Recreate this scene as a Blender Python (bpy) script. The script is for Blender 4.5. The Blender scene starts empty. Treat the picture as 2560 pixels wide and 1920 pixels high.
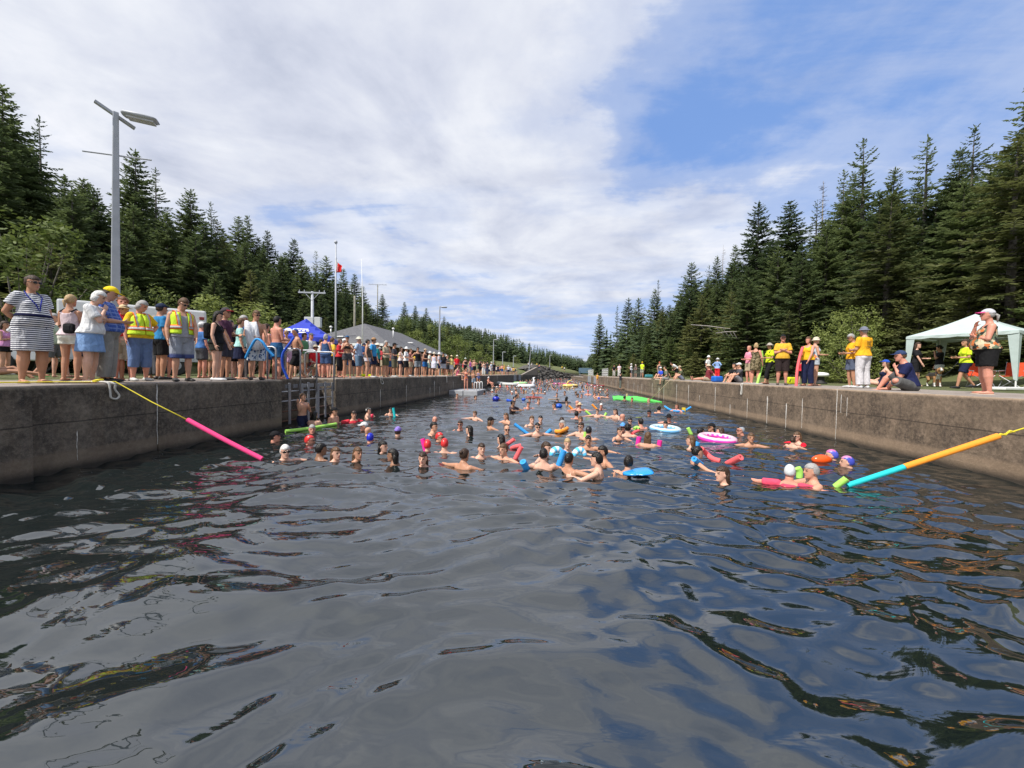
import bpy, bmesh, math, random
import numpy as np
from mathutils import Vector, Matrix, Euler
D=bpy.data; SC=bpy.context.scene; COL=SC.collection
PI=math.pi
# ---------------- camera ----------------
FP=962.0; CAMH=1.65; DECK=1.37
_v=Vector((100/FP,25/FP,-1)).normalized()
_v2=Vector((1280/FP,-(935+.0148*1180-960)/FP,-1))
_z=_v2.cross(_v).normalized(); _x=_v.cross(_z).normalized()
R=Matrix((_x,_v,_z))
cam=D.cameras.new('camera'); camo=D.objects.new('camera',cam); COL.objects.link(camo)
camo.matrix_world=Matrix.Translation((0,0,CAMH))@R.to_4x4()
cam.sensor_width=36; cam.lens=36*FP/2560; cam.clip_start=.05; cam.clip_end=6000
SC.camera=camo
def ray(px,py): return (R@Vector(((px-1280)/FP,-(py-960)/FP,-1)))
def onz(px,py,z=0.):
    d=ray(px,py); return Vector((0,0,CAMH))+d*((z-CAMH)/d.z)
def onx(px,py,x):
    d=ray(px,py); return Vector((0,0,CAMH))+d*(x/d.x)
def ony(px,py,y):
    d=ray(px,py); return Vector((0,0,CAMH))+d*(y/d.y)
def depthpt(px,py,dep):
    return Vector((0,0,CAMH))+ray(px,py)*dep
def proj(p):
    c=R.transposed()@(Vector(p)-Vector((0,0,CAMH)))
    return (1280-FP*c.x/c.z, 960+FP*c.y/c.z, -c.z)
# ---------------- light and sky ----------------
SUN_EL=math.radians(54); SUN_AZ=math.radians(222)   # azimuth clockwise from +Y
W=D.worlds.new('World'); SC.world=W; W.use_nodes=True
nt=W.node_tree; nt.nodes.clear()
class N:
    """tiny node helper"""
    def __init__(s,t): s.t=t
    def __call__(s,typ,ins=None,**kw):
        n=s.t.nodes.new('ShaderNode'+typ)
        for k,v in kw.items(): setattr(n,k,v)
        if ins:
            for k,v in ins.items():
                sock=n.inputs[k]
                if isinstance(v,bpy.types.NodeSocket): s.t.links.new(v,sock)
                else: sock.default_value=v
        return n
    def math(s,op,a,b=0.,c=None,clamp=False):
        n=s.t.nodes.new('ShaderNodeMath'); n.operation=op; n.use_clamp=clamp
        for i,v in enumerate([a,b]+([c] if c is not None else [])):
            if isinstance(v,bpy.types.NodeSocket): s.t.links.new(v,n.inputs[i])
            else: n.inputs[i].default_value=v
        return n.outputs[0]
    def ramp(s,fac,stops,interp='LINEAR'):
        n=s.t.nodes.new('ShaderNodeValToRGB'); s.t.links.new(fac,n.inputs[0]); r=n.color_ramp; r.interpolation=interp
        while len(r.elements)<len(stops): r.elements.new(.5)
        for e,(p,c) in zip(r.elements,stops):
            e.position=p; e.color=(c,c,c,1) if not hasattr(c,'__len__') else (*c,1)
        return n.outputs[0]
    def mix(s,f,a,b,blend='MIX'):
        n=s.t.nodes.new('ShaderNodeMix'); n.data_type='RGBA'; n.blend_type=blend
        for k,v in ((0,f),(6,a),(7,b)):
            if isinstance(v,bpy.types.NodeSocket): s.t.links.new(v,n.inputs[k])
            else: n.inputs[k].default_value=v if k==0 else (*v,1)
        return n.outputs[2]
n=N(nt)
sky=n('TexSky',sky_type='NISHITA',sun_disc=False,sun_elevation=SUN_EL,sun_rotation=SUN_AZ,altitude=0,air_density=1.0,dust_density=.6,ozone_density=2.2)
tc=n('TexCoord').outputs['Generated']
sep=n('SeparateXYZ',{0:tc}); dx,dy,dz=sep.outputs
zz=n.math('ADD',n.math('MAXIMUM',dz,0.),.12)
u=n.math('DIVIDE',dx,zz); v=n.math('DIVIDE',dy,zz)
uv=n('CombineXYZ',{0:u,1:v,2:0.}).outputs[0]
n1=n('TexNoise',{'Vector':uv,'Scale':.9,'Detail':9.,'Roughness':.6,'Distortion':.35}).outputs[0]
mp=n('Mapping',{'Vector':uv,'Rotation':(0,0,math.radians(-38)),'Scale':(.55,2.2,1)}).outputs[0]
n2=n('TexNoise',{'Vector':mp,'Scale':1.1,'Detail':8.,'Roughness':.62,'Distortion':.5}).outputs[0]
n3=n('TexNoise',{'Vector':uv,'Scale':4.5,'Detail':7.,'Roughness':.6}).outputs[0]
cl=n.math('ADD',n.math('MULTIPLY',n1,.55),n.math('MULTIPLY',n2,.45))
cl=n.math('ADD',cl,n.math('MULTIPLY',n.math('SUBTRACT',n3,.5),.16))
# open blue patch of sky, in sky directions (to the right of the canal, high up)
def blob(azel,size,amp,st=1.):
    # azel: photo pixel whose direction is the patch centre
    d=ray(*azel).normalized(); uu=d.x/(max(d.z,0)+.12); vv=d.y/(max(d.z,0)+.12)
    a=n.math('SUBTRACT',u,uu); b=n.math('MULTIPLY',n.math('SUBTRACT',v,vv),st)
    r=n.math('SQRT',n.math('ADD',n.math('MULTIPLY',a,a),n.math('MULTIPLY',b,b)))
    m=n('MapRange',{0:r,1:0.,2:size,3:amp,4:0.},interpolation_type='SMOOTHSTEP').outputs[0]
    return m
op=blob((1780,250),.85,.11)
op=n.math('ADD',op,blob((1580,410),.66,.13))
op=n.math('ADD',op,blob((2250,150),.9,.05))
op=n.math('ADD',op,blob((2000,30),.8,.07))
op=n.math('ADD',op,blob((1500,800),5.0,.16,.6))
op=n.math('SUBTRACT',op,blob((1500,600),1.3,.22,.8))
op=n.math('SUBTRACT',op,blob((600,200),1.8,.16))
op=n.math('SUBTRACT',op,blob((1000,-900),.9,.22))
cov=n.math('SUBTRACT',cl,op)
cm=n.ramp(cov,[(.22,0.04),(.34,.36),(.43,.80),(.56,.97)],'EASE')
sh=n('TexNoise',{'Vector':uv,'Scale':1.5,'Detail':6.,'Roughness':.55,'Distortion':.6}).outputs[0]
shade=n.ramp(n.math('ADD',n.math('MULTIPLY',sh,.75),n.math('MULTIPLY',n3,.25)),[(.33,(3.1,3.35,4.1)),(.45,(4.1,4.3,4.95)),(.57,(5.0,5.15,5.55)),(.72,(6.0,6.0,6.2))])
skyc=n.mix(.72,sky.outputs[0],(1.15,2.25,5.0))
lowm=n('MapRange',{0:dz,1:0.,2:.42,3:.62,4:0.},interpolation_type='SMOOTHSTEP').outputs[0]
skyc=n.mix(lowm,skyc,(3.0,3.9,6.0))
colr=n.mix(cm,skyc,shade)
bg=n('Background',{'Color':colr,'Strength':.133}); out=n('OutputWorld',{0:bg.outputs[0]})
sun=D.lights.new('sun','SUN'); sun.energy=4.4; sun.angle=math.radians(.6); sun.color=(1,.95,.87)
suno=D.objects.new('sun',sun); COL.objects.link(suno)
sd=Vector((math.sin(SUN_AZ)*math.cos(SUN_EL),math.cos(SUN_AZ)*math.cos(SUN_EL),math.sin(SUN_EL)))
suno.rotation_euler=sd.to_track_quat('Z','Y').to_euler(); suno.location=(0,-20,60)
SC.view_settings.view_transform='Standard'; SC.view_settings.look='None'; SC.view_settings.gamma=1; SC.view_settings.exposure=.36
# ---------------- helpers ----------------
def tag(o,label=None,cat=None,group=None,kind=None):
    if label: o['label']=label
    if cat: o['category']=cat
    if group: o['group']=group
    if kind: o['kind']=kind
    return o
def link(name,me,mats=None,parent=None,loc=None,rz=None,smooth=False):
    o=D.objects.new(name,me); COL.objects.link(o)
    if mats is not None:
        for m in (mats if isinstance(mats,(list,tuple)) else [mats]): me.materials.append(m)
    if parent: o.parent=parent
    if loc is not None: o.location=loc
    if rz is not None: o.rotation_euler=(0,0,rz)
    if smooth: me.polygons.foreach_set('use_smooth',[True]*len(me.polygons))
    return o
def empty(name,loc=(0,0,0),rz=0.,**kw):
    o=D.objects.new(name,None); COL.objects.link(o); o.location=loc; o.rotation_euler=(0,0,rz); o.empty_display_size=.1
    return tag(o,**kw)
def copy_tree(o,parent=None,loc=None,rz=None,sc=None,label=None):
    c=o.copy(); COL.objects.link(c); c.parent=parent
    if loc is not None: c.location=loc
    if rz is not None: c.rotation_euler=(0,0,rz)
    if sc is not None: c.scale=sc if hasattr(sc,'__len__') else (sc,)*3
    if label: c['label']=label
    for ch in list(o.children): copy_tree(ch,c)
    return c
class MB:
    def __init__(s): s.v=[]; s.f=[]; s.mi=[]; s.m=0
    def add(s,vs,fs):
        b=len(s.v); s.v+= [tuple(p) for p in vs]; s.f+=[tuple(i+b for i in f) for f in fs]; s.mi+=[s.m]*len(fs)
    def box(s,c,d,M=None,bev=0.):
        x,y,z=d[0]/2,d[1]/2,d[2]/2; c=Vector(c)
        if bev<=0:
            vs=[Vector((a,b,e)) for a in(-x,x) for b in(-y,y) for e in(-z,z)]
            fs=[(0,1,3,2),(4,6,7,5),(0,4,5,1),(2,3,7,6),(0,2,6,4),(1,5,7,3)]
        else:
            bm=bmesh.new(); bmesh.ops.create_cube(bm,size=1)
            for v in bm.verts: v.co=Vector((v.co.x*2*x,v.co.y*2*y,v.co.z*2*z))
            bmesh.ops.bevel(bm,geom=bm.edges[:],offset=bev,segments=2,affect='EDGES',profile=.6)
            bm.verts.index_update(); vs=[v.co.copy() for v in bm.verts]; fs=[[v.index for v in f.verts] for f in bm.faces]; bm.free()
        s.add([(c+(M@p if M else p)) for p in vs],fs)
    def bar(s,a,b,w,h=None):
        a=Vector(a);b=Vector(b);d=b-a;L=d.length; h=h or w
        q=d.to_track_quat('Z','Y').to_matrix(); s.box((a+b)/2,(w,h,L),q)
    def tube(s,pts,r,k=8,cap=True,closed=False):
        pts=[Vector(p) for p in pts]; n_=len(pts); rs=r if hasattr(r,'__len__') else [r]*n_
        b=len(s.v); ref=None; vs=[];fs=[]
        for i,p in enumerate(pts):
            if closed: t=(pts[(i+1)%n_]-pts[i-1])
            else: t=(pts[min(i+1,n_-1)]-pts[max(i-1,0)])
            t=t.normalized() if t.length>1e-9 else Vector((0,0,1))
            if ref is None: ref=t.orthogonal().normalized()
            ref=(ref-t*ref.dot(t)); ref=ref.normalized() if ref.length>1e-6 else t.orthogonal().normalized()
            q=t.cross(ref)
            for j in range(k):
                a=2*PI*j/k; vs.append(p+(ref*math.cos(a)+q*math.sin(a))*rs[i])
        m=n_ if closed else n_-1
        for i in range(m):
            for j in range(k):
                i2=(i+1)%n_; fs.append((i*k+j,i*k+(j+1)%k,i2*k+(j+1)%k,i2*k+j))
        if cap and not closed:
            fs.append(tuple(range(k))[::-1]); fs.append(tuple((n_-1)*k+j for j in range(k)))
        s.add(vs,fs)
    def lathe(s,prof,c=(0,0,0),k=20,M=None):
        c=Vector(c); vs=[];fs=[]
        for r,z in prof:
            for j in range(k):
                a=2*PI*j/k; p=Vector((r*math.cos(a),r*math.sin(a),z)); vs.append(c+(M@p if M else p))
        for i in range(len(prof)-1):
            for j in range(k): fs.append((i*k+j,i*k+(j+1)%k,(i+1)*k+(j+1)%k,(i+1)*k+j))
        if prof[0][0]>1e-4: fs.append(tuple(range(k))[::-1])
        if prof[-1][0]>1e-4: fs.append(tuple((len(prof)-1)*k+j for j in range(k)))
        s.add(vs,fs)
    def ell(s,c,r,M=None,k=12,h=8):
        c=Vector(c); vs=[Vector((0,0,-r[2]))];fs=[]
        for i in range(1,h):
            t=-PI/2+PI*i/h
            for j in range(k):
                a=2*PI*j/k; vs.append(Vector((r[0]*math.cos(t)*math.cos(a),r[1]*math.cos(t)*math.sin(a),r[2]*math.sin(t))))
        vs.append(Vector((0,0,r[2])))
        for j in range(k): fs.append((0,1+(j+1)%k,1+j))
        for i in range(h-2):
            for j in range(k): fs.append((1+i*k+j,1+i*k+(j+1)%k,1+(i+1)*k+(j+1)%k,1+(i+1)*k+j))
        l=len(vs)-1
        for j in range(k): fs.append((l,1+(h-2)*k+j,1+(h-2)*k+(j+1)%k))
        s.add([c+(M@p if M else p) for p in vs],fs)
    def mesh(s,name='m'):
        me=D.meshes.new(name); me.from_pydata(s.v,[],s.f); me.update()
        if any(s.mi): me.polygons.foreach_set('material_index',s.mi)
        return me
    def build(s,name,mats,parent=None,smooth=False,loc=None,rz=None,bevel=0):
        o=link(name,s.mesh(name),mats,parent,loc,rz,smooth)
        if bevel:
            b=o.modifiers.new('b','BEVEL'); b.width=bevel; b.segments=2; b.limit_method='ANGLE'
        return o
def fixn(me):
    bm=bmesh.new(); bm.from_mesh(me); bmesh.ops.recalc_face_normals(bm,faces=bm.faces); bm.to_mesh(me); bm.free(); return me
_mc={}
def mat(name,col=(.5,.5,.5),rough=.6,metal=0.,var=.0,vs=8.,bump=0.,bs=60.,spec=.5,coord='Object',sss=0.,rnd=0.):
    key=(name,)
    if key in _mc: return _mc[key]
    m=D.materials.new(name); m.use_nodes=True; t=m.node_tree; b=t.nodes['Principled BSDF']; n=N(t)
    b.inputs['Roughness'].default_value=rough; b.inputs['Metallic'].default_value=metal; b.inputs['Specular IOR Level'].default_value=spec
    c=(*col,1); b.inputs['Base Color'].default_value=c
    tcn=n('TexCoord').outputs[coord] if (var or bump) else None
    if var:
        nz=n('TexNoise',{'Vector':tcn,'Scale':vs,'Detail':5.,'Roughness':.6}).outputs[0]
        lo=tuple(x*(1-var) for x in col); hi=tuple(min(1,x*(1+var)) for x in col)
        o_=n.ramp(nz,[(.3,lo),(.7,hi)]); t.links.new(o_,b.inputs['Base Color'])
    if bump:
        nz=n('TexNoise',{'Vector':tcn,'Scale':bs,'Detail':4.}).outputs[0]
        bb=n('Bump',{'Height':nz,'Strength':bump,'Distance':.02}); t.links.new(bb.outputs[0],b.inputs['Normal'])
    if sss: b.inputs['Subsurface Weight'].default_value=sss; b.inputs['Subsurface Radius'].default_value=(.02,.008,.004)
    _mc[key]=m; return m
# ---------------- materials of the place ----------------
def m_concrete(name,base,dark,warm):
    m=D.materials.new(name); m.use_nodes=True; t=m.node_tree; b=t.nodes['Principled BSDF']; n=N(t)
    g=n('NewGeometry'); P=g.outputs['Position']
    sx=n('SeparateXYZ',{0:P})
    a=n('TexNoise',{'Vector':P,'Scale':1.05,'Detail':8.,'Roughness':.72}).outputs[0]
    f=n('TexNoise',{'Vector':P,'Scale':14.,'Detail':6.,'Roughness':.75}).outputs[0]
    sp=n('TexNoise',{'Vector':P,'Scale':70.,'Detail':3.,'Roughness':.8}).outputs[0]
    st=n('Mapping',{'Vector':P,'Scale':(3.,3.,.25)}).outputs[0]
    s=n('TexNoise',{'Vector':st,'Scale':2.2,'Detail':5.,'Roughness':.7}).outputs[0]
    c=n.mix(n.ramp(a,[(.40,0),(.60,1)]),dark,base)
    c=n.mix(n.math('MULTIPLY',n.ramp(s,[(.42,0),(.62,1)]),.55),c,warm)
    md=n('TexNoise',{'Vector':P,'Scale':3.1,'Detail':8.,'Roughness':.8}).outputs[0]
    c=n.mix(n.math('MULTIPLY',n.ramp(md,[(.40,1),(.52,0)]),.60),c,dark)
    c=n.mix(n.math('MULTIPLY',n.ramp(md,[(.55,0),(.68,1)]),.55),c,tuple(x*2.0 for x in base))
    c=n.mix(n.math('MULTIPLY',n.ramp(f,[(.45,0),(.7,1)]),.5),c,tuple(x*1.9 for x in base))
    c=n.mix(n.math('MULTIPLY',n.ramp(sp,[(.60,0),(.72,1)]),.42),c,tuple(min(1,x*3.2) for x in base))
    c=n.mix(n.math('MULTIPLY',n.ramp(sp,[(.30,1),(.40,0)]),.5),c,tuple(x*.4 for x in dark))
    # pour line and tide band left by the water
    wob=n.math('MULTIPLY',n.math('SUBTRACT',a,.5),.10)
    zt=n.math('ADD',sx.outputs[2],wob)
    band=n('MapRange',{0:zt,1:.34,2:.28,3:0.,4:1.}).outputs[0]
    c=n.mix(n.math('MULTIPLY',band,.5),c,tuple(x*1.9 for x in warm))
    ln=n.math('ABSOLUTE',n.math('SUBTRACT',n.math('ADD',sx.outputs[2],n.math('MULTIPLY',a,.05)),.80))
    c=n.mix(n('MapRange',{0:ln,1:.004,2:.016,3:.75,4:0.}).outputs[0],c,tuple(x*.4 for x in dark))
    c=n.mix(n.math('MULTIPLY',n('MapRange',{0:n.math('ADD',sx.outputs[2],n.math('MULTIPLY',md,.12)),1:1.36,2:1.42,3:0.,4:1.}).outputs[0],.7),c,tuple(x*2.6 for x in base))
    wet=n('MapRange',{0:zt,1:.17,2:.03,3:0.,4:1.}).outputs[0]
    c=n.mix(n.math('MULTIPLY',wet,.85),c,(.012,.011,.009))
    up=n('SeparateXYZ',{0:g.outputs['Normal']}).outputs[2]
    topc=n.mix(n.ramp(n('TexNoise',{'Vector':P,'Scale':2.5,'Detail':7.,'Roughness':.7}).outputs[0],[(.3,0),(.7,1)]),(.20,.165,.14),(.36,.31,.27))
    topc=n.mix(n.math('MULTIPLY',n.ramp(sp,[(.5,0),(.7,1)]),.5),topc,(.13,.11,.1))
    c=n.mix(n.ramp(up,[(.5,0),(.8,1)]),c,topc)
    t.links.new(c,b.inputs['Base Color']); b.inputs['Roughness'].default_value=.88
    h=n.math('ADD',n.math('MULTIPLY',f,.7),n.math('MULTIPLY',sp,.5))
    bb=n('Bump',{'Height':h,'Strength':.65,'Distance':.03}); t.links.new(bb.outputs[0],b.inputs['Normal'])
    return m
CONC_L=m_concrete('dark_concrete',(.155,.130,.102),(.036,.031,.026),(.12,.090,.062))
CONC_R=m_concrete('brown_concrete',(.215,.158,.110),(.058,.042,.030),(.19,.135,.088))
def m_ground():
    m=D.materials.new('grass_ground'); m.use_nodes=True; t=m.node_tree; b=t.nodes['Principled BSDF']; n=N(t)
    P=n('NewGeometry').outputs['Position']
    a=n('TexNoise',{'Vector':P,'Scale':.35,'Detail':7.,'Roughness':.7}).outputs[0]
    f=n('TexNoise',{'Vector':P,'Scale':25.,'Detail':4.,'Roughness':.8}).outputs[0]
    c=n.ramp(a,[(.3,(.055,.085,.022)),(.5,(.12,.14,.04)),(.7,(.24,.20,.09))])
    c=n.mix(.5,c,n.ramp(f,[(.3,(.03,.05,.012)),(.7,(.20,.20,.08))]))
    t.links.new(c,b.inputs['Base Color']); b.inputs['Roughness'].default_value=.95
    bb=n('Bump',{'Height':f,'Strength':1.,'Distance':.06}); t.links.new(bb.outputs[0],b.inputs['Normal'])
    return m
GROUND=m_ground()
def m_water():
    m=D.materials.new('dark_canal_water'); m.use_nodes=True; t=m.node_tree; b=t.nodes['Principled BSDF']; n=N(t)
    P=n('NewGeometry').outputs['Position']
    b.inputs['Base Color'].default_value=(.007,.011,.011,1); b.inputs['Roughness'].default_value=.02; b.inputs['IOR'].default_value=2.25
    sy=n('SeparateXYZ',{0:P}).outputs[1]
    mp=n('Mapping',{'Vector':P,'Scale':(.62,1.7,1.)}).outputs[0]
    a=n('TexNoise',{'Vector':mp,'Scale':3.2,'Detail':3.,'Roughness':.5,'Distortion':.4}).outputs[0]
    c=n('TexNoise',{'Vector':mp,'Scale':.9,'Detail':3.,'Roughness':.5}).outputs[0]
    k=n('MapRange',{0:sy,1:3.,2:14.,3:.22,4:1.}).outputs[0]
    h=n.math('MULTIPLY',n.math('ADD',a,n.math('MULTIPLY',c,1.5)),k)
    bb=n('Bump',{'Height':h,'Strength':1.,'Distance':.030}); t.links.new(bb.outputs[0],b.inputs['Normal'])
    return m
WATER=m_water()
def m_leaf(name,c1,c2,rough=.65,trans=.33,sc=.9):
    m=D.materials.new(name); m.use_nodes=True; t=m.node_tree; b=t.nodes['Principled BSDF']; n=N(t)
    tcn=n('TexCoord').outputs['Object']; rnd=n('ObjectInfo').outputs['Random']
    a=n('TexNoise',{'Vector':tcn,'Scale':sc,'Detail':4.,'Roughness':.7}).outputs[0]
    f=n.math('ADD',n.math('MULTIPLY',a,.75),n.math('MULTIPLY',rnd,.38))
    c=n.ramp(f,[(.3,c1),(.85,c2)])
    t.links.new(c,b.inputs['Base Color']); b.inputs['Roughness'].default_value=rough; b.inputs['Specular IOR Level'].default_value=.3
    tr=n('BsdfTranslucent',{'Color':c}); mx=n('MixShader',{0:trans,1:b.outputs[0],2:tr.outputs[0]})
    t.links.new(mx.outputs[0],t.nodes['Material Output'].inputs[0]); return m
NEEDLE=m_leaf('spruce_needles',(.050,.080,.036),(.185,.230,.085))
NEEDLE_Y=m_leaf('young_spruce_needles',(.060,.10,.028),(.17,.21,.065))
NEEDLE_R=m_leaf('olive_spruce_needles',(.065,.084,.030),(.21,.22,.075))
LEAF=m_leaf('broad_leaves',(.085,.125,.028),(.25,.29,.08),trans=.35)
BARK=mat('grey_bark',(.13,.115,.10),.9,var=.5,vs=6,bump=.6,bs=20)
DEADW=mat('dead_grey_wood',(.32,.29,.27),.9,var=.35,vs=5,bump=.4,bs=20)
DEADN=m_leaf('dry_twigs',(.09,.075,.06),(.20,.17,.14))
# ---------------- terrain, water, walls ----------------
XL=-7.65; XR=7.5
def xl(y): return XL if y<95 else XL+(min(y,185)-95)*.25
def xr(y): return XR if y<93 else XR+(min(y,185)-93)*.085
def sstep(a,b,x):
    t=min(1,max(0,(x-a)/(b-a))); return t*t*(3-2*t)
def ground(x,y):
    if x<xl(y):
        d=xl(y)-x; z=DECK-.02
        z+=sstep(17,60,d)*16*(1-.55*sstep(50,140,y))+ sstep(22,120,d)*2
        if y>88: z+=sstep(88,112,y)*1.9*sstep(0.,3,d)+sstep(88,112,y)*sstep(2,14,d)*2.2
        z+=sstep(200,380,y)*3*sstep(5,50,d)
        return z
    if x>xr(y):
        d=x-xr(y); z=DECK-.02+sstep(8,44,d)*17+sstep(40,130,d)*6
        return z
    if y>205: return DECK+sstep(205,330,y)*8
    return -2.5
ys=[-40,-20,-10]+[-6+i*2 for i in range(50)]+[94+i*3 for i in range(45)]+[232,240,255,270,290,320,360,420,500,650,900,1400,2500]
def cols(y):
    a,b=xl(y),xr(y); L=[a-e for e in (2200,900,500,300,220,170,140,115,95,80,70,62,56,50,45,40,36,32,28,25,22,19,16,13,10,7,4,2,1.6,1.15)]
    M_=[a-1.1,b+.95]
    Rr=[b+e for e in (1.0,1.6,2.2,4,7,9,11,13,15,18,21,24,28,32,36,40,45,50,56,62,70,80,95,115,140,170,220,300,500,900,2200)]
    return L+M_+Rr
def make_ground():
    mb=MB(); nc=len(cols(0))
    for y in ys:
        cs=cols(y)
        for i,x in enumerate(cs):
            if y>205 and i in (30,31): z=ground(cs[29],y)*.5+ground(cs[32],y)*.5
            elif i in (30,31): z=-2.5
            else: z=ground(x,y)
            mb.v.append((x,y,z))
    for j in range(len(ys)-1):
        for i in range(nc-1): mb.f.append((j*nc+i,j*nc+i+1,(j+1)*nc+i+1,(j+1)*nc+i)); mb.mi.append(0)
    return mb.build('ground',GROUND,smooth=True)
tag(make_ground(),kind='structure')
def make_water():
    rng=np.random.RandomState(4)
    Y=[-6.]
    while Y[-1]<210: Y.append(Y[-1]+max(.032,abs(Y[-1])*.0062 if Y[-1]>5 else .032))
    Y=np.array(Y); nx=470
    U=np.linspace(0,1,nx)
    a=np.array([xl(y)-.3 for y in Y]); b=np.array([min(xr(y)+.3,120) for y in Y])
    X=a[:,None]+(b-a)[:,None]*U[None,:]; YY=np.repeat(Y[:,None],nx,1)
    dyv=np.maximum(.032,np.abs(YY)*.0062)
    Wx=X+.22*np.sin(YY*1.3+X*.7)+.12*np.sin(X*2.9+YY*.8+1.7)+.2*np.sin(X*.45-YY*.33); Wy=YY+.2*np.sin(X*1.5-YY*.6)+.11*np.sin(YY*2.7+X*1.1+.4)+.16*np.sin(X*.5+YY*.4+2)
    Z=np.zeros_like(X)
    for i in range(70):
        lam=.20*(1.5/.20)**(rng.rand()**1.25)
        th=PI/2+rng.normal()*.55+.05
        k=2*PI/lam; ph=rng.rand()*6.28
        amp=.0051*lam**.95
        fade=np.clip((lam/(dyv*5))-.4,0,1)
        env=.7+.5*np.sin(Wx*.31*math.cos(ph)+Wy*.37+ph)
        Z+=amp*fade*env*(np.exp(1.1*np.sin(k*(Wx*math.cos(th)+Wy*math.sin(th))+ph))-1.33)*.78
    # short busy ripples where people swim
    busy=np.clip((YY-3.)/5,0,1)*.75+.42+.40*np.clip((X-0.)/5,0,1)
    for i in range(34):
        lam=.13+.35*rng.rand(); th=PI/2+rng.normal()*.55; k=2*PI/lam; ph=rng.rand()*6.28
        fade=np.clip((lam/(dyv*5))-.4,0,1)
        env=np.clip(.6+.8*np.sin(Wx*.5*math.cos(ph*3)+Wy*.5*math.sin(ph*2)+ph),0,2)
        Z+=0.0022*lam/.3*fade*busy*env*np.sin(k*(X*math.cos(th)*.8+YY*math.sin(th)*1.1)+ph)
    ny=len(Y); co=np.stack([X,YY,Z],-1).reshape(-1,3).astype(np.float32)
    idx=np.arange(ny*nx).reshape(ny,nx)
    q=np.stack([idx[:-1,:-1],idx[:-1,1:],idx[1:,1:],idx[1:,:-1]],-1).reshape(-1,4)
    me=D.meshes.new('water'); me.vertices.add(len(co)); me.vertices.foreach_set('co',co.ravel())
    me.loops.add(q.size); me.loops.foreach_set('vertex_index',q.ravel().astype(np.int32))
    me.polygons.add(len(q)); me.polygons.foreach_set('loop_start',np.arange(0,q.size,4,dtype=np.int32)); me.update(calc_edges=True); me.validate()
    me.polygons.foreach_set('use_smooth',np.ones(len(q),dtype=bool))
    return link('water',me,WATER)
tag(make_water(),kind='structure')
# ---------------- quay walls ----------------
def Yon(px,x,py=960): return onx(px,py,x).y
RL0,RL1=Yon(706,XL),Yon(840,XL)       # ladder recess in the left wall
RR0,RR1=Yon(1562,XR),Yon(1546,XR)
def wall_piece(mb,x0,s,y0,y1,wid=2.9,top=DECK,prot=0.,bev=.035):
    # s=-1 left side, +1 right side ; face at x0
    xf=x0-s*prot; xb=x0+s*wid
    mb.box(((xf+xb)/2,(y0+y1)/2,(top-2.6)/2),(abs(xb-xf),y1-y0-.014,top+2.6),bev=bev)
def streaks(side,items,parent,name='lime_streak'):
    """white mineral drips that ran down the face, each slightly proud of the concrete"""
    rng=random.Random(7+side)
    for k,(px,t0,t1,w) in enumerate(items):
        x=XL if side<0 else XR; y=Yon(px,x); xf=x-side*.006
        mb=MB(); z0=DECK*t0; z1=DECK*t1; pts=[];m=9
        L_=[];R_=[]
        for i in range(m+1):
            t=i/m; z=z1+(z0-z1)*t; ww=w*(.18+.82*t**1.5)*(1 if i<m else .25)*(.75+.5*rng.random())*.5; o=.006*rng.uniform(-1,1)
            L_.append((xf,y-ww+o,z)); R_.append((xf,y+ww*.8+o,z))
        vs=L_+R_+[(a+side*.008,b,c) for a,b,c in L_+R_]; fs=[]
        q=m+1
        for i in range(m):
            fs.append((i,i+1,q+i+1,q+i)); fs.append((i,i+1,2*q+i+1,2*q+i)); fs.append((q+i,q+i+1,3*q+i+1,3*q+i))
        mb.add(vs,fs); mb.build(name,LIME,parent)
LIME=mat('lime_deposit',(.62,.60,.56),.9,var=.45,vs=30,bump=.3)
lw=empty('quay_wall',(XL,0,0),label='long dark concrete canal wall on the left with stained face and recessed ladder bay',cat='wall')
lw.location=(0,0,0)
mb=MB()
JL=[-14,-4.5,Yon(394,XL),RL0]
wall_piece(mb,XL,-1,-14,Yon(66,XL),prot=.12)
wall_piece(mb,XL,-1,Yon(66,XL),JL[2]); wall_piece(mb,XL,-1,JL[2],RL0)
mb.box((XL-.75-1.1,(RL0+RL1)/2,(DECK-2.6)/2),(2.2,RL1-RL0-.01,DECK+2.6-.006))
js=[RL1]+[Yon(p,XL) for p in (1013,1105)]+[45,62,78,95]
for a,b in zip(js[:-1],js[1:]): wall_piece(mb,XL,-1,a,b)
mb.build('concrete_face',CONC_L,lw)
streaks(-1,[(951,.62,.05,.05),(1016,.7,.05,.06),(1075,.5,.08,.07),(1086,.8,.05,.10),(1099,.5,.1,.06),(1133,.7,.2,.1),(392,.98,.12,.028),(190,.45,.1,.012),(1180,.9,.3,.2),(1243,.95,.5,.3)],lw)
rw=empty('quay_wall',(0,0,0),label='long brown concrete canal wall on the right with white mineral drips down its face',cat='wall')
mb=MB()
js=[-14,Yon(2092,XR),Yon(1873,XR),RR0]
for a,b in zip(js[:-1],js[1:]): wall_piece(mb,XR,1,a,b)
mb.box((XR+.6+1.1,(RR0+RR1)/2,(DECK-2.6)/2),(2.2,RR1-RR0-.01,DECK+2.6-.006))
js=[RR1,54,66,80,94]
for a,b in zip(js[:-1],js[1:]): wall_piece(mb,XR,1,a,b)
wall_piece(mb,XR,1,94,172,top=.95)
mb.build('concrete_face',CONC_R,rw)
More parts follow.
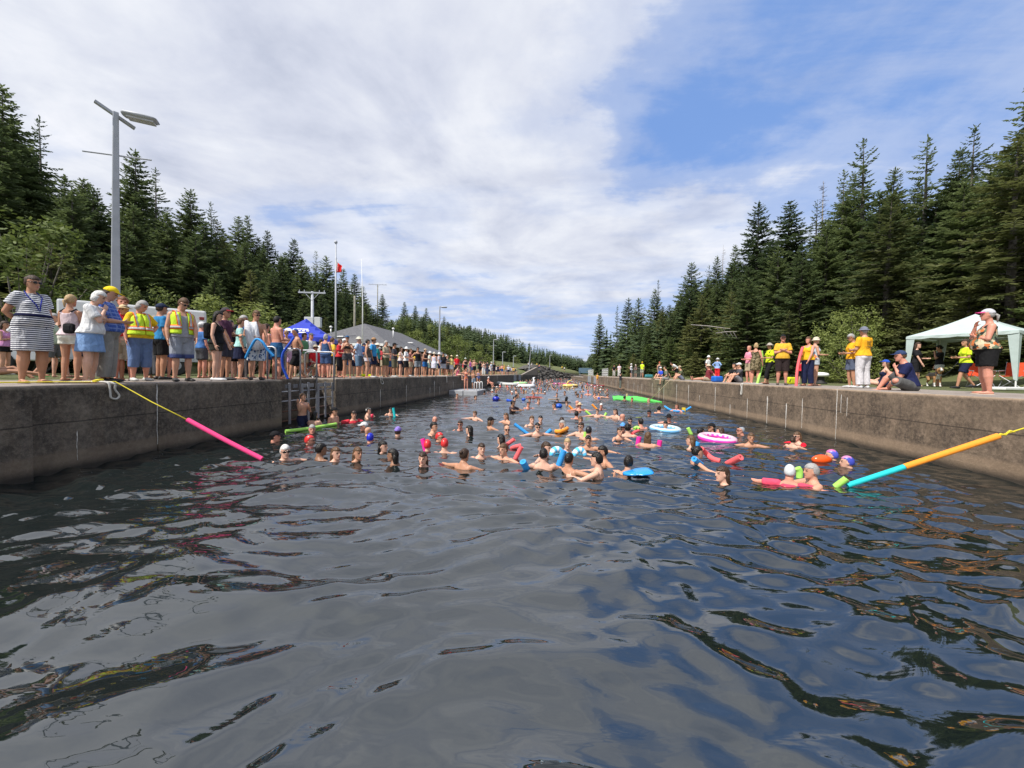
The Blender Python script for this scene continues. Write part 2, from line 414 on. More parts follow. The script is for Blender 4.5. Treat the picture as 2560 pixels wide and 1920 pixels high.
streaks(1,[(2094,1.,.02,.028),(1920,.72,.03,.07),(1968,.6,.03,.06),(2008,.75,.1,.03),(1789,.85,.04,.06),(1870,.6,.06,.035),(1827,.35,.06,.05),(1722,.85,.03,.07),(1692,.85,.03,.07),(1660,.75,.03,.08),(1648,.6,.03,.12),(1631,.8,.05,.05),(1605,.7,.08,.08),(1595,.6,.08,.08),(1585,.75,.05,.08),(1570,.8,.05,.10),(1540,.8,.1,.12),(1528,.6,.1,.1),(1518,.8,.1,.12),(1512,.9,.2,.15),(2105,.9,.55,.02),(2120,.85,.5,.015),(1750,.5,.3,.04)],rw)
# ---------------- far end : sloping wing wall, rock face, low wall ----------------
ROCK=mat('dark_wet_rock',(.085,.078,.070),.85,var=.65,vs=1.3,bump=1.,bs=4)
def rock_bank():
    bm=bmesh.new(); rng=random.Random(3); nu,nv=150,14; g=[]
    for i in range(nu+1):
        y=104+76*i/nu; row=[]
        hh=(2.1+2.3*math.exp(-((y-120)/16)**2))*(1-.45*sstep(150,176,y))
        for j in range(nv+1):
            t=j/nv; x=xl(y)+.55-t*1.5*hh*.6-(.0 if t<.85 else (t-.85)*14)
            z=-.5+(hh+.5)*min(1,t/.85)+(rng.uniform(-.12,.12))
            row.append(bm.verts.new((x+rng.gauss(0,.33)*(t<.9)+.5*math.sin(y*1.1+math.sin(y*.37)*3)*(t<.9),y+rng.gauss(0,.16),z)))
        g.append(row)
    for i in range(nu):
        for j in range(nv): bm.faces.new((g[i][j],g[i+1][j],g[i+1][j+1],g[i][j+1]))
    me=D.meshes.new('rock_face'); bm.to_mesh(me); bm.free(); return link('rock_face',me,ROCK)
tag(rock_bank(),kind='structure')
mb=MB()
# wing wall from the left quay end rising toward the rock
a=(xl(95)+.35,95.05); b=(xl(108)+.4,108.)
vs=[(a[0],a[1],-1),(b[0],b[1],-1),(b[0],b[1],3.6),(a[0],a[1],DECK),(a[0]-.5,a[1],-1),(b[0]-.5,b[1],-1),(b[0]-.5,b[1],3.6),(a[0]-.5,a[1],DECK)]
mb.add(vs,[(0,1,2,3),(4,7,6,5),(3,2,6,7),(0,3,7,4),(1,5,6,2),(0,4,5,1)])
tag(mb.build('wing_wall',CONC_L),'sloping concrete wing wall rising from the end of the left quay to the rock','wall')
mb=MB(); y0=176
vs=[];n_=8
mb.bar((xl(176)-.5,176.,.4),(xr(176)+1,176.5,.4),.5,2.6)
tag(mb.build('low_far_wall',CONC_L),'low dark wall closing the far end of the water','wall')
# ---------------- trees ----------------
def spruce_mesh(seed,H=12.,Rr=2.6,base=.02,gap=.30,droop=.25,dens=1.,ragged=.25,bare=0.,leafw=.30):
    rng=random.Random(seed); v=[];f=[];tv=MB()
    tv.tube([(0,0,-.8),(.02*H*rng.uniform(-1,1)*.3,0,H*.45),(0,0,H*.97)],[.014*H+.03,.009*H+.02,.012],7)
    def quad(p,d,n_,L,w):
        s=d.cross(n_).normalized()*w; b=len(v)
        v.extend([p-s*.35,p+s*.35,p+d*L*.6+s*.9,p+d*L+s*.1,p+d*L-s*.1,p+d*L*.6-s*.9])
        f.append((b,b+1,b+2,b+3,b+4,b+5))
    z=H*base; az=rng.random()*6
    while z<H*.985:
        t=(z-H*base)/(H*(1-base))
        prof=max(0,1-t)**.85*(.75+.25*min(1,t*6+.3))
        nb=max(3,int((5.2 if t<.8 else 4)*dens+rng.random()))
        for k in range(nb):
            az+=2*PI/nb+rng.uniform(-.4,.4)
            if rng.random()<bare*(1-t): 
                if rng.random()<.5:
                    L=Rr*prof*rng.uniform(.3,.7)
                    tv.tube([(0,0,z),(math.cos(az)*L,math.sin(az)*L,z-L*.15)],[.02,.006],4)
                continue
            L=Rr*prof*rng.uniform(1-ragged*1.6,1+ragged)+.12
            zz=z+rng.uniform(-.12,.12)
            up=(.55*t-.05)+rng.uniform(-.12,.12); dr=droop*(1-t*.6)
            da=Vector((math.cos(az),math.sin(az),0)); side=Vector((-da.y,da.x,0))
            P=lambda s: Vector((0,0,zz))+da*(L*s)+Vector((0,0,L*(up*s-dr*s*s*1.2+.10*s**4)))
            if L>.7: tv.tube([P(0),P(.5),P(.9)],[.012+.010*L,.012,.004],3,cap=False)
            st=.13/max(L,.2)*(1.0/dens if dens>1 else 1); s=.12 if t>.3 else .2
            while s<=1.001:
                p=P(s); w=(.16+.42*max(0,1-s)**.8*min(1,s*3.5))*min(L,1.9)*.62+.06
                for sg in (-1,1):
                    d=(da*rng.uniform(.55,.9)+side*sg*rng.uniform(.6,1)+Vector((0,0,rng.uniform(-.45,.12)))).normalized()
                    nn=(Vector((0,0,1))+Vector((rng.uniform(-.5,.5),rng.uniform(-.5,.5),0))).normalized()
                    quad(p,d,nn,w*rng.uniform(.75,1.2),leafw*.27*(.8+.4*rng.random()))
                if rng.random()<.6:
                    d=(da*.7+Vector((rng.uniform(-.4,.4),rng.uniform(-.4,.4),rng.uniform(.0,.55)))).normalized()
                    quad(p,d,side,.16+.1*rng.random(),.05)
                s+=st*rng.uniform(.8,1.2)
            quad(P(.97),(P(1)-P(.9)).normalized(),Vector((0,0,1)),.22,.07)
        z+=gap*rng.uniform(.75,1.25)*(1-.35*t)
    for k in range(7): quad(Vector((0,0,H*(.955+.006*k))),Vector((rng.uniform(-1,1),rng.uniform(-1,1),1.4)).normalized(),Vector((rng.uniform(-1,1),1,0)),.26,.05)
    me=D.meshes.new('crown'); me.from_pydata([tuple(p) for p in v],[],f); me.update()
    tm=tv.mesh('trunk'); return me,tm
def dead_mesh(seed,H=11.,full=.5):
    rng=random.Random(seed); tv=MB(); tv.tube([(0,0,-.8),(.1,.05,H*.5),(.0,.12,H)],[.13,.09,.012],7)
    v=MB()
    z=H*.25
    while z<H*.98:
        t=z/H
        for k in range(4):
            if rng.random()>full: continue
            a=rng.random()*6.28; L=(1.5*(1-t)+.25)*rng.uniform(.4,1.1)
            p0=Vector((.05,.05,z)); p1=p0+Vector((math.cos(a)*L,math.sin(a)*L,L*rng.uniform(-.1,.35)))
            v.tube([p0,p1],[.018,.004],3,cap=False)
            for q in range(int(3+L*4)):
                s=rng.uniform(.3,1); p=p0.lerp(p1,s); d=Vector((rng.uniform(-1,1),rng.uniform(-1,1),rng.uniform(-.2,.9))).normalized()*.22
                v.tube([p,p+d],[.008,.003],3,cap=False)
        z+=.28*rng.uniform(.7,1.3)
    return v.mesh('crown'),tv.mesh('trunk')
def leafy_mesh(seed,H=5.,Rr=2.5,nl=5200,lw=.085):
    rng=random.Random(seed); v=[];f=[];tv=MB()
    cl=[]
    for k in range(34):
        a=rng.random()*6.28; h=rng.uniform(.12,.95); rr=Rr*math.sqrt(max(.05,1-((h-.42)/.60)**2))*rng.uniform(.35,.95)
        c=Vector((math.cos(a)*rr,math.sin(a)*rr,H*h)); cl.append((c,rng.uniform(.35,.75)*Rr*.42))
        tv.tube([(0,0,-.4),tuple(c*.45+Vector((0,0,.1))),tuple(c)],[.05,.03,.008],4,cap=False)
    for k in range(nl):
        c,r=rng.choice(cl)
        d=Vector((rng.gauss(0,1),rng.gauss(0,1),rng.gauss(0,1))).normalized(); p=c+d*r*rng.uniform(.55,1.05)
        p.z=max(p.z,.05)
        a=Vector((rng.uniform(-1,1),rng.uniform(-1,1),rng.uniform(-.6,.6))).normalized(); b_=a.cross(d+Vector((.01,0,.5))).normalized(); w=lw*rng.uniform(.7,1.4)
        b=len(v); v.extend([p-a*w,p+b_*w*.5,p+a*w,p-b_*w*.5]); f.append((b,b+1,b+2,b+3))
    me=D.meshes.new('crown'); me.from_pydata([tuple(p) for p in v],[],f); me.update()
    return me,tv.mesh('trunk')
LMK=[(60,"the left picture edge"),(200,'the striped dress'),(330,'the tall lamp post'),(470,'the two safety vests'),(580,"the long black hair"),(690,'the bare chested men'),(800,'the blue canopy'),(870,'the flagpole'),(1000,'the grey-roofed building'),(1130,"the grey roof end"),(1300,"the left quay end"),(1470,'the water end'),(1560,'the right lattice gates'),(1680,"the teal cooler"),(1810,'the red trousers'),(1900,'the camouflage dress'),(1990,"the crossed arms"),(2090,'the coral noodle'),(2200,'the two orange shirts'),(2330,"the canopy's left leg"),(2460,"the pale canopy"),(9999,"the right picture edge")]
def lmk(px): return next(t for a,t in LMK if px<=a)
KIND={}
def proto(key,ms,cm,tm,H,name):
    c,t=ms; c.materials.append(cm); t.materials.append(tm); KIND[key]=(c,t,H,name)
for i in range(4): proto('s%d'%i,spruce_mesh(10+i,13,3.1+.25*i,ragged=.25,gap=.31,leafw=.34),NEEDLE,BARK,13,'spruce_tree')
for i in range(2): proto('r%d'%i,spruce_mesh(30+i,13,3.2,ragged=.35,gap=.38,droop=.3),NEEDLE_R,BARK,13,'spruce_tree')
for i in range(3): proto('t%d'%i,spruce_mesh(20+i,15,2.5,base=.10,gap=.50,dens=.72,ragged=.5,bare=.38,droop=.1),NEEDLE,BARK,15,'spruce_tree')
for i in range(3): proto('y%d'%i,spruce_mesh(40+i,6,2.1,base=.0,gap=.22,ragged=.2,leafw=.25),NEEDLE_Y if i else NEEDLE_R,BARK,6,'young_spruce')
for i in range(2): proto('d%d'%i,dead_mesh(50+i,12,.55+.25*i),DEADN,DEADW,12,'dead_spruce')
for i in range(3): proto('b%d'%i,leafy_mesh(60+i,5,2.6),LEAF,BARK,5,'leafy_bush')
TN=[0]; trng=random.Random(99)
def tree(key,x,y,H,label,cat,group=None,wx=1.,z=None,lean=0.):
    c,t,H0,name=KIND[key]; s=H/H0
    z=ground(x,y) if z is None else z
    e=empty(name,(x,y,z-.1),trng.random()*6.28,label=label,cat=cat,group=group); e.scale=(s*wx,s*wx,s)
    if lean: e.rotation_euler=(lean,0,e.rotation_euler.z)
    for nm,me in (('trunk',t),('crown',c)):
        o=D.objects.new(nm,me); COL.objects.link(o); o.parent=e
    TN[0]+=1; return e
SKYL=[(-300,150),(0,225),(60,300),(100,330),(180,430),(250,460),(300,450),(380,400),(430,480),(500,510),(560,560),(640,560),(720,610),(800,650),(860,700),(920,750),(960,800),(1040,780),(1100,800),(1200,815),(1260,830),(1340,860),(1400,880),(1450,888),(1466,900),
 (1474,880),(1490,840),(1520,800),(1570,770),(1630,750),(1690,700),(1760,680),(1820,640),(1880,590),(2000,560),(2060,540),(2140,450),(2220,450),(2300,460),(2420,420),(2500,330),(2560,300),(2900,150)]
def skyline(px):
    for (a,ya),(b,yb) in zip(SKYL[:-1],SKYL[1:]):
        if a<=px<=b: return ya+(yb-ya)*(px-a)/(b-a)
    return 250
def topH(px,py,x,y):
    """height of a tree standing at x,y whose tip shows at photo height py"""
    p0=proj((x,y,0)); 
    lo,hi=0,60
    for _ in range(30):
        m=(lo+hi)/2
        if proj((x,y,m))[1]>py: lo=m
        else: hi=m
    return lo-ground(x,y)+.1
def place_sky(px,py,lat,key,label,cat,group,wx=1.,maxH=19,minH=4):
    # find where this line of sight meets the row of trees at lateral distance lat
    d=ray(px,935); 
    if abs(d.x)<1e-6: return
    s=lat/d.x; x=lat; y=d.y*s
    if s<0: return
    if y>520: return
    H=topH(px,py,x,y); H=max(minH,min(maxH,H))
    return tree(key,x,y,H,label,cat,group,wx)
GL='dark spruces of the wood on the left bank'; GR='dark spruces of the wood on the right bank'
LL='dark green spruce among many in the wood behind the left bank'; LR='dark green spruce among many in the wood behind the right bank'
# spires that stand out against the sky
SP_L=[(20,212,-44,'s0',1.1),(110,290,-46,'t0',.9),(345,375,-44,'s1',1.),(395,420,-48,'t1',1.),(480,474,-44,'s2',1.1),(530,505,-50,'t2',1.),(598,540,-46,'s3',1.),(620,539,-52,'s0',.9),(545,550,-42,'r0',1.),(670,575,-48,'s1',.9),(735,597,-48,'s2',1.),(790,627,-50,'t1',.8),(815,640,-46,'s3',1.1),(858,672,-50,'s0',1.),(886,684,-52,'s1',1.),(905,715,-48,'s2',1.),(955,735,-58,'s3',1.),(170,440,-38,'s2',1.2),(240,470,-36,'s3',1.2),(1010,755,-60,'s0',1.),(1037,757,-64,'s1',.9),(1064,770,-58,'s2',.9),(1109,765,-60,'s3',.9),(1160,782,-60,'s0',.9),(1190,785,-62,'t0',.9),(1215,800,-56,'s1',1.),(1255,812,-60,'s2',1.),(1290,830,-62,'s3',1.),(1310,838,-60,'s0',1.),(1345,852,-60,'s1',1.),(1388,862,-60,'s2',1.),(1415,865,-60,'s3',1.),(1445,878,-60,'s0',1.)]
for i,(px,py,lat,k,wx) in enumerate(SP_L):
    pos=['leftmost tall dark spruce spire against the sky at the left edge','thin ragged spruce with bare lower trunk just right of the leftmost spruce'] 
    lab=pos[i] if i<2 else 'pointed spruce spire against the sky above %s, %s'%(lmk(px),'tall and full' if wx>1 else 'narrow')
    place_sky(px,py,lat,k,lab,'spruce',None if i<2 else 'spires of the left treeline',wx)
SP_R=[(1497,785,17,'s0',.9),(1540,735,22,'t0',.7),(1567,731,24,'s1',1.),(1592,745,24,'s2',1.),(1633,722,27,'s3',.9),(1640,700,28,'t1',.6),(1722,657,30,'s2',1.15),(1765,662,31,'t2',.9),(1785,640,32,'s1',.8),(1800,612,34,'d0',.8),(1829,612,33,'s0',.8),(1884,504,30,'s1',1.),(1960,502,31,'s3',1.2),(2038,452,31,'d1',1.),(2028,500,30,'t0',1.),(2092,425,31,'t1',1.),(2137,347,30,'t2',1.1),(2118,430,33,'s2',1.),(2215,420,32,'s0',1.),(2293,338,30,'t0',1.1),(2275,450,33,'s1',1.),(2408,312,30,'t1',1.),(2375,370,32,'s2',1.),(2535,205,28,'t2',1.15),(2490,370,31,'s3',1.1),(2600,200,29,'s0',1.2),(2700,160,29,'s1',1.2)]
for i,(px,py,lat,k,wx) in enumerate(SP_R):
    if k[0]=='d': lab='dead grey leafless spruce %s'%('tallest of the bare trees on the right bank' if i==13 else 'small far along the right treeline')
    elif px==2535: lab='tallest ragged spruce at the far right edge of the picture'
    elif px==2137: lab='tall sparse spruce with a bent tip beside the big dead grey spruce'
    elif px==2293: lab='open ragged spruce standing alone above the trees left of the tent'
    else: lab='pointed spruce spire against the sky above %s, %s'%(lmk(px),'tall and full' if wx>=1 else 'narrow')
    place_sky(px,py,lat,k,lab,'dead tree' if k[0]=='d' else 'spruce','spires of the right treeline' if 'spire against' in lab else None,wx,maxH=24)
# the mass of the wood: rows on both slopes, kept below the treeline the spires make
RW=['lowest, at the foot of','second row up from','third row up from','upper slope above','high slope above','top of the ridge above']
def rows(side,lats,step,y0,y1,grp,lab,keys,hr):
    for ri,lat in enumerate(lats):
        y=y0+trng.random()*step
        while y<y1:
            x=side*lat+trng.uniform(-1.6,1.6); yy=y
            p=proj((x,yy,0))
            inside=(p[2]>1 and -330<p[0]<2900)
            if inside and (xl(yy)-x>14 if side<0 else x-xr(yy)>8.5):
                H=trng.uniform(*hr[ri]) if ri<len(hr) else trng.uniform(10,14)
                Hm=topH(p[0],skyline(p[0])+trng.uniform(0,45)*min(1,60/p[2]),x,yy)
                H=min(H,Hm)
                if H>3: tree(trng.choice(keys[ri] if ri<len(keys) else keys[-1]),x,yy,H,('tall ' if H>11 else 'short ' if H<7 else '')+'dark spruce behind %s, %s'%(lmk(p[0]),['lowest row','second row','third row','upper slope','high slope','on the ridge'][ri]),'spruce',grp,trng.uniform(1.05,1.4))
            y+=step*trng.uniform(.7,1.3)*(1+max(0,y)/75)
S=['s0','s1','s2','s3']; 
rows(-1,[25,29.5,34,39,45,52],4.0,-4,400,GL,LL,[['y0','y1','r0','s0'],['s0','s1','r1','r0'],S,S,S,S],[(4,7.5),(8,11),(10,13),(11,14),(11,14),(11,14)])
rows(1,[16.5,20,24.5,29,34,40],4.4,-3,330,GR,LR,[['y0','y1','y2','r0'],['r0','r1','s0','s1'],S+['r0'],S+['r1'],S,S],[(3.,6.),(8,11.5),(11,14),(12,15),(12,15),(12,15)])
for side,lat0,y0,y1,st in ((1,20.5,0,75,2.5),(1,13.5,60,92,2.6),(-1,24,14,60,4.2)):
    y=y0
    while y<y1:
        x=side*(lat0+trng.uniform(-1,1)); p=proj((x,y,0))
        if p[2]>1 and -100<p[0]<2700: tree(trng.choice(['y0','y1','y2']),x,y,trng.uniform(2.6,5.2),'bushy young spruce at the foot of the wood behind %s'%lmk(p[0]),'young spruce','bushy young spruces along the foot of the wood',trng.uniform(1.1,1.4))
        y+=st*trng.uniform(.7,1.3)
# leafy bushes
for i,(px,py,dep,H,wx,lab) in enumerate([(615,905,26,5.2,1.35,'big round yellow-green leafy bush behind the white ambulance'),(60,880,17,6.8,1.,'yellow-green leafy tree at the left edge behind the woman in the striped dress'),
  (345,860,21,5.,.8,'light green leafy sapling just right of the tall lamp post'),(2140,900,23,4.6,.9,'light green leafy bush behind the two people in orange shirts'),(2120,940,21,2.6,1.2,'low leafy bush beside the white-topped mooring post')]):
    d=ray(px,935); x,y=d.x*dep,d.y*dep
    tree('b%d'%(i%3),x,y,H,lab,'bush',None,wx)
for px,py,dep in [(1005,770,105),(1040,790,92),(1100,800,110),(1140,820,95),(1165,850,88),(1205,860,100),(1240,880,120),(1075,850,70),(1290,900,120),(1330,905,140),(1375,915,150),(1410,920,170)]:
    d=ray(px,935); x,y=d.x*dep,d.y*dep
    H=max(2.2,min(9,topH(px,py,x,y))); tree(trng.choice(['b0','b1','b2']),x,y,H,'pale green leafy tree %s dark spruces beyond %s'%('high among' if py<830 else 'low below',lmk(px)),'bush','pale green trees beyond the building',1.1)
# fallen pale trunks on the right slope
for a,b,lat,lab in [((1728,812),(1826,822),16.6,'pale fallen trunk, the upper and longer one on the right slope'),((1790,833),(1842,829),16.4,'pale fallen trunk, the lower and shorter one on the right slope')]:
    p,q=onx(*a,lat),onx(*b,lat+.4); mb=MB(); mb.tube([p,p.lerp(q,.5)+Vector((0,0,.06)),q],[.055,.045,.02],7)
    for t in (.3,.5,.7,.85):
        s=p.lerp(q,t); mb.tube([s,s+Vector((.3,-.1,-.3-.4*t)),s+Vector((.9,.3,-.7))],[.03,.018,.006],4)
    tag(mb.build('fallen_tree',DEADW,smooth=True),lab,'fallen tree')

def far_wood():
    rng=random.Random(5); V=[];F=[]
    def t(x,y,H,w):
        z0=ground(x,y)-.2; m=int(9+H*.6)
        for k in range(m):
            tt=k/m; z=z0+H*(.04+.95*tt); r=w*(1-tt)**.85+.12
            nb=7
            for q in range(nb):
                a=rng.random()*6.28; L=r*rng.uniform(.65,1.2); c,s_=math.cos(a),math.sin(a); b=len(V); ww=L*.42
                V.extend([(x,y,z+.25*H/m),(x+c*L*.7-s_*ww,y+s_*L*.7+c*ww,z-L*.22),(x+c*L,y+s_*L,z-L*.28),(x+c*L*.7+s_*ww,y+s_*L*.7-c*ww,z-L*.22)]); F.append((b,b+1,b+2,b+3))
        b=len(V); V.extend([(x-.15,y,z0+H*.9),(x+.15,y,z0+H*.9),(x,y,z0+H)]); F.append((b,b+1,b+2))
    cnt=0
    for k in range(16000):
        pxx=(rng.uniform(560,1700),rng.uniform(960,1500),rng.uniform(1370,1500))[k%3]; dep=math.exp(rng.uniform(math.log(60 if k%3<2 else 190),math.log(460))); d=ray(pxx,935); x,y=d.x*dep,d.y*dep
        if x<0 and y<200 and xl(y)-x<(48 if y<60 else 30 if y<100 else 12): continue
        if x>0 and y<200 and x-xr(y)<(30 if y<70 else 5): continue
        if xl(y)-10<x<xr(y)+3 and y<190: continue
        p=proj((x,y,0))
        
        H=min(rng.uniform(8,13),topH(p[0],skyline(p[0])+rng.uniform(0,14),x,y))
        if H<3: continue
        t(x,y,H,H*rng.uniform(.17,.25)); cnt+=1
        if cnt>3300: break
    me=D.meshes.new('far_wood'); me.from_pydata(V,[],F); me.update(); print('far',cnt,len(F))
    return link('far_wood',me,NEEDLE)
tag(far_wood(),'far spruce wood covering the hills behind both banks','wood',kind='stuff')
print('trees',TN[0])
# ---------------- people ----------------
DG=None
def remesh(mb,vox,smooth=2,name='m'):
    global DG
    me=mb.mesh(name); o=D.objects.new('tmp',me); COL.objects.link(o)
    r=o.modifiers.new('r','REMESH'); r.mode='VOXEL'; r.voxel_size=vox; r.use_smooth_shade=True
    if smooth: s=o.modifiers.new('s','SMOOTH'); s.factor=.5; s.iterations=smooth
    DG=bpy.context.evaluated_depsgraph_get(); DG.update()
    m=D.meshes.new_from_object(o.evaluated_get(DG)); m.name=name
    D.objects.remove(o); D.meshes.remove(me)
    m.polygons.foreach_set('use_smooth',[True]*len(m.polygons)); m.materials.clear(); return m
def loft(mb,rings,k=14):
    """rings: (centre, side vector*rx, depth vector*ry); closed ends"""
    b=len(mb.v); vs=[];fs=[]
    for c,sv,dv in rings:
        for j in range(k):
            a=2*PI*j/k; vs.append(Vector(c)+sv*math.cos(a)+dv*math.sin(a))
    for i in range(len(rings)-1):
        for j in range(k): fs.append((i*k+j,i*k+(j+1)%k,(i+1)*k+(j+1)%k,(i+1)*k+j))
    fs.append(tuple(range(k))[::-1]); fs.append(tuple((len(rings)-1)*k+j for j in range(k)))
    mb.add(vs,fs)
def limb(mb,pts,rs,k=10):
    pts=[Vector(p) for p in pts]
    mb.ell(pts[0],(rs[0]*.97,)*3,k=10,h=6)
    mb.tube(pts,rs,k)
    for i in range(1,len(pts)): mb.ell(pts[i],(rs[i]*.99,)*3,k=8,h=5)
X3=Vector((1,0,0)); Y3=Vector((0,1,0)); Z3=Vector((0,0,1))
TOR=[(-.13,.105,.085,0),(-.06,.158,.112,.012),(.0,.168,.118,.012),(.08,.155,.106,.002),(.18,.138,.098,-.004),(.28,.150,.107,-.008),(.37,.168,.112,-.004),(.44,.172,.100,.004),(.49,.140,.082,.010),(.53,.085,.068,.014),(.57,.062,.062,.010),(.635,.057,.060,.0)]
TORF=[(-.13,.115,.09,0),(-.06,.172,.118,.018),(.0,.178,.122,.018),(.08,.155,.104,.002),(.17,.126,.09,-.002),(.27,.136,.098,-.006),(.36,.150,.108,-.012),(.43,.155,.094,.002),(.48,.128,.076,.010),(.52,.070,.058,.014),(.56,.050,.050,.010),(.63,.046,.05,.0)]
ARM={'down':((.235,.02,.19),(.25,-.05,-.06)),'hips':((.37,.09,.24),(.18,-.02,.08)),'crossed':((.225,-.06,.19),(-.02,-.20,.27)),'face':((.21,-.13,.21),(.06,-.20,.46)),
 'phone':((.21,-.14,.24),(.07,-.33,.40)),'front':((.21,-.03,.18),(.10,-.27,.17)),'behind':((.25,.10,.20),(.05,.15,.03)),'reach':((.20,-.22,.33),(.17,-.47,.34)),'up':((.24,-.06,.73),(.20,-.14,.97)),
 'out':((.42,-.04,.42),(.64,-.14,.40)),'prop':((.24,.20,.25),(.27,.32,.0)),'knees':((.20,-.22,.25),(.13,-.42,.22)),'chin':((.17,-.20,.22),(.03,-.17,.50)),'swim':((.30,-.16,.38),(.20,-.42,.36)),'hang':((.20,-.12,.20),(.17,-.22,-.03)),'lap':((.22,-.05,.20),(.08,-.26,.06)),'belly':((.24,.0,.19),(.04,-.22,.12)),'headup':((.24,-.14,.60),(.08,-.10,.80))}
LEG={'stand':((.105,-.015,-.45),(.115,.02,-.855)),'wide':((.15,-.02,-.445),(.20,.02,-.84)),'walkf':((.10,-.17,-.42),(.10,-.24,-.82)),'walkb':((.10,.06,-.45),(.10,.30,-.78)),'bent':((.12,-.13,-.43),(.12,-.03,-.84)),
 'kneeup':((.13,-.32,.26),(.13,-.52,-.10)),'cross':((.30,-.28,.08),(-.02,-.36,-.04)),'flat':((.10,-.44,.02),(.11,-.86,-.03)),'chair':((.13,-.44,.0),(.12,-.46,-.41)),'climb':((.10,-.33,-.12),(.10,-.22,-.50)),'low':((.20,-.38,.10),(.13,-.62,-.07))}
PEL={'kneeup':.13,'cross':.13,'flat':.13,'chair':.47,'low':.13}
def spine(lean,side=0.):
    def T(p):
        x,y,z=p
        n_=10; yy=0.;zc=0.;xx=0.; zp=max(0,z)
        for i in range(n_):
            a=lean*min(1,(i+.5)/n_*zp/.22); yy-=math.sin(a)*zp/n_; zc+=math.cos(a)*zp/n_
        a=lean*min(1,zp/.22); M=Matrix.Rotation(a,3,'X')
        v=M@Vector((x,y,min(0,z)))
        v=v+Vector((0,yy,zc)); 
        if side: v=Matrix.Rotation(side,3,'Y')@v
        return v,M
    return T
SKIN={}
def skin(tone):
    c={'p':(.62,.36,.26),'l':(.56,.30,.20),'t':(.46,.235,.145),'r':(.60,.27,.19),'b':(.27,.14,.085),'d':(.14,.07,.045)}[tone]
    return mat('skin_'+tone,c,.5,var=.10,vs=9,sss=.06,spec=.35)
def hand(mb,w,d,nrm,s,curl=.35,fine=True):
    """palm, four unequal bent fingers and a thumb on the side"""
    d=d.normalized(); nrm=(nrm-d*nrm.dot(d)).normalized(); lat=d.cross(nrm)*s
    c=w+d*.045; M=Matrix((lat,nrm,d)).transposed(); mb.ell(c,(.040,.017,.052),M,k=10,h=6)
    if not fine: mb.ell(w+d*.12+nrm*.01,(.034,.015,.045),M,k=8,h=5); return
    for i,(o,L) in enumerate(((-.029,.070),(-.010,.080),(.010,.075),(.028,.058))):
        p=w+d*.078+lat*o; q=d; pts=[p-d*.02]; 
        for j in range(3):
            pts.append(p); a=curl*(.5+.5*j); q=(d*math.cos(a)+nrm*math.sin(a)); p=p+q*L*(.42,.33,.25)[j]
        pts.append(p); mb.tube(pts,[.009,.009,.0085,.008,.0065],6)
    p=w+d*.02-lat*.032; mb.tube([p,p+(d*.6-lat*.7+nrm*.3)*.032,p+(d*.9-lat*.6+nrm*.5)*.060],[.011,.010,.0075],6)
EYE=mat('eye_dark',(.03,.02,.015),.3); LIP=mat('lips',(.42,.13,.11),.5)
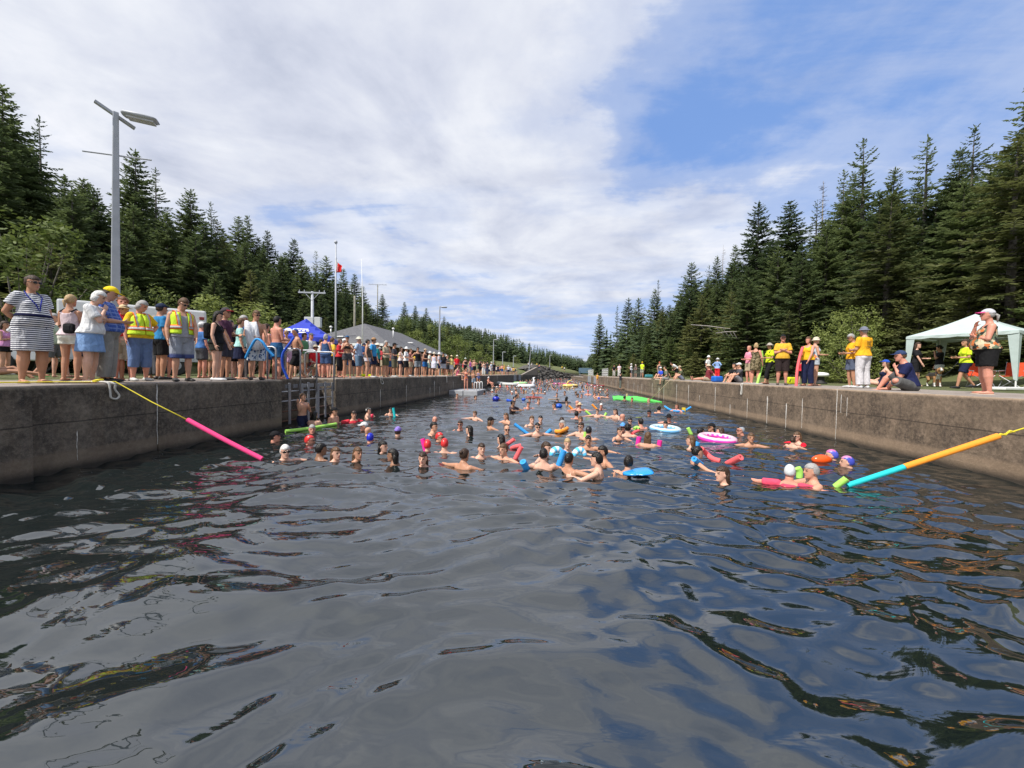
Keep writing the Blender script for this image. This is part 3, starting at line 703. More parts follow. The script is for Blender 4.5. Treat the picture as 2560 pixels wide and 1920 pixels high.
def fabric(col,pat=None,col2=None,name=None):
    key=('fab',tuple(col),pat,tuple(col2) if col2 else None)
    if key in _mc: return _mc[key]
    m=D.materials.new(name or 'fabric'); m.use_nodes=True; t=m.node_tree; b=t.nodes['Principled BSDF']; n=N(t)
    tcn=n('TexCoord').outputs['Object']; sp=n('SeparateXYZ',{0:tcn})
    b.inputs['Roughness'].default_value=.85; b.inputs['Specular IOR Level'].default_value=.2
    c=None; base=(*col,1)
    def step(v,a=.5): return n.ramp(v,[(a-.02,0),(a+.02,1)])
    if pat=='stripe': c=n.mix(step(n.math('FRACT',n.math('MULTIPLY',sp.outputs[2],30.)),.5),col,col2)
    elif pat=='vstripe': c=n.mix(step(n.math('FRACT',n.math('MULTIPLY',sp.outputs[0],45.)),.72),col,col2)
    elif pat=='flower':
        vo=n('TexVoronoi',{'Vector':tcn,'Scale':14.}); w=n('TexVoronoi',{'Vector':tcn,'Scale':14.},feature='F1')
        r=n.ramp(vo.outputs['Distance'],[(.12,0),(.2,1),(.42,1),(.5,0)]); c=n.mix(r,col,col2)
    elif pat=='floral':
        vo=n('TexVoronoi',{'Vector':tcn,'Scale':16.}); h=n('SeparateColor',{0:vo.outputs['Color']})
        c=n.mix(step(h.outputs[0],.55),col,col2); c=n.mix(step(h.outputs[1],.70),c,(.55,.16,.05)); c=n.mix(step(h.outputs[2],.82),c,(.55,.45,.30))
    elif pat=='camo':
        a=n('TexNoise',{'Vector':tcn,'Scale':11.,'Detail':2.}).outputs[0]; a2=n('TexNoise',{'Vector':tcn,'Scale':17.,'Detail':1.}).outputs[0]
        c=n.mix(step(a,.5),col,col2); c=n.mix(step(a2,.57),c,tuple(x*.35 for x in col))
    elif pat=='plaid':
        c=n.mix(step(n.math('FRACT',n.math('MULTIPLY',sp.outputs[2],14.)),.75),col,col2); c=n.mix(n.math('MULTIPLY',step(n.math('FRACT',n.math('MULTIPLY',sp.outputs[0],14.)),.75),.7),c,col2)
    elif pat=='band': c=n.mix(step(sp.outputs[2],col2[3]),tuple(col2[:3]),col)
    elif pat=='half': c=n.mix(step(n.math('ADD',sp.outputs[0],.5),.53),col,col2)
    wr=n('TexNoise',{'Vector':n('Mapping',{'Vector':tcn,'Scale':(1.,1.,.6)}).outputs[0],'Scale':9.,'Detail':3.,'Distortion':1.2}).outputs[0]
    fine=n('TexNoise',{'Vector':tcn,'Scale':40.,'Detail':2.}).outputs[0]
    tone=n.ramp(wr,[(.3,.82),(.7,1.12)]); src=c if c is not None else None
    if src is None: rgb=n('RGB'); rgb.outputs[0].default_value=base; src=rgb.outputs[0]
    c=n.mix(1.,src,(1,1,1),'MULTIPLY'); t.links.new(tone,[x for x in t.nodes if x.type=='MIX'][-1].inputs[7])
    t.links.new(c,b.inputs['Base Color'])
    bb=n('Bump',{'Height':wr,'Strength':.7,'Distance':.035}); t.links.new(bb.outputs[0],b.inputs['Normal'])
    _mc[key]=m; return m
HC={'k':(.012,.010,.009),'n':(.045,.026,.016),'b':(.10,.055,.028),'y':(.42,.29,.15),'g':(.33,.32,.31),'w':(.68,.66,.63),'r':(.18,.07,.03)}
def hairm(c,wet=False): return mat('hair_'+c+('_wet' if wet else ''),HC[c],.28 if wet else .55,var=.4,vs=60,bump=.5,bs=90,spec=.3)
def person(x,y,zb,face,H=1.70,sex='m',fat=0.,tone='l',arms=('down','down'),legs=('stand','stand'),lean=0.,side=0.,head=(0.,0.),hair=('short','n'),hat=None,glasses=False,
           top=None,bottom=None,shoes=None,vox=.010,bust=False,label=None,group=None,extra=None,curl=.4,name='person',cat='person',pz=None,waist=0.0,turn=True,swimtop=None):
    """x,y,zb: where the feet (or the seat) rest; face: 0 looks at the viewer's side of the canal, 90 to the right of the picture"""
    s=H/1.72; phi=math.radians(face)+(math.atan2(-x,y) if turn else 0)
    fine=vox<.013
    T=spine(lean,side); tor=TORF if sex=='f' else TOR
    pz=(PEL.get(legs[0],.93) if pz is None else pz) if not bust else 0.
    pel=Vector((0,0,pz)); fr=1+.30*fat
    def tr(p): return pel+T(p)[0]
    def rings(z0,z1,inf=0.,sleeveless=False,flare=0.,ext=None):
        out=[]
        zs=[r[0] for r in tor]
        def at(z):
            for a,b in zip(tor[:-1],tor[1:]):
                if a[0]<=z<=b[0]:
                    t=(z-a[0])/(b[0]-a[0]); return [a[i]+(b[i]-a[i])*t for i in (1,2,3)]
            return list(tor[0][1:]) if z<tor[0][0] else list(tor[-1][1:])
        L_=sorted(set([z0,z1]+[z for z in zs if z0<z<z1]))
        for z in L_:
            rx,ry,yo=at(z); bell=math.exp(-((z-.10)/.20)**2)
            rx+=fat*.055*bell; ry+=fat*.085*bell; yo-=fat*.055*bell
            if sleeveless and z>.40: rx=min(rx,.135)
            fl=flare*max(0,(.15-z))
            c,M=T((0,yo,z)); rx+=inf+fl; ry+=inf+fl
            Ms=Matrix.Rotation(side,3,'Y') if side else Matrix.Identity(3)
            out.append((pel+c,Ms@M@(X3*rx),Ms@M@(Y3*ry)))
        return out
    J={}
    for sg,k,ar in ((1,'L',arms[0]),(-1,'R',arms[1])):
        e,w=(ARM[ar] if isinstance(ar,str) else ar); up_=.045 if bust else 0.
        e=(e[0],e[1],e[2]+up_); w=(w[0],w[1],w[2]+up_)
        sh=(sg*(.172 if sex=='m' else .150),.005,.455+up_)
        S_=tr(sh); E_=tr((sg*e[0],e[1],e[2])); W_=tr((sg*w[0],w[1],w[2]))
        E_=S_+(E_-S_).normalized()*.285; W_=E_+(W_-E_).normalized()*.25
        J['S'+k],J['E'+k],J['W'+k]=S_,E_,W_
    for sg,k,lg in ((1,'L',legs[0]),(-1,'R',legs[1])):
        K_,A_=(LEG[lg] if isinstance(lg,str) else lg)
        h=pel+Vector((sg*.092,0,-.03)); K_=pel+Vector((sg*K_[0],K_[1],K_[2])); A_=pel+Vector((sg*A_[0],A_[1],A_[2]))
        K_=h+(K_-h).normalized()*.43; A_=K_+(A_-K_).normalized()*.415
        J['H'+k],J['K'+k],J['A'+k]=h,K_,A_
    if not bust and pz>.5:   # stand on the ground
        low=min(J['AL'].z,J['AR'].z)-.075
        for k in J: J[k]=J[k]-Vector((0,0,low))
        pel=pel-Vector((0,0,low))
    mb=MB()
    loft(mb,rings(-.13 if not bust else .12,tor[-1][0]))
    if sex=='f' and not bust or (sex=='f' and fine):
        for sg in (-1,1):
            c,M=T((sg*.072,-.085-.02*fat,.325)); mb.ell(pel+c,(.062+.01*fat,.05,.06+.01*fat),k=10,h=7)
    if not bust and fine:
        for sg in (-1,1): mb.ell(pel+Vector((sg*.075,.065,-.05)),(.085*fr,.07*fr,.09),k=10,h=7)
    for k,sg in (('L',1),('R',-1)):
        S_,E_,W_=J['S'+k],J['E'+k],J['W'+k]; a=fr*(1. if sex=='m' else .88)
        limb(mb,[S_,S_.lerp(E_,.35),E_,E_.lerp(W_,.3),W_],[.056*a,.050*a,.037*a,.039*a,.026])
        d=(W_-E_).normalized(); inn=(pel+Vector((0,-.1,.3))-W_); nn=inn if inn.length>.01 else Y3
        if not bust or W_.z>.30: hand(mb,W_,d,nn,sg,curl,fine)
    if not bust:
        for k,sg in (('L',1),('R',-1)):
            h,K_,A_=J['H'+k],J['K'+k],J['A'+k]
            limb(mb,[h,h.lerp(K_,.4),K_,K_.lerp(A_,.3),K_.lerp(A_,.75),A_],[.090*fr,.080*fr,.055*fr,.058*fr,.040*(1+.12*fat),.036])
            sh=(A_-K_).normalized(); fw=Vector((.12*sg,-1,0)); 
            if A_.z>K_.z-.2 and legs[0] in('flat',): fw=Vector((.2*sg,-.25,1)).normalized()
            fw=fw.normalized(); up=Vector((0,0,1)) if abs(fw.z)<.5 else Vector((0,1,0)); ft=A_-up*.045
            sd=fw.cross(up)
            loft(mb,[(ft-fw*.06,sd*.026,up*.025),(ft-fw*.03,sd*.033,up*.036),(ft+fw*.04,sd*.037,up*.032),(ft+fw*.11,sd*.044,up*.024-up*.0),(ft+fw*.165,sd*.040,up*.015),(ft+fw*.185,sd*.025,up*.01)],10)
            J['F'+k]=(ft,fw,sd,up)
    # head
    nt_=pel+T((0,0,tor[-1][0]-.045))[0]
    hm=Matrix.Rotation(math.radians(head[0]),3,'Z')@Matrix.Rotation(math.radians(head[1])+lean*.35,3,'X')
    hc=nt_+Vector((0,-.012-.03*math.sin(lean),.028))+hm@Vector((0,-.012,.086))
    hs=1.0 if sex=='m' else .96
    def hp(x,y,z): return hc+hm@(Vector((x,y,z))*hs)
    (loft(mb,[(pel+T((0,.01,z))[0],X3*rx,Y3*ry) for z,rx,ry in ((.40,.19,.10),(.49,.185,.085),(.53,.13,.075),(.565,.075,.065),(.60,.05,.055))]) if bust else None)
    limb(mb,[nt_+Vector((0,0,-.05)),hp(0,.015,-.05)],[.055 if sex=='m' else .046,.052 if sex=='m' else .045])
    HR=[(-.118,.022,.026,-.052),(-.104,.040,.048,-.036),(-.075,.054,.074,-.014),(-.035,.065,.088,-.001),(.005,.070,.094,.003),(.045,.074,.098,.006),(.080,.067,.088,.006),(.104,.046,.062,.006),(.118,.018,.025,.006)]
    loft(mb,[(hp(0,yo,z),hm@(X3*rx*hs*(1+.10*fat)),hm@(Y3*ry*hs)) for z,rx,ry,yo in HR],16)
    if fine:
        mb.ell(hp(0,-.100,-.022),(.013,.018,.020),hm,k=8,h=6); mb.tube([hp(0,-.088,.018),hp(0,-.107,-.018)],[.008,.012],6)
        for sg in (-1,1): mb.ell(hp(sg*.073,.006,-.005),(.010,.018,.029),hm,k=8,h=6); mb.ell(hp(sg*.03,-.082,.028),(.022,.014,.009),hm,k=8,h=5)
        mb.ell(hp(0,-.084,-.062),(.024,.014,.014),hm,k=8,h=5); mb.ell(hp(0,-.080,-.10),(.022,.016,.015),hm,k=8,h=5)
    vx=vox*(1.0); bm_=remesh(mb,vx,2 if fine else 1,'person')
    bm_.materials.append(skin(tone))
    if fine or bust:
        bm_.materials.append(EYE); bm_.materials.append(LIP); bm_.materials.append(hairm('n' if (not hair or hair[1] in 'wgy') else hair[1]))
        inv=hm.transposed(); np_=len(bm_.polygons); cc=np.empty(np_*3); bm_.polygons.foreach_get('center',cc); cc=(cc.reshape(-1,3)-np.array(hc))@np.array(hm)/hs
        mi=np.zeros(np_,dtype=np.int32); fr_=cc[:,1]<-.06; ax=np.abs(cc[:,0]); e=max(0,vx-.008)*.35
        mi[fr_&(np.abs(ax-.031)<.014+e)&(np.abs(cc[:,2]-.008)<.0065+e)]=1
        mi[fr_&(ax<.026)&(np.abs(cc[:,2]+.058)<.006+e)]=2
        if fine: mi[fr_&(np.abs(ax-.032)<.020)&(np.abs(cc[:,2]-.034)<.0045)]=3
        bm_.polygons.foreach_set('material_index',mi)
    o=D.objects.new(name,bm_); COL.objects.link(o)
    tag(o,label,cat,group)
    # hair / hats
    def shell(rx,ry,rz,fz,ny,zc=.012,jit=0.,k=22,h=16,yc=.010):
        """closed shell that sinks into the head below the hairline"""
        q=MB(); q.ell((0,yc,zc),(rx,ry,rz),k=k,h=h); rr=random.Random(int(x*100)%97)
        vs=[]
        for p in q.v:
            px_,py_,pz_=p; lim=fz if py_<-.035 else (fz+(ny-fz)*min(1,(py_+.035)/.06))
            f=1.+jit*rr.uniform(-1,1)
            if pz_<lim: f=.72
            vs.append(hp(px_*f,py_*f,max(pz_,lim-.02)*1.0 if pz_<lim else pz_*(1+jit*.4*rr.uniform(-1,1))))
        q.v=[tuple(v) for v in vs]; return q
    if hair and hair[0]!='bald':
        st,hc_=hair; q=None; wet=st.startswith('wet'); st2=st.replace('wet','')
        g_=1. if not hat else .965
        q=shell((.081+.004*(not wet))*g_,.112*g_,(.122+.008*(not wet))*g_,.056,-.055 if st2!='' else -.045,yc=.005,jit=0. if wet else .03)
        if st2 in('long','longf'):
            Ln=.30 if st2=='long' else .20
            loft(q,[(hp(0,.045,.03),hm@(X3*.078),hm@(Y3*.055)),(hp(0,.055,-.06),hm@(X3*.084),hm@(Y3*.05)),(hp(0,.070,-.06)+Vector((0,.0,-Ln*.5)),X3*.085,Y3*.035),(hp(0,.072,-.06)+Vector((0,.0,-Ln)),X3*.050,Y3*.018)],12)
        if st2=='pony': q.tube([hp(0,.10,.02),hp(0,.15,-.02),hp(0,.145,-.16)],[.022,.030,.010],8); 
        if st2=='bun': q.ell(hp(0,.10,.07),(.038,.036,.036),k=10,h=7)
        if st2=='bob': loft(q,[(hp(0,.02,.02),hm@(X3*.086),hm@(Y3*.085)),(hp(0,.035,-.05),hm@(X3*.090),hm@(Y3*.070)),(hp(0,.04,-.10),hm@(X3*.075),hm@(Y3*.055))],14)
        if st2=='curl':
            rr=random.Random(5)
            for i in range(26):
                a=rr.uniform(0,6.28); t=rr.uniform(-.05,1.4); c=(.085*math.cos(a)*math.cos(t),.105*math.sin(a)*math.cos(t)+.012,.105*math.sin(t)+.01)
                if c[1]<-.05 and c[2]<.06: continue
                q.ell(hp(*c),(.024,)*3,k=6,h=5)
        ho=link('hair',fixn(q.mesh('hair')),hairm(hc_,wet or bust),o,smooth=True)
    if hat:
        kd,c1=hat[0],hat[1]; c2=hat[2] if len(hat)>2 else None
        q=shell(.091,.118,.130,.052,.030,yc=.005) if kd!='swimcap' else shell(.0805,.110,.121,.056,-.035,k=26,h=18,yc=.005)
        if kd=='cap':
            vs=[]
            q.m=1 if c2 else 0
            b=len(q.v); k=9; pts=[]
            for i in range(k):
                a=PI+PI*i/(k-1)
                for rr_,zz_ in ((.075,.060),(.0,.0)):
                    pts.append((math.cos(a)*.082,-.055+math.sin(a)*(.058 if rr_ else .130),.062-(.0 if rr_ else .012)*(1 if 1 else 0)+(.012*math.cos(a*2) if not rr_ else 0)*-.5))
            vs=[hp(*p) for p in pts]+[hp(p[0],p[1],p[2]+.007) for p in pts]; m2=len(pts); fs=[]
            for i in range(k-1):
                a,b_,c,d=2*i,2*i+1,2*i+3,2*i+2
                fs+= [(a,d,c,b_),(a+m2,b_+m2,c+m2,d+m2),(b_,c,c+m2,b_+m2)]
            q.add(vs,fs); q.m=0
        elif kd in('sun','straw','bucket'):
            w_={'sun':.165,'straw':.155,'bucket':.135}[kd]; dr={'sun':.03,'straw':.012,'bucket':.05}[kd]
            Mh=hm*1.0; pr=[(.088,.058),(w_*.7,.055-dr*.4),(w_,.056-dr),(w_+.003,.053-dr),(w_*.7,.048-dr*.4),(.075,.050)]
            q.lathe([(r,z) for r,z in pr],hp(0,.008,0),24,M=Matrix.Diagonal((1,1.1,1)).to_3x3() if 0 else hm)
            if c2: q.m=1; q.lathe([(.091,.060),(.092,.080),(.088,.082)],hp(0,.010,0),20,M=hm); q.m=0
        ms=[fabric(c1)]+([fabric(c2)] if c2 else [])
        if kd=='swimcap': ms=[mat('cap_%.2f_%.2f_%.2f'%tuple(c1),c1,.35,var=.15,vs=12)]+([mat('cap2_%.2f_%.2f_%.2f'%tuple(c2),c2,.35)] if c2 else [])
        if kd=='swimcap' and c2:
            for i,f in enumerate(q.f):
                c=sum((Vector(q.v[j]) for j in f),Vector())/len(f); l=hm.transposed()@(c-hc)
                if (l.z>.06 and abs(l.x)<.05 and l.y<.06): q.mi[i]=1
        link({'cap':'cap','sun':'sun_hat','straw':'straw_hat','bucket':'bucket_hat','swimcap':'swim_cap'}[kd],fixn(q.mesh('hat')),ms,o,smooth=True)
    if glasses:
        q=MB(); dk=mat('dark_lens',(.01,.01,.012),.15); gz=.010 if glasses!='up' else .070
        yb=-.099 if glasses!='up' else -.09
        for sg in (-1,1):
            q.ell(hp(sg*.034,yb,gz),(.030,.008,.020),hm,k=10,h=6); q.tube([hp(sg*.062,yb+.008,gz+.006),hp(sg*.079,.01,gz+.004)],[.004,.004],5)
        q.tube([hp(-.03,yb-.004,gz+.006),hp(.03,yb-.004,gz+.006)],[.004,.004],5)
        link('sunglasses' if glasses!='goggles' else 'goggles',q.mesh('sunglasses'),dk,o,smooth=True)
    # clothes
    cv=max(vox,.011)
    def cloth(nm,q,m,v=None,sm=3):
        me=remesh(q,v or cv*1.25,sm,nm); me.materials.append(m); c=D.objects.new(nm,me); COL.objects.link(c); c.parent=o; return c
    if top:
        kd,m=top[0],top[1]; q=MB()
        lo=-.02 if kd not in('dress','swimsuit','bra','sundress') else (-.1 if kd!='bra' else .27)
        if bust: lo=.13
        if kd in('swimsuit','bra','tight'): 
            if kd=='tight' and not bust: lo=-.02
            loft(q,rings(lo,.40 if kd!='tight' else .50,.006,True))
            if sex=='f':
                for sg in (-1,1):
                    c,M=T((sg*.072,-.090-.02*fat,.325)); q.ell(pel+c,(.066+.01*fat,.054,.062+.01*fat),k=10,h=7)
            for sg in (-1,1): q.tube([tr((sg*.09,-.085,.38)),tr((sg*.10,-.05,.47)),tr((sg*.10,.01,.500)),tr((sg*.09,.09,.42))],[.012]*4,6)
        elif kd in('tank','sundress'):
            loft(q,rings(lo if lo>-.05 else -.04,.43,.017+waist,True,flare=.12 if kd=='tank' else .0))
            if sex=='f':
                for sg in (-1,1):
                    c,M=T((sg*.072,-.090-.02*fat,.325)); q.ell(pel+c,(.07+.01*fat,.058,.066+.01*fat),k=10,h=7)
            for sg in (-1,1): q.tube([tr((sg*.085,-.10,.36)),tr((sg*.098,-.07,.45)),tr((sg*.098,.01,.512)),tr((sg*.09,.10,.42))],[.022]*4,7)
        else:
            loft(q,rings(lo if kd!='dress' else -.04,.525,.019+waist,flare=.10 if kd!='dress' else 0.))
            if sex=='f':
                for sg in (-1,1):
                    c,M=T((sg*.072,-.090-.02*fat,.325)); q.ell(pel+c,(.07+.01*fat,.058,.066+.01*fat),k=10,h=7)
            sl={'tee':.72,'dress':.55,'longsleeve':2.0,'vestneck':.0}.get(kd,.72)
            for k in 'LR':
                S_,E_,W_=J['S'+k],J['E'+k],J['W'+k]; a=fr
                if sl<=1: limb(q,[S_+(E_-S_)*-.05,S_.lerp(E_,sl*.5)],[.066*a,.068*a]); q.tube([S_.lerp(E_,sl*.4),S_.lerp(E_,sl)],[.066*a,.070*a],12)
                else: limb(q,[S_,E_,E_.lerp(W_,.92)],[.068*a,.052*a,.040*a])
        if kd in('dress','sundress'):
            hem=-.42 if kd=='dress' else -.36
            rr=rings(-.04,.12,.022+waist); base=rr[:]; r0=rr[0]
            low=[]
            for t in (1,.75,.5,.25): low.append((r0[0]+Vector((0,0,(hem+.04)*t)),r0[1]*(1+.02*t),r0[2]*(1+.12*t)))
            loft(q,low+base)
        cloth('dress' if 'dress' in kd else ('swimsuit' if kd=='swimsuit' else 'shirt'),q,m)
    if bottom and not bust:
        kd,m=bottom[0],bottom[1]; q=MB()
        if kd=='skirt' or kd=='longskirt':
            rr=rings(-.05,.10,.024); r0=rr[0]; hem=-.36 if kd=='skirt' else -.62; low=[]
            for t in (1,.66,.33): low.append((r0[0]+Vector((0,0,(hem+.05)*t)),r0[1]*(1+.08*t),r0[2]*(1+.2*t)))
            loft(q,low+rr)
        else:
            fr2={'shorts':.80,'short':.38,'capri':1.45,'pants':1.95,'trunks':.70,'briefs':.0,'leggings':1.7,'long':1.02}[kd]; inf={'leggings':.008,'pants':.02,'briefs':.006}.get(kd,.020)
            loft(q,rings(-.13,.09 if kd!='briefs' else .0,inf))
            for sg in (-1,1): q.ell(pel+Vector((sg*.075,.06,-.05)),(.09*fr+inf*.5,.08*fr,.10),k=10,h=7)
            for k in 'LR':
                h,K_,A_=J['H'+k],J['K'+k],J['A'+k]
                if fr2<=0: continue
                if fr2<=1.05:
                    e=h.lerp(K_,min(fr2,1.)); r_=(.090+(.055-.090)*fr2)*fr+inf+.014*fr2+.012
                    limb(q,[h,h.lerp(e,.5)],[.094*fr+inf*.6,.090*fr+inf*.8]); q.tube([h,h.lerp(e,.5),e],[.09*fr+inf,.086*fr+inf,r_],14)
                else:
                    e=K_.lerp(A_,fr2-1); rr_=inf+.012
                    limb(q,[h,h.lerp(K_,.5),K_,K_.lerp(e,.5)],[.094*fr+inf*.7,.082*fr+inf,.058*fr+rr_*.9,.055*fr+rr_*.9]); q.tube([K_,K_.lerp(e,.5),e],[.056*fr+rr_,.055*fr+rr_,(.050*fr+rr_) if kd!='leggings' else .045*fr+.01],12)
        cloth({'skirt':'skirt','longskirt':'skirt','shorts':'shorts','short':'shorts','capri':'trousers','pants':'trousers','trunks':'swim_trunks','briefs':'swim_briefs','leggings':'leggings','long':'shorts'}[kd],q,m)
    if shoes and not bust:
        kd,m=shoes
        for k in 'LR':
            ft,fw,sd,up=J['F'+k]; q=MB()
            if kd=='shoe':
                loft(q,[(ft-fw*.072,sd*.030,up*.030),(ft-fw*.04+up*.01,sd*.039,up*.050),(ft+fw*.03+up*.004,sd*.043,up*.048),(ft+fw*.11,sd*.050,up*.034),(ft+fw*.18-up*.004,sd*.046,up*.024),(ft+fw*.205-up*.006,sd*.028,up*.016)],12)
                nm='shoe'
            else:
                c=ft-up*.030; loft(q,[(c-fw*.075,sd*.03,up*.008),(c-fw*.03,sd*.040,up*.010),(c+fw*.06,sd*.040,up*.010),(c+fw*.13,sd*.050,up*.010),(c+fw*.20,sd*.034,up*.008)],12)
                q.tube([ft+fw*.14-up*.015,ft+fw*.07+sd*.036+up*.010],[.008,.008],6); q.tube([ft+fw*.14-up*.015,ft+fw*.07-sd*.036+up*.010],[.008,.008],6); nm='sandal'
            q.build(nm,m,o,smooth=True)
    if extra:
        for e in extra: e(o,J,pel,tr,hp,hm,rings,cloth)
    o.location=(x,y,zb); o.rotation_euler=(0,0,phi); o.scale=(s,s,s)
    return o
# extras worn by people
def ex_bag(m,size=(.28,.15,.40),off=(0,.165,.30),name='backpack'):
    def f(o,J,pel,tr,hp,hm,rings,cloth):
        q=MB(); q.box((0,0,0),size,bev=.06); c=tr(off); q.v=[tuple(Vector(v)+c) for v in q.v]
        for sg in (-1,1): q.tube([tr((sg*.10,.10,.46)),tr((sg*.105,.0,.53)),tr((sg*.11,-.11,.42)),tr((sg*.13,-.02,.22)),tr((sg*.10,.12,.16))],[.014]*5,6)
        q.build(name,m,o,smooth=False)
    return f
def ex_lanyard(m):
    def f(o,J,pel,tr,hp,hm,rings,cloth):
        q=MB(); q.tube([tr((-.07,.02,.56)),tr((-.085,-.09,.47)),tr((-.03,-.185,.33)),tr((0,-.20,.20)),tr((.02,-.185,.34)),tr((.085,-.09,.47)),tr((.07,.02,.56))],[.008]*7,6)
        q.box(tr((0,-.205,.17)),(.05,.012,.07)); q.build('lanyard',m,o)
    return f
def ex_belt(m):
    def f(o,J,pel,tr,hp,hm,rings,cloth):
        q=MB(); rr=rings(.135,.175,.030); loft(q,rr,18); q.tube([tr((.06,-.17,.15)),tr((.07,-.20,.05)),tr((.075,-.19,-.04))],[.012,.014,.010],6); q.build('belt',m,o,smooth=True)
    return f
def ex_vest(fat=0.,open_=True):
    """lime safety vest with orange and silver tape"""
    def f(o,J,pel,tr,hp,hm,rings,cloth):
        L_=fabric((.62,.85,.05)); O_=fabric((.95,.17,.02)); S_=fabric((.45,.45,.46))
        rr=rings(.05,.50,.034); q=MB(); k=28; nr=len(rr); vs=[];fs=[]
        for c,sv,dv in rr:
            for j in range(k+1):
                a=-PI/2+ (.30 if open_ else .04)+ (2*PI-(.60 if open_ else .08))*j/k; vs.append(c+sv*math.cos(a)+dv*math.sin(a))
        for i in range(nr-1):
            for j in range(k):
                # leave arm holes
                a=-PI/2+(2*PI)*(j+.5)/k; z=i/(nr-1)
                if i>=nr-3 and abs(math.cos(a))>.86: continue
                fs.append((i*(k+1)+j,i*(k+1)+j+1,(i+1)*(k+1)+j+1,(i+1)*(k+1)+j))
        q.add(vs,fs); c=q.build('safety_vest',L_,o,smooth=True)
        sd_=c.modifiers.new('s','SOLIDIFY'); sd_.thickness=.006; sd_.offset=1
        vest_=c
        def tape(z,w,m,inf,nm):
            rr=rings(z-w,z+w,inf); q=MB(); vs=[];fs=[]
            for c,sv,dv in rr:
                for j in range(k+1):
                    a=-PI/2+(.30 if open_ else .04)+(2*PI-(.60 if open_ else .08))*j/k; vs.append(c+sv*math.cos(a)+dv*math.sin(a))
            n_=len(rr)
            for i in range(n_-1):
                for j in range(k): fs.append((i*(k+1)+j,i*(k+1)+j+1,(i+1)*(k+1)+j+1,(i+1)*(k+1)+j))
            q.add(vs,fs); x=q.build(nm,m,o,smooth=True); x.parent=vest_; s_=x.modifiers.new('s','SOLIDIFY'); s_.thickness=.003; s_.offset=1
        tape(.19,.045,O_,.043,'orange_tape'); tape(.19,.022,S_,.049,'silver_tape')
        for sg in (-1,1):
            for w,m,inf,nm in ((.034,O_,.0,'orange_tape'),(.017,S_,.006,'silver_tape')):
                q=MB(); pts=[]
                fy=-.150-inf
                for (xx,yy,zz) in ((.10,fy-.03,.22),(.105,fy,.34),(.11,fy+.035,.44),(.105,-.05,.53+inf),(.10,.06,.545+inf),(.105,.135+inf,.43),(.105,.145+inf,.25)): pts.append(tr((sg*xx,yy,zz)))
                vs=[];fs=[]
                for p in pts: vs+=[p-X3*w,p+X3*w]
                for i in range(len(pts)-1): fs.append((2*i,2*i+1,2*i+3,2*i+2))
                q.add(vs,fs); x=q.build(nm,m,o); x.parent=vest_; s_=x.modifiers.new('s','SOLIDIFY'); s_.thickness=.006; s_.offset=0
    return f
def standat(px,ytop,yfoot,H):
    """ground point of a person whose height shows from ytop to yfoot"""
    dep=FP*H/(yfoot-ytop); p=depthpt(px,935,dep); return p.x,p.y
ws={'deck':DECK,'grass':DECK-.02}
PN=[0]
def deck(px,y0,y1,face,label,H=1.70,**kw):
    x,y=standat(px,y0,y1,H if not kw.get('hfull') else kw['hfull'])
    kw.pop('hfull',None)
    # nobody stands in the air: keep clear of the edge of the quay
    if x<0 and x>XL-.28: s=(XL-.28)/x; x*=s;y*=s
    if x>0 and x<XR+.28: s=(XR+.28)/x; x*=s;y*=s
    vox=.0095 if (y1-y0)>120 else (.013 if (y1-y0)>75 else (.018 if (y1-y0)>45 else .028))
    kw.setdefault('vox',vox); PN[0]+=1
    return person(x,y,DECK+(.003),face,H,label=label,**kw)
F=fabric
GALV=mat('galvanised_steel',(.36,.37,.40),.45,.6,var=.2,vs=20); WHITE=mat('white_paint',(.78,.78,.77),.4,var=.05); RUST=mat('rusty_pipe',(.12,.06,.04),.8,var=.4,vs=20)
PGREY=mat('grey_painted_pole',(.40,.42,.46),.5,var=.12,vs=3); BLACKM=mat('black_rubber',(.02,.02,.02),.7); GLASSD=mat('dark_glass',(.015,.02,.025),.08,spec=.8)
WOOD=mat('weathered_pole_wood',(.20,.19,.15),.85,var=.3,vs=4)
def text(s,size,m,name,parent,M,ext=.004):
    cu=D.curves.new('t','FONT'); cu.body=s; cu.size=size; cu.extrude=ext; cu.align_x='CENTER'; cu.resolution_u=3
    o=D.objects.new('t',cu); COL.objects.link(o); dg=bpy.context.evaluated_depsgraph_get(); me=D.meshes.new_from_object(o.evaluated_get(dg)); D.objects.remove(o); D.curves.remove(cu)
    me.transform(M); me.materials.clear(); return link(name,me,m,parent)
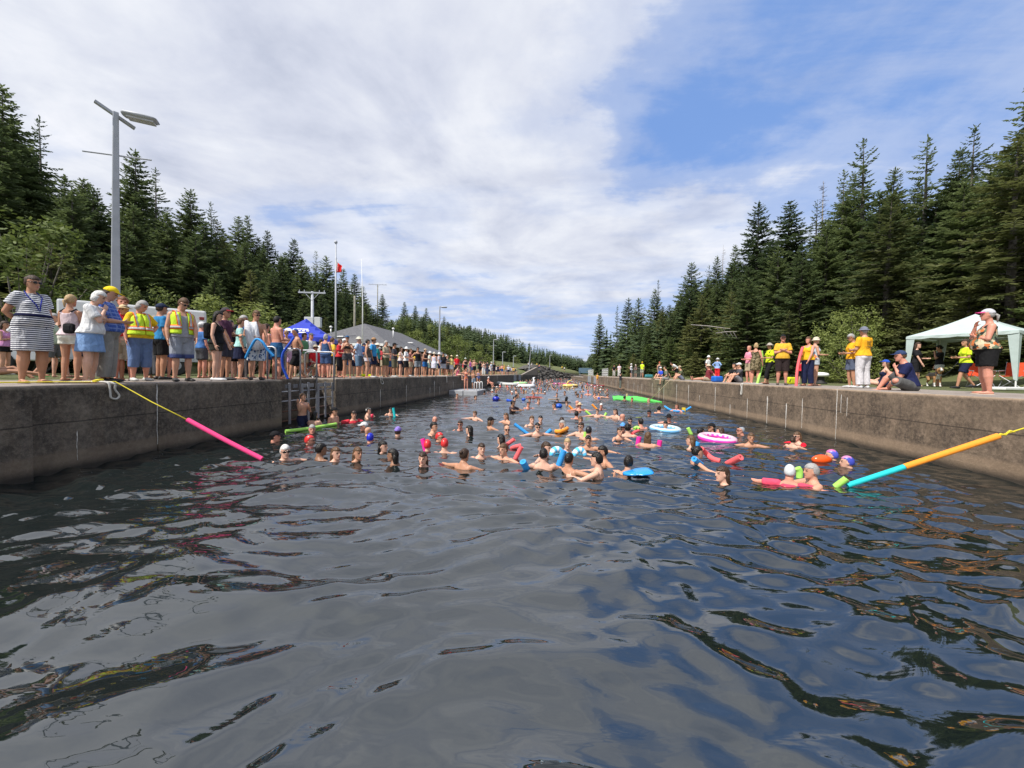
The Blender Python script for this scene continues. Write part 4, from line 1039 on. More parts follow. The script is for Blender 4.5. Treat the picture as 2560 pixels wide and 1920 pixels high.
# ---- ladder bay in the left wall
def ladder_bay():
    e=empty('ladder_rack',(0,0,0),label='galvanised steel ladder rack with flat uprights and rungs in the left wall bay',cat='ladder')
    x=XL-.06
    for k,px in enumerate((724,750,771,791,813,831)):
        y=Yon(px,x); w=.09 if k in(1,3) else .06; mb=MB(); mb.box((x+(.04 if k in(1,3) else 0),y,.66),(.03,w*2 if k in (1,3) else w*1.6,1.16 if k%2 else 1.22),bev=.012); mb.build('upright',GALV,e)
    y0,y1=RL0+.03,RL1-.05
    for k,z in enumerate((1.02,.74,.44,.16)):
        mb=MB(); mb.tube([(x-.03,y0,z),(x-.03,y1,z)],.018 if k<2 else .022,8); mb.build('rung',GALV if k<2 else RUST,e,smooth=True)
    for a,b in ((718,730),(738,748),(754,788),(797,829)): mb=MB(); mb.box((x-.06,(Yon(a,x)+Yon(b,x))/2,1.17),(.03,abs(Yon(b,x)-Yon(a,x)),.11)); mb.build('top_plate',GALV,e)
    for k,px in enumerate((699,750,791,834)):
        y=Yon(px,XL+.02); y=max(y,RL0-.1); X1,X0=XL+(.03 if k else -.12),XL-1.05
        mb=MB(); h=DECK+.93; lo=DECK if k==0 else .95
        pts=[(X1,y,lo),(X1,y,h-.10),(X1-.03,y,h-.03),(X1-.10,y,h),(X0+.10,y,h),(X0+.03,y,h-.03),(X0,y,h-.10),(X0,y,DECK)]
        mb.tube(pts,.026,10); lab=['grey pipe hoop handrail at the left edge of the ladder bay','grey pipe hoop handrail second from the left, beside the dark blue noodle','grey pipe hoop handrail beside the man in the folding chair','grey pipe hoop handrail at the right edge of the ladder bay'][k]
        tag(mb.build('handrail',GALV,smooth=True),lab,'handrail','hoop handrails over the ladder bay')
ladder_bay()
# ---- lamp posts
def lamp_post(px,dep,top,label,big=False,group='lamp posts along the left quay',rod=True,lean=0.):
    p=depthpt(px,935,dep); x,y=p.x,p.y; z0=ground(x,y) if y>95 else DECK-.02; H=depthpt(px,top,dep).z-z0
    e=empty('lamp_post',(x,y,z0),0,label=label,cat='lamp post',group=group); e.rotation_euler=(0,lean,math.atan2(-x,y)*.6)
    w=.105 if big else .09; mb=MB()
    vs=[];M8=4
    for z,r in ((-.3,w*1.15),(H*.5,w*.88),(H,w*.62)):
        for j in range(M8): a=PI/4+PI/2*j+.35; vs.append((r*1.41*math.cos(a),r*1.41*math.sin(a),z))
    fs=[(i*4+j,i*4+(j+1)%4,(i+1)*4+(j+1)%4,(i+1)*4+j) for i in range(2) for j in range(4)]+[(3,2,1,0),(8,9,10,11)]
    mb.add(vs,fs); mb.build('pole',PGREY,e,bevel=.02)
    s=1. if big else .8
    mb=MB(); mb.bar((-.40*s,-.15*s,H+.10),(.36*s,.2*s,H-.27),.12,.07) if big else mb.bar((-.05,0,H),(.25,0,H),.10); mb.build('cross_bar',PGREY,e)
    mb=MB(); c=Vector((.58*s,-.05,H-.02))
    mb.v=[]; prof=[(-.42,.12,.04),(-.36,.18,.08),(0,.21,.10),(.32,.20,.07),(.40,.17,.03)]
    rr=[]
    for a,w2,h2 in prof: rr.append((c+Vector((a*s,0,0)),Vector((0,1,0))*w2*s,Vector((0,0,1))*h2*s))
    loft(mb,rr,12); o=mb.build('lamp_head',PGREY,e,smooth=True)
    mb=MB(); mb.box(c+Vector((.02,0,-.085*s)),(.62*s,.26*s,.04)); mb.build('lens',mat('lamp_lens',(.5,.5,.5),.3),o)
    if rod: mb=MB(); mb.tube([(-.72*s,0,H-1.33),(.82*s,.0,H-1.20)],.022,6); mb.build('cross_rod',PGREY,e)
    return e
lamp_post(289,11.6,290,'tall grey lamp post nearest on the left behind the man in the yellow cap',True,lean=math.radians(.6))
for px,dep,top,lab,rod in [(1098,42,768,'grey lamp post right of the grey-roofed building',True),(1233,78,849,'grey lamp post beyond the crowd near the end of the left quay',True),(1256,92,880,'short grey lamp post just right of the one beyond the crowd',False),(1283,100,890,'thin bare pole on the grass past the end of the quay',False),(1322,106,876,'leaning grey lamp post beside the dark rock face',False),(1374,128,888,'farthest grey lamp post above the rock face',False)]:
    lamp_post(px,dep,top,lab,rod=rod,lean=.06 if px==1322 else 0)
# ---- poles with wires
def utility(px,dep,top,label,arm=1.9,trafo=True,zb=None):
    p=depthpt(px,935,dep); x,y=p.x,p.y; z0=ground(x,y)-.2; H=depthpt(px,top,dep).z-z0
    e=empty('utility_pole',(x,y,z0),.2,label=label,cat='utility pole'); mb=MB(); mb.tube([(0,0,0),(0,0,H)],[.16,.11],9); mb.build('pole',WOOD if not trafo else PGREY,e,smooth=True)
    if arm: 
        mb=MB(); mb.box((0,-.1,H-.12),(arm*1.2,.10,.12)); 
        for t in (-.5,-.3,.3,.5): mb.tube([(arm*1.1*t,-.1,H-.05),(arm*1.1*t,-.1,H+.12)],[.05,.03],6)
        mb.tube([(-.6,-.1,H-.15),(0,-.1,H-.8),(.6,-.1,H-.15)],.03,5); mb.build('cross_arm',PGREY,e)
    if trafo:
        for dx,w in ((-.1,.75),(.62,.5)):
            mb=MB(); mb.box((dx,-.35,H-2.9*dep/36),(w,.4,.95*dep/36),bev=.04); mb.build('transformer_box',mat('pale_grey_box',(.55,.57,.58),.5),e)
    return e
utility(781,34,730,'utility pole with cross arm and two grey boxes behind the blue canopy')
utility(886,44,741,'wooden utility pole behind the ridge of the grey-roofed building',arm=0,trafo=False)
utility(943,105,712,'far wooden utility pole with cross arm on the hill above the building',arm=4,trafo=False)
def flagpole():
    p=depthpt(839,935,29.); H=depthpt(841,612,29.).z-DECK
    e=empty('flagpole',(p.x,p.y,DECK),label='tall grey flagpole with a limp red and white flag',cat='flagpole')
    mb=MB(); mb.tube([(0,0,0),(0,0,H)],[.085,.05],10); mb.build('pole',PGREY,e,smooth=True)
    mb=MB(); mb.lathe([(0,H+.22),(.10,H+.20),(.12,H+.05),(.04,H)],k=12); mb.build('finial',PGREY,e,smooth=True)
    RED=F((.62,.02,.02)); WH=F((.75,.75,.75))
    for nm,z0,z1,w,m in (('white_flag_panel',H-1.0,H-1.9,.13,WH),('red_flag_panel',H-1.35,H-2.15,.42,RED)):
        mb=MB(); vs=[];fs=[];nx,nz=10,8
        for i in range(nx+1):
            for j in range(nz+1):
                u=i/nx;v=j/nz; vs.append((.06+u*w,.07*math.sin(u*9+v*4)*u,z0+(z1-z0)*v-.55*u*(1-v*.6)+(.25*u if m is RED else 0)))
        for i in range(nx):
            for j in range(nz): a=i*(nz+1)+j; fs.append((a,a+1,a+nz+2,a+nz+1))
        mb.add(vs,fs); o=mb.build(nm,m,e,smooth=True); s_=o.modifiers.new('s','SOLIDIFY'); s_.thickness=.006
    p=depthpt(906,935,32.5); H=depthpt(901,650,32.5).z-DECK
    mb=MB(); mb.tube([(0,0,0),(0,0,H*.62),(-.12,0,H)],[.07,.045,.012],8); o=mb.build('whip_antenna',WHITE,smooth=True,loc=(p.x,p.y,DECK)); tag(o,'thin white whip antenna rising in front of the grey roof','antenna')
flagpole()
# ---- building
def building():
    e=empty('service_building',(0,0,0),label='low building with a grey shingle hip roof and white eaves behind the crowd',cat='building')
    X0,X1,Y0,Y1=-23.2,-14.3,32.5,51.; ez=DECK+2.75; rz=DECK+5.05
    BR=mat('brown_wall_boards',(.10,.065,.05),.8,var=.2,vs=3); SH=mat('grey_shingles',(.11,.11,.118),.9,var=.28,vs=5,bump=.4,bs=25)
    mb=MB(); mb.box(((X0+X1)/2,(Y0+Y1)/2,DECK+1.35),(X1-X0-1.6,Y1-Y0-1.6,2.8)); w=mb.build('wall',BR,e)
    for y in (36,40,44,48): mb=MB(); mb.box((X1-.78,y,DECK+1.5),(.06,1.6,1.1)); mb.build('window',GLASSD,e)
    for x in (-21,-17.5): mb=MB(); mb.box((x,Y0+.78,DECK+1.5),(1.6,.06,1.1)); mb.build('window',GLASSD,e)
    xm=(X0+X1)/2; hw=(X1-X0)/2
    mb=MB(); vs=[(X0,Y0,ez),(X1,Y0,ez),(X1,Y1,ez),(X0,Y1,ez),(xm,Y0+hw,rz),(xm,Y1-hw,rz)]
    mb.add(vs,[(0,1,4),(1,2,5,4),(2,3,5),(3,0,4,5),(3,2,1,0)]); r=mb.build('roof',SH,e)
    mb=MB()
    for a,b in (((X0,Y0),(X1,Y0)),((X1,Y0),(X1,Y1)),((X1,Y1),(X0,Y1)),((X0,Y1),(X0,Y0))): mb.bar((a[0],a[1],ez-.12),(b[0],b[1],ez-.12),.16,.22)
    mb.build('white_eave',WHITE,r)
    def rf(x,y): return ez+(rz-ez)*min((X1-x)/hw,(y-Y0)/hw)
    for x,y,h in ((-16.,37.5,.9),(-20.3,33.6,.9)):
        mb=MB(); mb.tube([(x,y,rf(x,y)-.1),(x,y,rf(x,y)+h)],[.06,.06],8); mb.lathe([(.13,h+rf(x,y)),(.13,h+rf(x,y)+.14),(0,h+rf(x,y)+.2)],(x,y,0),10); mb.build('vent_pipe',WHITE,r,smooth=True)
    for x,y in ((-19.3,33.6),(-20.,33.2),(-15.5,41.)):
        mb=MB(); mb.box((x,y,rf(x,y)+.1),(.6,.4,.12),bev=.03); mb.build('roof_vent',WHITE,r)
building()
# ---- ambulance
def ambulance():
    P=depthpt(516,935,16.4); Q=depthpt(205,935,14.2); d=Vector((Q.x-P.x,Q.y-P.y,0)).normalized(); rz=math.atan2(d.y,d.x)
    e=empty('rescue_truck',(P.x,P.y,DECK-.02),rz,label='white rescue truck with a dark red side stripe parked behind the crowd on the left',cat='truck')
    # local +x forward, +y is the far or near side
    near=1 if Vector((-math.sin(rz),math.cos(rz))).dot(Vector((-P.x,-P.y)))>0 else -1
    WT=mat('white_truck_paint',(.72,.73,.75),.25,var=.04); MR=mat('maroon_stripe',(.16,.015,.03),.35); GY=mat('grey_panel',(.42,.44,.47),.35)
    mb=MB(); mb.box((2.1,-near*1.1,1.75),(4.2,2.2,2.0),bev=.07); b=mb.build('box_body',WT,e)
    mb=MB(); mb.box((2.1,0.004*near,1.52),(4.2,.02,.12)); mb.build('stripe',MR,b)
    mb=MB(); mb.box((2.1,0.003*near,1.0),(4.18,.02,.84)); mb.build('lower_panel',GY,b)
    for x in (.9,2.3,3.5):
        mb=MB(); mb.box((x,.014*near,1.62),(.9,.02,1.5)) if 0 else mb.box((x,.016*near,1.0),(.8,.015,.7),bev=.006); dd=mb.build('locker_door',GY,b); mb=MB(); mb.box((x+.3,.03*near,1.05),(.04,.03,.14)); mb.build('handle',BLACKM,dd)
    for x in (.12,.12):
        pass
    mb=MB(); mb.box((.14,.02*near,2.42),(.16,.05,.12),bev=.01); mb.build('marker_lamp',mat('red_lens',(.25,.02,.02),.2),b)
    mb=MB(); mb.box((.14,.02*near,2.22),(.16,.05,.12),bev=.01); mb.build('marker_lamp',mat('pale_lens',(.5,.5,.5),.2),b)
    # cab
    mb=MB(); y0,y1=-near*.1,-near*2.1
    pr=[(4.25,.5),(6.5,.5),(6.55,1.05),(6.2,1.25),(5.5,1.35),(5.0,2.1),(4.25,2.2)]
    vs=[(x,y0,z) for x,z in pr]+[(x,y1,z) for x,z in pr]; k=len(pr); fs=[tuple(range(k)),tuple(range(k,2*k))[::-1]]+[(i,(i+1)%k,(i+1)%k+k,i+k) for i in range(k)]
    mb.add(vs,fs); c=mb.build('cab',WT,e,bevel=.05); fixn(c.data)
    mb=MB(); yy=near*-.085; mb.add([(4.5,yy,1.35),(5.35,yy,1.35),(4.95,yy,2.0),(4.5,yy,2.05)],[(0,1,2,3)]); mb.build('side_window',GLASSD,c)
    mb=MB(); mb.add([(5.54,-near*.25,1.38),(5.54,-near*1.95,1.38),(5.06,-near*1.95,2.05),(5.06,-near*.25,2.05)],[(0,1,2,3)]); mb.build('windscreen',GLASSD,c)
    for x in (1.0,5.6):
        for yy in (-near*.15,-near*2.05):
            mb=MB(); M=Matrix.Rotation(PI/2,3,'X'); mb.lathe([(0,-.14),(.38,-.13),(.42,-.08),(.42,.08),(.38,.13),(0,.14)],(x,yy,.42),22,M=M); w=mb.build('wheel',BLACKM,e,smooth=False)
            mb=MB(); mb.lathe([(0,-.15),(.2,-.148),(.22,.148),(0,.15)],(x,yy,.42),16,M=M); mb.build('rim',GALV,w)
    mb=MB(); mb.box((-.12,-near*1.1,.5),(.25,2.2,.12)); mb.build('rear_bumper',mat('dark_red_bumper',(.10,.02,.02),.5),e)
    GOLD=mat('gold_brown_lettering',(.22,.12,.03),.5)
    rot=Matrix.Rotation(PI if near>0 else 0,4,'Z')@Matrix.Rotation(PI/2,4,'X')
    text('RESCUE',.36,GOLD,'lettering',b,Matrix.Translation((.92,.012*near,1.86))@rot)
    text('911',.26,mat('faded_lettering',(.62,.63,.65),.5),'lettering',b,Matrix.Translation((.5,.030*near,.72))@rot)
ambulance()
# ---- canopies
def canopy(c,ang,w,eave,peak,m,leg,label,val=.22,tent=False,legcurtain=False):
    e=empty('canopy_tent',(c[0],c[1],DECK-.02),ang,label=label,cat='canopy'); h=w/2
    mb=MB(); n_=10; vs=[];fs=[]
    for i in range(n_+1):
        for j in range(n_+1):
            u=-1+2*i/n_; v=-1+2*j/n_; r=max(abs(u),abs(v)); z=eave+(peak-eave)*(1-r)**(1.0 if not tent else .9)-.05*math.sin(PI*min(1,r))*(1)
            vs.append((u*h,v*h,z-(.03*(1-abs(u*v)) if r>.99 else 0)))
    for i in range(n_):
        for j in range(n_): a=i*(n_+1)+j; fs.append((a,a+n_+1,a+n_+2,a+1))
    mb.add(vs,fs); r=mb.build('canopy_cloth',m,e); s_=r.modifiers.new('s','SOLIDIFY'); s_.thickness=.008
    for k in range(4):
        a=k*PI/2; M=Matrix.Rotation(a,3,'Z'); mb=MB(); vs=[];fs=[];q=16
        for i in range(q+1):
            x=-h+w*i/q; vs+=[M@Vector((x,h+.006,eave-.01)),M@Vector((x,h+.012+.01*math.sin(i*2.1),eave-val-.03*abs(math.sin(i*PI/4)))) ]
        for i in range(q): fs.append((2*i,2*i+1,2*i+3,2*i+2))
        mb.add(vs,fs); v_=mb.build('valance',m,r); s_=v_.modifiers.new('s','SOLIDIFY'); s_.thickness=.005
    for sx in (-1,1):
        for sy in (-1,1):
            mb=MB(); mb.tube([(sx*(h-.03),sy*(h-.03),0),(sx*(h-.03),sy*(h-.03),eave)],.022,8); mb.box((sx*(h-.03),sy*(h-.03),.01),(.12,.12,.02)); l=mb.build('leg',leg,e)
            if legcurtain:
                mb=MB(); vs=[(sx*h,sy*h,eave),(sx*(h-.26),sy*h,eave-.02),(sx*(h-.08),sy*h,.35),(sx*h,sy*h,.3)]; mb.add(vs,[(0,1,2,3)]); vs=[(sx*h,sy*h,eave),(sx*h,sy*(h-.26),eave-.02),(sx*h,sy*(h-.08),.35),(sx*h,sy*h,.3)]; mb.add(vs,[(0,1,2,3)])
                q=mb.build('corner_curtain',m,l); s_=q.modifiers.new('s','SOLIDIFY'); s_.thickness=.006
    return e,r
BLUE=mat('royal_blue_polyester',(.012,.035,.42),.55,var=.15,vs=3,bump=.3,bs=5)
cc=depthpt(766,935,21.3); be,br=canopy((cc.x,cc.y),math.radians(22),2.9,2.05,3.15,BLUE,GALV,'royal blue pop-up canopy with white print, behind the crowd on the left')
M0=Matrix.Rotation(-PI/2,4,'Z')
def on_blue():
    mb=MB()
    # print on the slope that faces the water
    for k,(a,b,w) in enumerate(((.15,.55,.10),(.05,.60,.10),(.12,.5,.08))):
        r=.62+.09*k; z=2.05+1.1*(1-r)+.02; z2=z-.07*1.1
        for sx in range(5):
            u0=a-.4+(b-a)*sx/4.4; vs=[(u0*1.6,-r*1.6,z+.01),((u0+.085)*1.6,-r*1.6,z+.01),((u0+.085)*1.6,-(r+.05)*1.6,z+.01-.055),(u0*1.6,-(r+.05)*1.6,z+.01-.055)]
            mb.add(vs,[(0,1,2,3)])
    mb.ell((-.62,-1.12,2.41),(.16,.13,.02),Matrix.Rotation(.6,3,'X'),k=12,h=4); mb.build('white_print',WHITE,br)
on_blue()
MINT=mat('pale_green_grey_polyester',(.42,.50,.48),.6,var=.08,vs=3,bump=.3,bs=6)
_L=depthpt(2262,935,15.6); _N=depthpt(2543,935,13.0); _d=Vector((_N.x-_L.x,_N.y-_L.y,0)); _w=_d.length; _d.normalize(); _pp=Vector((-_d.y,_d.x,0)); 
if _pp.x<0: _pp=-_pp
_c=(Vector((_L.x,_L.y,0))+Vector((_N.x,_N.y,0)))/2+_pp*_w/2
canopy((_c.x,_c.y),math.atan2(_d.y,_d.x),_w,2.02,2.85,MINT,WHITE,'pale grey-green garden canopy with white legs on the right quay',val=.10,legcurtain=True)
# ---- noodles, ropes
FOAM={}
def foam(n_,c): return mat('foam_'+n_,c,.75,var=.08,vs=30,bump=.25,bs=120)
PINK=foam('pink',(.85,.05,.22)); LBL=foam('light_blue',(.03,.30,.72)); DBL=foam('dark_blue',(.01,.07,.50)); GRN=foam('lime',(.38,.72,.12)); ORG=foam('orange',(.90,.30,.02)); TEAL=foam('teal',(.01,.52,.55)); CORAL=foam('coral',(.80,.12,.13)); MAG=foam('magenta',(.80,.02,.30))
def noodle(pts,m,label,group='foam pool noodles',r=.034,cat='pool noodle',hole=True):
    """foam tube with a hole down its middle"""
    pts=[Vector(p) for p in pts]
    # smooth the path
    P=[]
    n_=len(pts)
    for i in range(n_-1):
        a,b,c,d=pts[max(i-1,0)],pts[i],pts[i+1],pts[min(i+2,n_-1)]
        for k in range(6):
            t=k/6; P.append(.5*((2*b)+(c-a)*t+(2*a-5*b+4*c-d)*t*t+(3*b-a-3*c+d)*t**3))
    P.append(pts[-1]); P2=P+[P[-1]]+P[::-1]+[P[0]]
    m_=len(P); rs=[r]*m_+[r*.30]+[r*.30]*m_+[r]
    mb=MB(); t0=(P[1]-P[0]).normalized(); t1=(P[-1]-P[-2]).normalized()
    mb.tube(P,r,12,cap=False); 
    for c,t in ((P[0],-t0),(P[-1],t1)):
        ref=t.orthogonal().normalized(); q=t.cross(ref); b=len(mb.v); 
        for j in range(12):
            a=2*PI*j/12; o_=ref*math.cos(a)+q*math.sin(a)
            mb.v+= [tuple(c+o_*r),tuple(c+t*.004+o_*r*.32),tuple(c-t*.12+o_*r*.30)]
        for j in range(12):
            k=(j+1)%12; mb.f+= [(b+3*j,b+3*k,b+3*k+1,b+3*j+1),(b+3*j+1,b+3*k+1,b+3*k+2,b+3*j+2)]; mb.mi+=[0,0]
    o=mb.build('pool_noodle',m,smooth=True); return tag(o,label,cat,group)
YROPE=mat('yellow_rope',(.75,.62,.03),.7,bump=.5,bs=200); WROPE=mat('white_rope',(.62,.60,.55),.8,bump=.6,bs=120)
A=onz(655,1147,.03); B=onx(288,952,XL-.02); B.z=DECK+.03; t=.0
C=A.lerp(B,(655-470)/(655-288.)*1.0)
# fraction along the 3D segment whose picture is at px 470
for k in range(200):
    q=A.lerp(B,k/200)
    if proj(q)[0]<=470: C=q; break
noodle([A,A.lerp(C,.5)-Vector((0,0,.01)),C],PINK,'hot pink foam tube sleeved over the yellow rope sloping from the left wall','pool noodles on the barrier ropes',r=.040)
mb=MB(); mb.tube([C-(C-A).normalized()*.1,C.lerp(B,.5)-Vector((0,0,.02)),B,B+Vector((-.5,-.6,.0)),B+Vector((-.7,-2.4,.0)),B+Vector((-1.1,-5,.0))],.010,6)
rng=random.Random(2)
for k in range(5): 
    a=rng.random()*6; q=B+Vector((-.15,-.15,.02)); mb.tube([q+Vector((.07*math.cos(a+i*.9),.07*math.sin(a+i*.9),.02*math.sin(i))) for i in range(7)],.010,5)
tag(mb.build('barrier_rope',YROPE,smooth=True),'thin yellow rope from the left quay to the pink foam tube','rope')
A=onz(2118,1214,.02); B=onx(2760,1012,XR+.02); B.z=DECK+.02
def fr(px):
    for k in range(401):
        q=A.lerp(B,k/400)
        if proj(q)[0]>=px: return q
    return B
C1,C2=fr(2260),fr(2495)
noodle([A,A.lerp(C1,.5),C1],TEAL,'turquoise foam tube, the lower half of the right-hand barrier rope','pool noodles on the barrier ropes',r=.040)
noodle([C1+(C1-A).normalized()*.005,C1.lerp(C2,.5),C2],ORG,'long orange foam tube, the upper half of the right-hand barrier rope','pool noodles on the barrier ropes',r=.043)
mb=MB(); mb.tube([C2,C2.lerp(B,.5)-Vector((0,0,.02)),B,B+Vector((1.2,.3,0))],.010,6); mb.tube([C2+(B-C2).normalized()*.03*i+Vector((0,0,.02*math.sin(i*1.6))) for i in range(8)],.013,5)
tag(mb.build('barrier_rope',YROPE,smooth=True),'thin yellow rope from the orange foam tube to the right quay','rope')
a=onz(2088,1217,-.02); b=ony(2116,1196,a.y-.06); noodle([a,a.lerp(b,.5),b],GRN,'short lime green noodle end sticking out of the water beside the turquoise tube',r=.045)
# white rope loops hanging over the edges
def loop(px,x,drop,label,w=.10):
    y=Yon(px,x); s=-1 if x<0 else 1; xe=x-s*.02; mb=MB()
    pts=[(x+s*.6,y-.25,DECK+.02),(x+s*.15,y-.05,DECK+.03),(xe,y,DECK+.01),(xe-s*.01,y+.02,DECK-drop*.5),(xe-s*.01,y+w*.2,DECK-drop*.9),(xe-s*.01,y+w*.7,DECK-drop),(xe-s*.01,y+w,DECK-drop*.8),(xe-s*.01,y+w*.6,DECK-drop*.4),(xe,y+.05,DECK+.02),(x+s*.5,y-.12,DECK+.02)]
    n_=len(pts); P=[]
    pts=[Vector(p) for p in pts]
    for i in range(n_-1):
        a,b,c,d=pts[max(i-1,0)],pts[i],pts[i+1],pts[min(i+2,n_-1)]
        for k in range(4):
            t=k/4; P.append(.5*((2*b)+(c-a)*t+(2*a-5*b+4*c-d)*t*t+(3*b-a-3*c+d)*t**3))
    P.append(pts[-1]); mb.tube(P,.016,7); tag(mb.build('rope_loop',WROPE,smooth=True),label,'rope','white rope loops hanging from the quay edges')
loop(268,XL,.27,'white rope loop hanging over the left wall below the white haired woman',.16)
loop(950,XL,.28,'white rope loop hanging over the left wall below the man in camouflage shorts',.3)
loop(1115,XL,.45,'white rope end hanging over the left wall beside the seated people',.2)
loop(1858,XR,.42,'white rope hanging over the right wall below the woman in the patterned dress',.12)
loop(1762,XR,.5,'white rope end hanging over the right wall near the man in black sitting',.1) if 0 else None
mb=MB(); p=onz(1600,1004,.02); q=onx(1676,957,XR-.02); q.z=DECK+.02; mb.tube([onz(1625,1000,.05),q,q+Vector((1,.3,0))],.018,6)
tag(mb.build('tether_rope',mat('tan_rope',(.35,.28,.17),.8),smooth=True),'tan rope from the green mat up to the right quay','rope')
# ---- things on the quays
def bollard():
    p=standat(2052,933,960,.52); e=empty('mooring_post',(max(p[0],XR+.6),p[1],DECK),label='black mooring post with a white cap on the right quay',cat='bollard')
    mb=MB(); mb.lathe([(.26,0),(.26,.05),(.17,.08),(.15,.30),(.19,.36)],k=20); mb.build('post',BLACKM,e,smooth=True)
    mb=MB(); mb.lathe([(.20,.34),(.31,.37),(.33,.44),(.29,.51),(.12,.55),(0,.555)],k=22); mb.build('white_cap',WHITE,e,smooth=True)
bollard()
def bag(px,y0,y1,size,m,label,cat='bag',name='bag',back=0.,straps=True):
    dep=FP*size[2]/(y1-y0); p=depthpt(px,935,dep); x,y=p.x,p.y
    if x<0: x=min(x,XL-.35)
    else: x=max(x,XR+.35)
    mb=MB(); mb.box((0,0,size[2]/2),size,bev=min(size)*.28); 
    me=remesh(mb,.02,3,'b'); o=link(name,me,m,loc=(x,y,DECK),rz=.3,smooth=True); tag(o,label,cat)
    if straps: mb=MB(); mb.tube([(-.08,0,size[2]*.95),(-.05,0,size[2]+.08),(.05,0,size[2]+.08),(.08,0,size[2]*.95)],.014,6); mb.tube([(-size[0]*.5,-size[1]*.3,.1),(-size[0]*.55,-size[1]*.5,size[2]*.5),(-size[0]*.3,-size[1]*.4,size[2]*.9)],.012,5); mb.build('strap',BLACKM,o)
    return o
BLK=F((.012,.012,.014)); 
bag(549,908,953,(.30,.22,.50),BLK,'black backpack standing on the left quay behind the woman with long black hair','backpack','backpack')
bag(1980,943,961,(.40,.25,.30),F((.55,.60,.02)),'lime yellow bag on the right quay left of the pink noodle')
bag(917,937,944,(.5,.3,.14),F((.75,.85,.02)),'small bright lime bag on the left quay edge below the white shorts')
bag(1793,932,947,(.5,.34,.30),mat('blue_plastic',(.01,.13,.55),.35),'blue plastic tub beside the seated man in maroon','tub','plastic_tub',straps=False)
bag(1622,936,944,(.9,.4,.38),mat('teal_cooler',(.06,.28,.32),.4),'teal cooler box on the right quay near the seated group','cooler','cooler')
# folding chairs
def camp_chair(x,y,face,m,label,group=None,s=1.):
    e=empty('camp_chair',(x,y,DECK),math.radians(face)+math.atan2(-x,y),label=label,cat='chair',group=group); e.scale=(s,s,s)
    mb=MB(); mb.box((0,0,.44),(.54,.50,.03)); mb.build('seat',m,e)
    mb=MB(); mb.bar((0,.24,.45),(0,.36,.92),.52,.025); mb.build('backrest',m,e)
    for sx in (-1,1):
        mb=MB(); mb.tube([(sx*.28,-.26,0),(sx*.26,.26,.50)],.011,6); mb.tube([(sx*.28,.28,0),(sx*.28,-.25,.62)],.011,6); mb.tube([(sx*.27,.26,.45),(sx*.27,.37,.95)],.011,6); mb.tube([(sx*.28,-.26,.62),(sx*.28,.25,.64)],.02,6); mb.build('side_frame',GALV if m is not BLK else BLACKM,e)
    mb=MB(); mb.tube([(-.28,-.26,0),(.26,-.25,.46)],.010,6); mb.tube([(.28,-.26,0),(-.26,-.25,.46)],.010,6); mb.tube([(-.28,.28,0),(.26,.25,.46)],.010,6); mb.build('cross_brace',GALV,e)
    return e
# barrier fences and gates
def rail(p,q,h,nb,label,name='barrier_fence',m=GALV,z=DECK,grid=0):
    e=empty(name,(0,0,0),label=label,cat='fence'); p=Vector((*p,z)); q=Vector((*q,z)); u=Z3*h
    mb=MB(); mb.tube([p,p+u,q+u,q],.022,6); mb.tube([p+u*.12,q+u*.12],.018,6)
    for i in range(grid): mb.tube([p+u*(i+1)/(grid+1),q+u*(i+1)/(grid+1)],.03,5)
    mb.build('frame',m,e); mb=MB()
    for i in range(1,nb): c=p.lerp(q,i/nb); mb.tube([c+u*.12,c+u],.012 if not grid else .03,5)
    mb.build('bars',m,e)
def gx(px,x): return (x,Yon(px,x))
rail((XR+.5,Yon(1578,XR+.5)),(XR+1.9,Yon(1578,XR+.5)+2.),1.,9,'grey steel barrier on the right quay beside the people in white')
rail((XR+.2,Yon(1481,XR+.2)-1),(XR+.2,Yon(1481,XR+.2)+9),1.25,8,'white lattice gate rail at the far end of the right quay, left panel',m=WHITE,grid=3)
rail((XR+.2,Yon(1505,XR+.2)-6),(XR+.2,Yon(1505,XR+.2)),1.15,6,'white lattice gate rail at the far end of the right quay, right panel',m=WHITE,grid=3)
rail((XL-.3,66),(XL-.3,93),1.05,26,'long grey railing at the far end of the left quay')
rail((XL-.25,Yon(1140,XL)),(XL-.25,Yon(1170,XL)+.8),1.,2,'grey handrail on the left quay above the floating dock')
for x,px0,px1,lab in ((XL,1284,1290,'left'),(XL,1296,1302,'right')):
    y0,y1=Yon(px0,x),Yon(px1,x); mb=MB(); mb.box((x+.02,(y0+y1)/2,DECK*.52),(.12,abs(y1-y0),DECK*.92)); tag(mb.build('lock_gate_panel',mat('pale_grey_gate',(.33,.35,.38),.5,var=.15)),'pale grey gate panel in the far left wall, %s one of two'%lab,'gate')
for px0,px1,lab in ((1493,1485,'left'),(1477,1470,'farther')):
    y0,y1=Yon(px0,XR),Yon(px1,XR); mb=MB(); mb.box((XR-.02,(y0+y1)/2,DECK*.52),(.12,abs(y1-y0),DECK*.92)); tag(mb.build('lock_gate_panel',mat('pale_grey_gate',(.33,.35,.38),.5,var=.15)),'pale grey gate panel in the far right wall, %s one of two'%('nearer' if lab=='left' else lab),'gate')
mb=MB(); p=depthpt(1463,935,150); mb.box((p.x,p.y,3.2),(5.,.15,2.)); mb.box((p.x-2,p.y,1.5),(.15,.15,3)); mb.box((p.x+2,p.y,1.5),(.15,.15,3)); tag(mb.build('far_sign',mat('blue_grey_board',(.10,.17,.24),.6)),'small blue-grey board at the far end of the canal','sign')
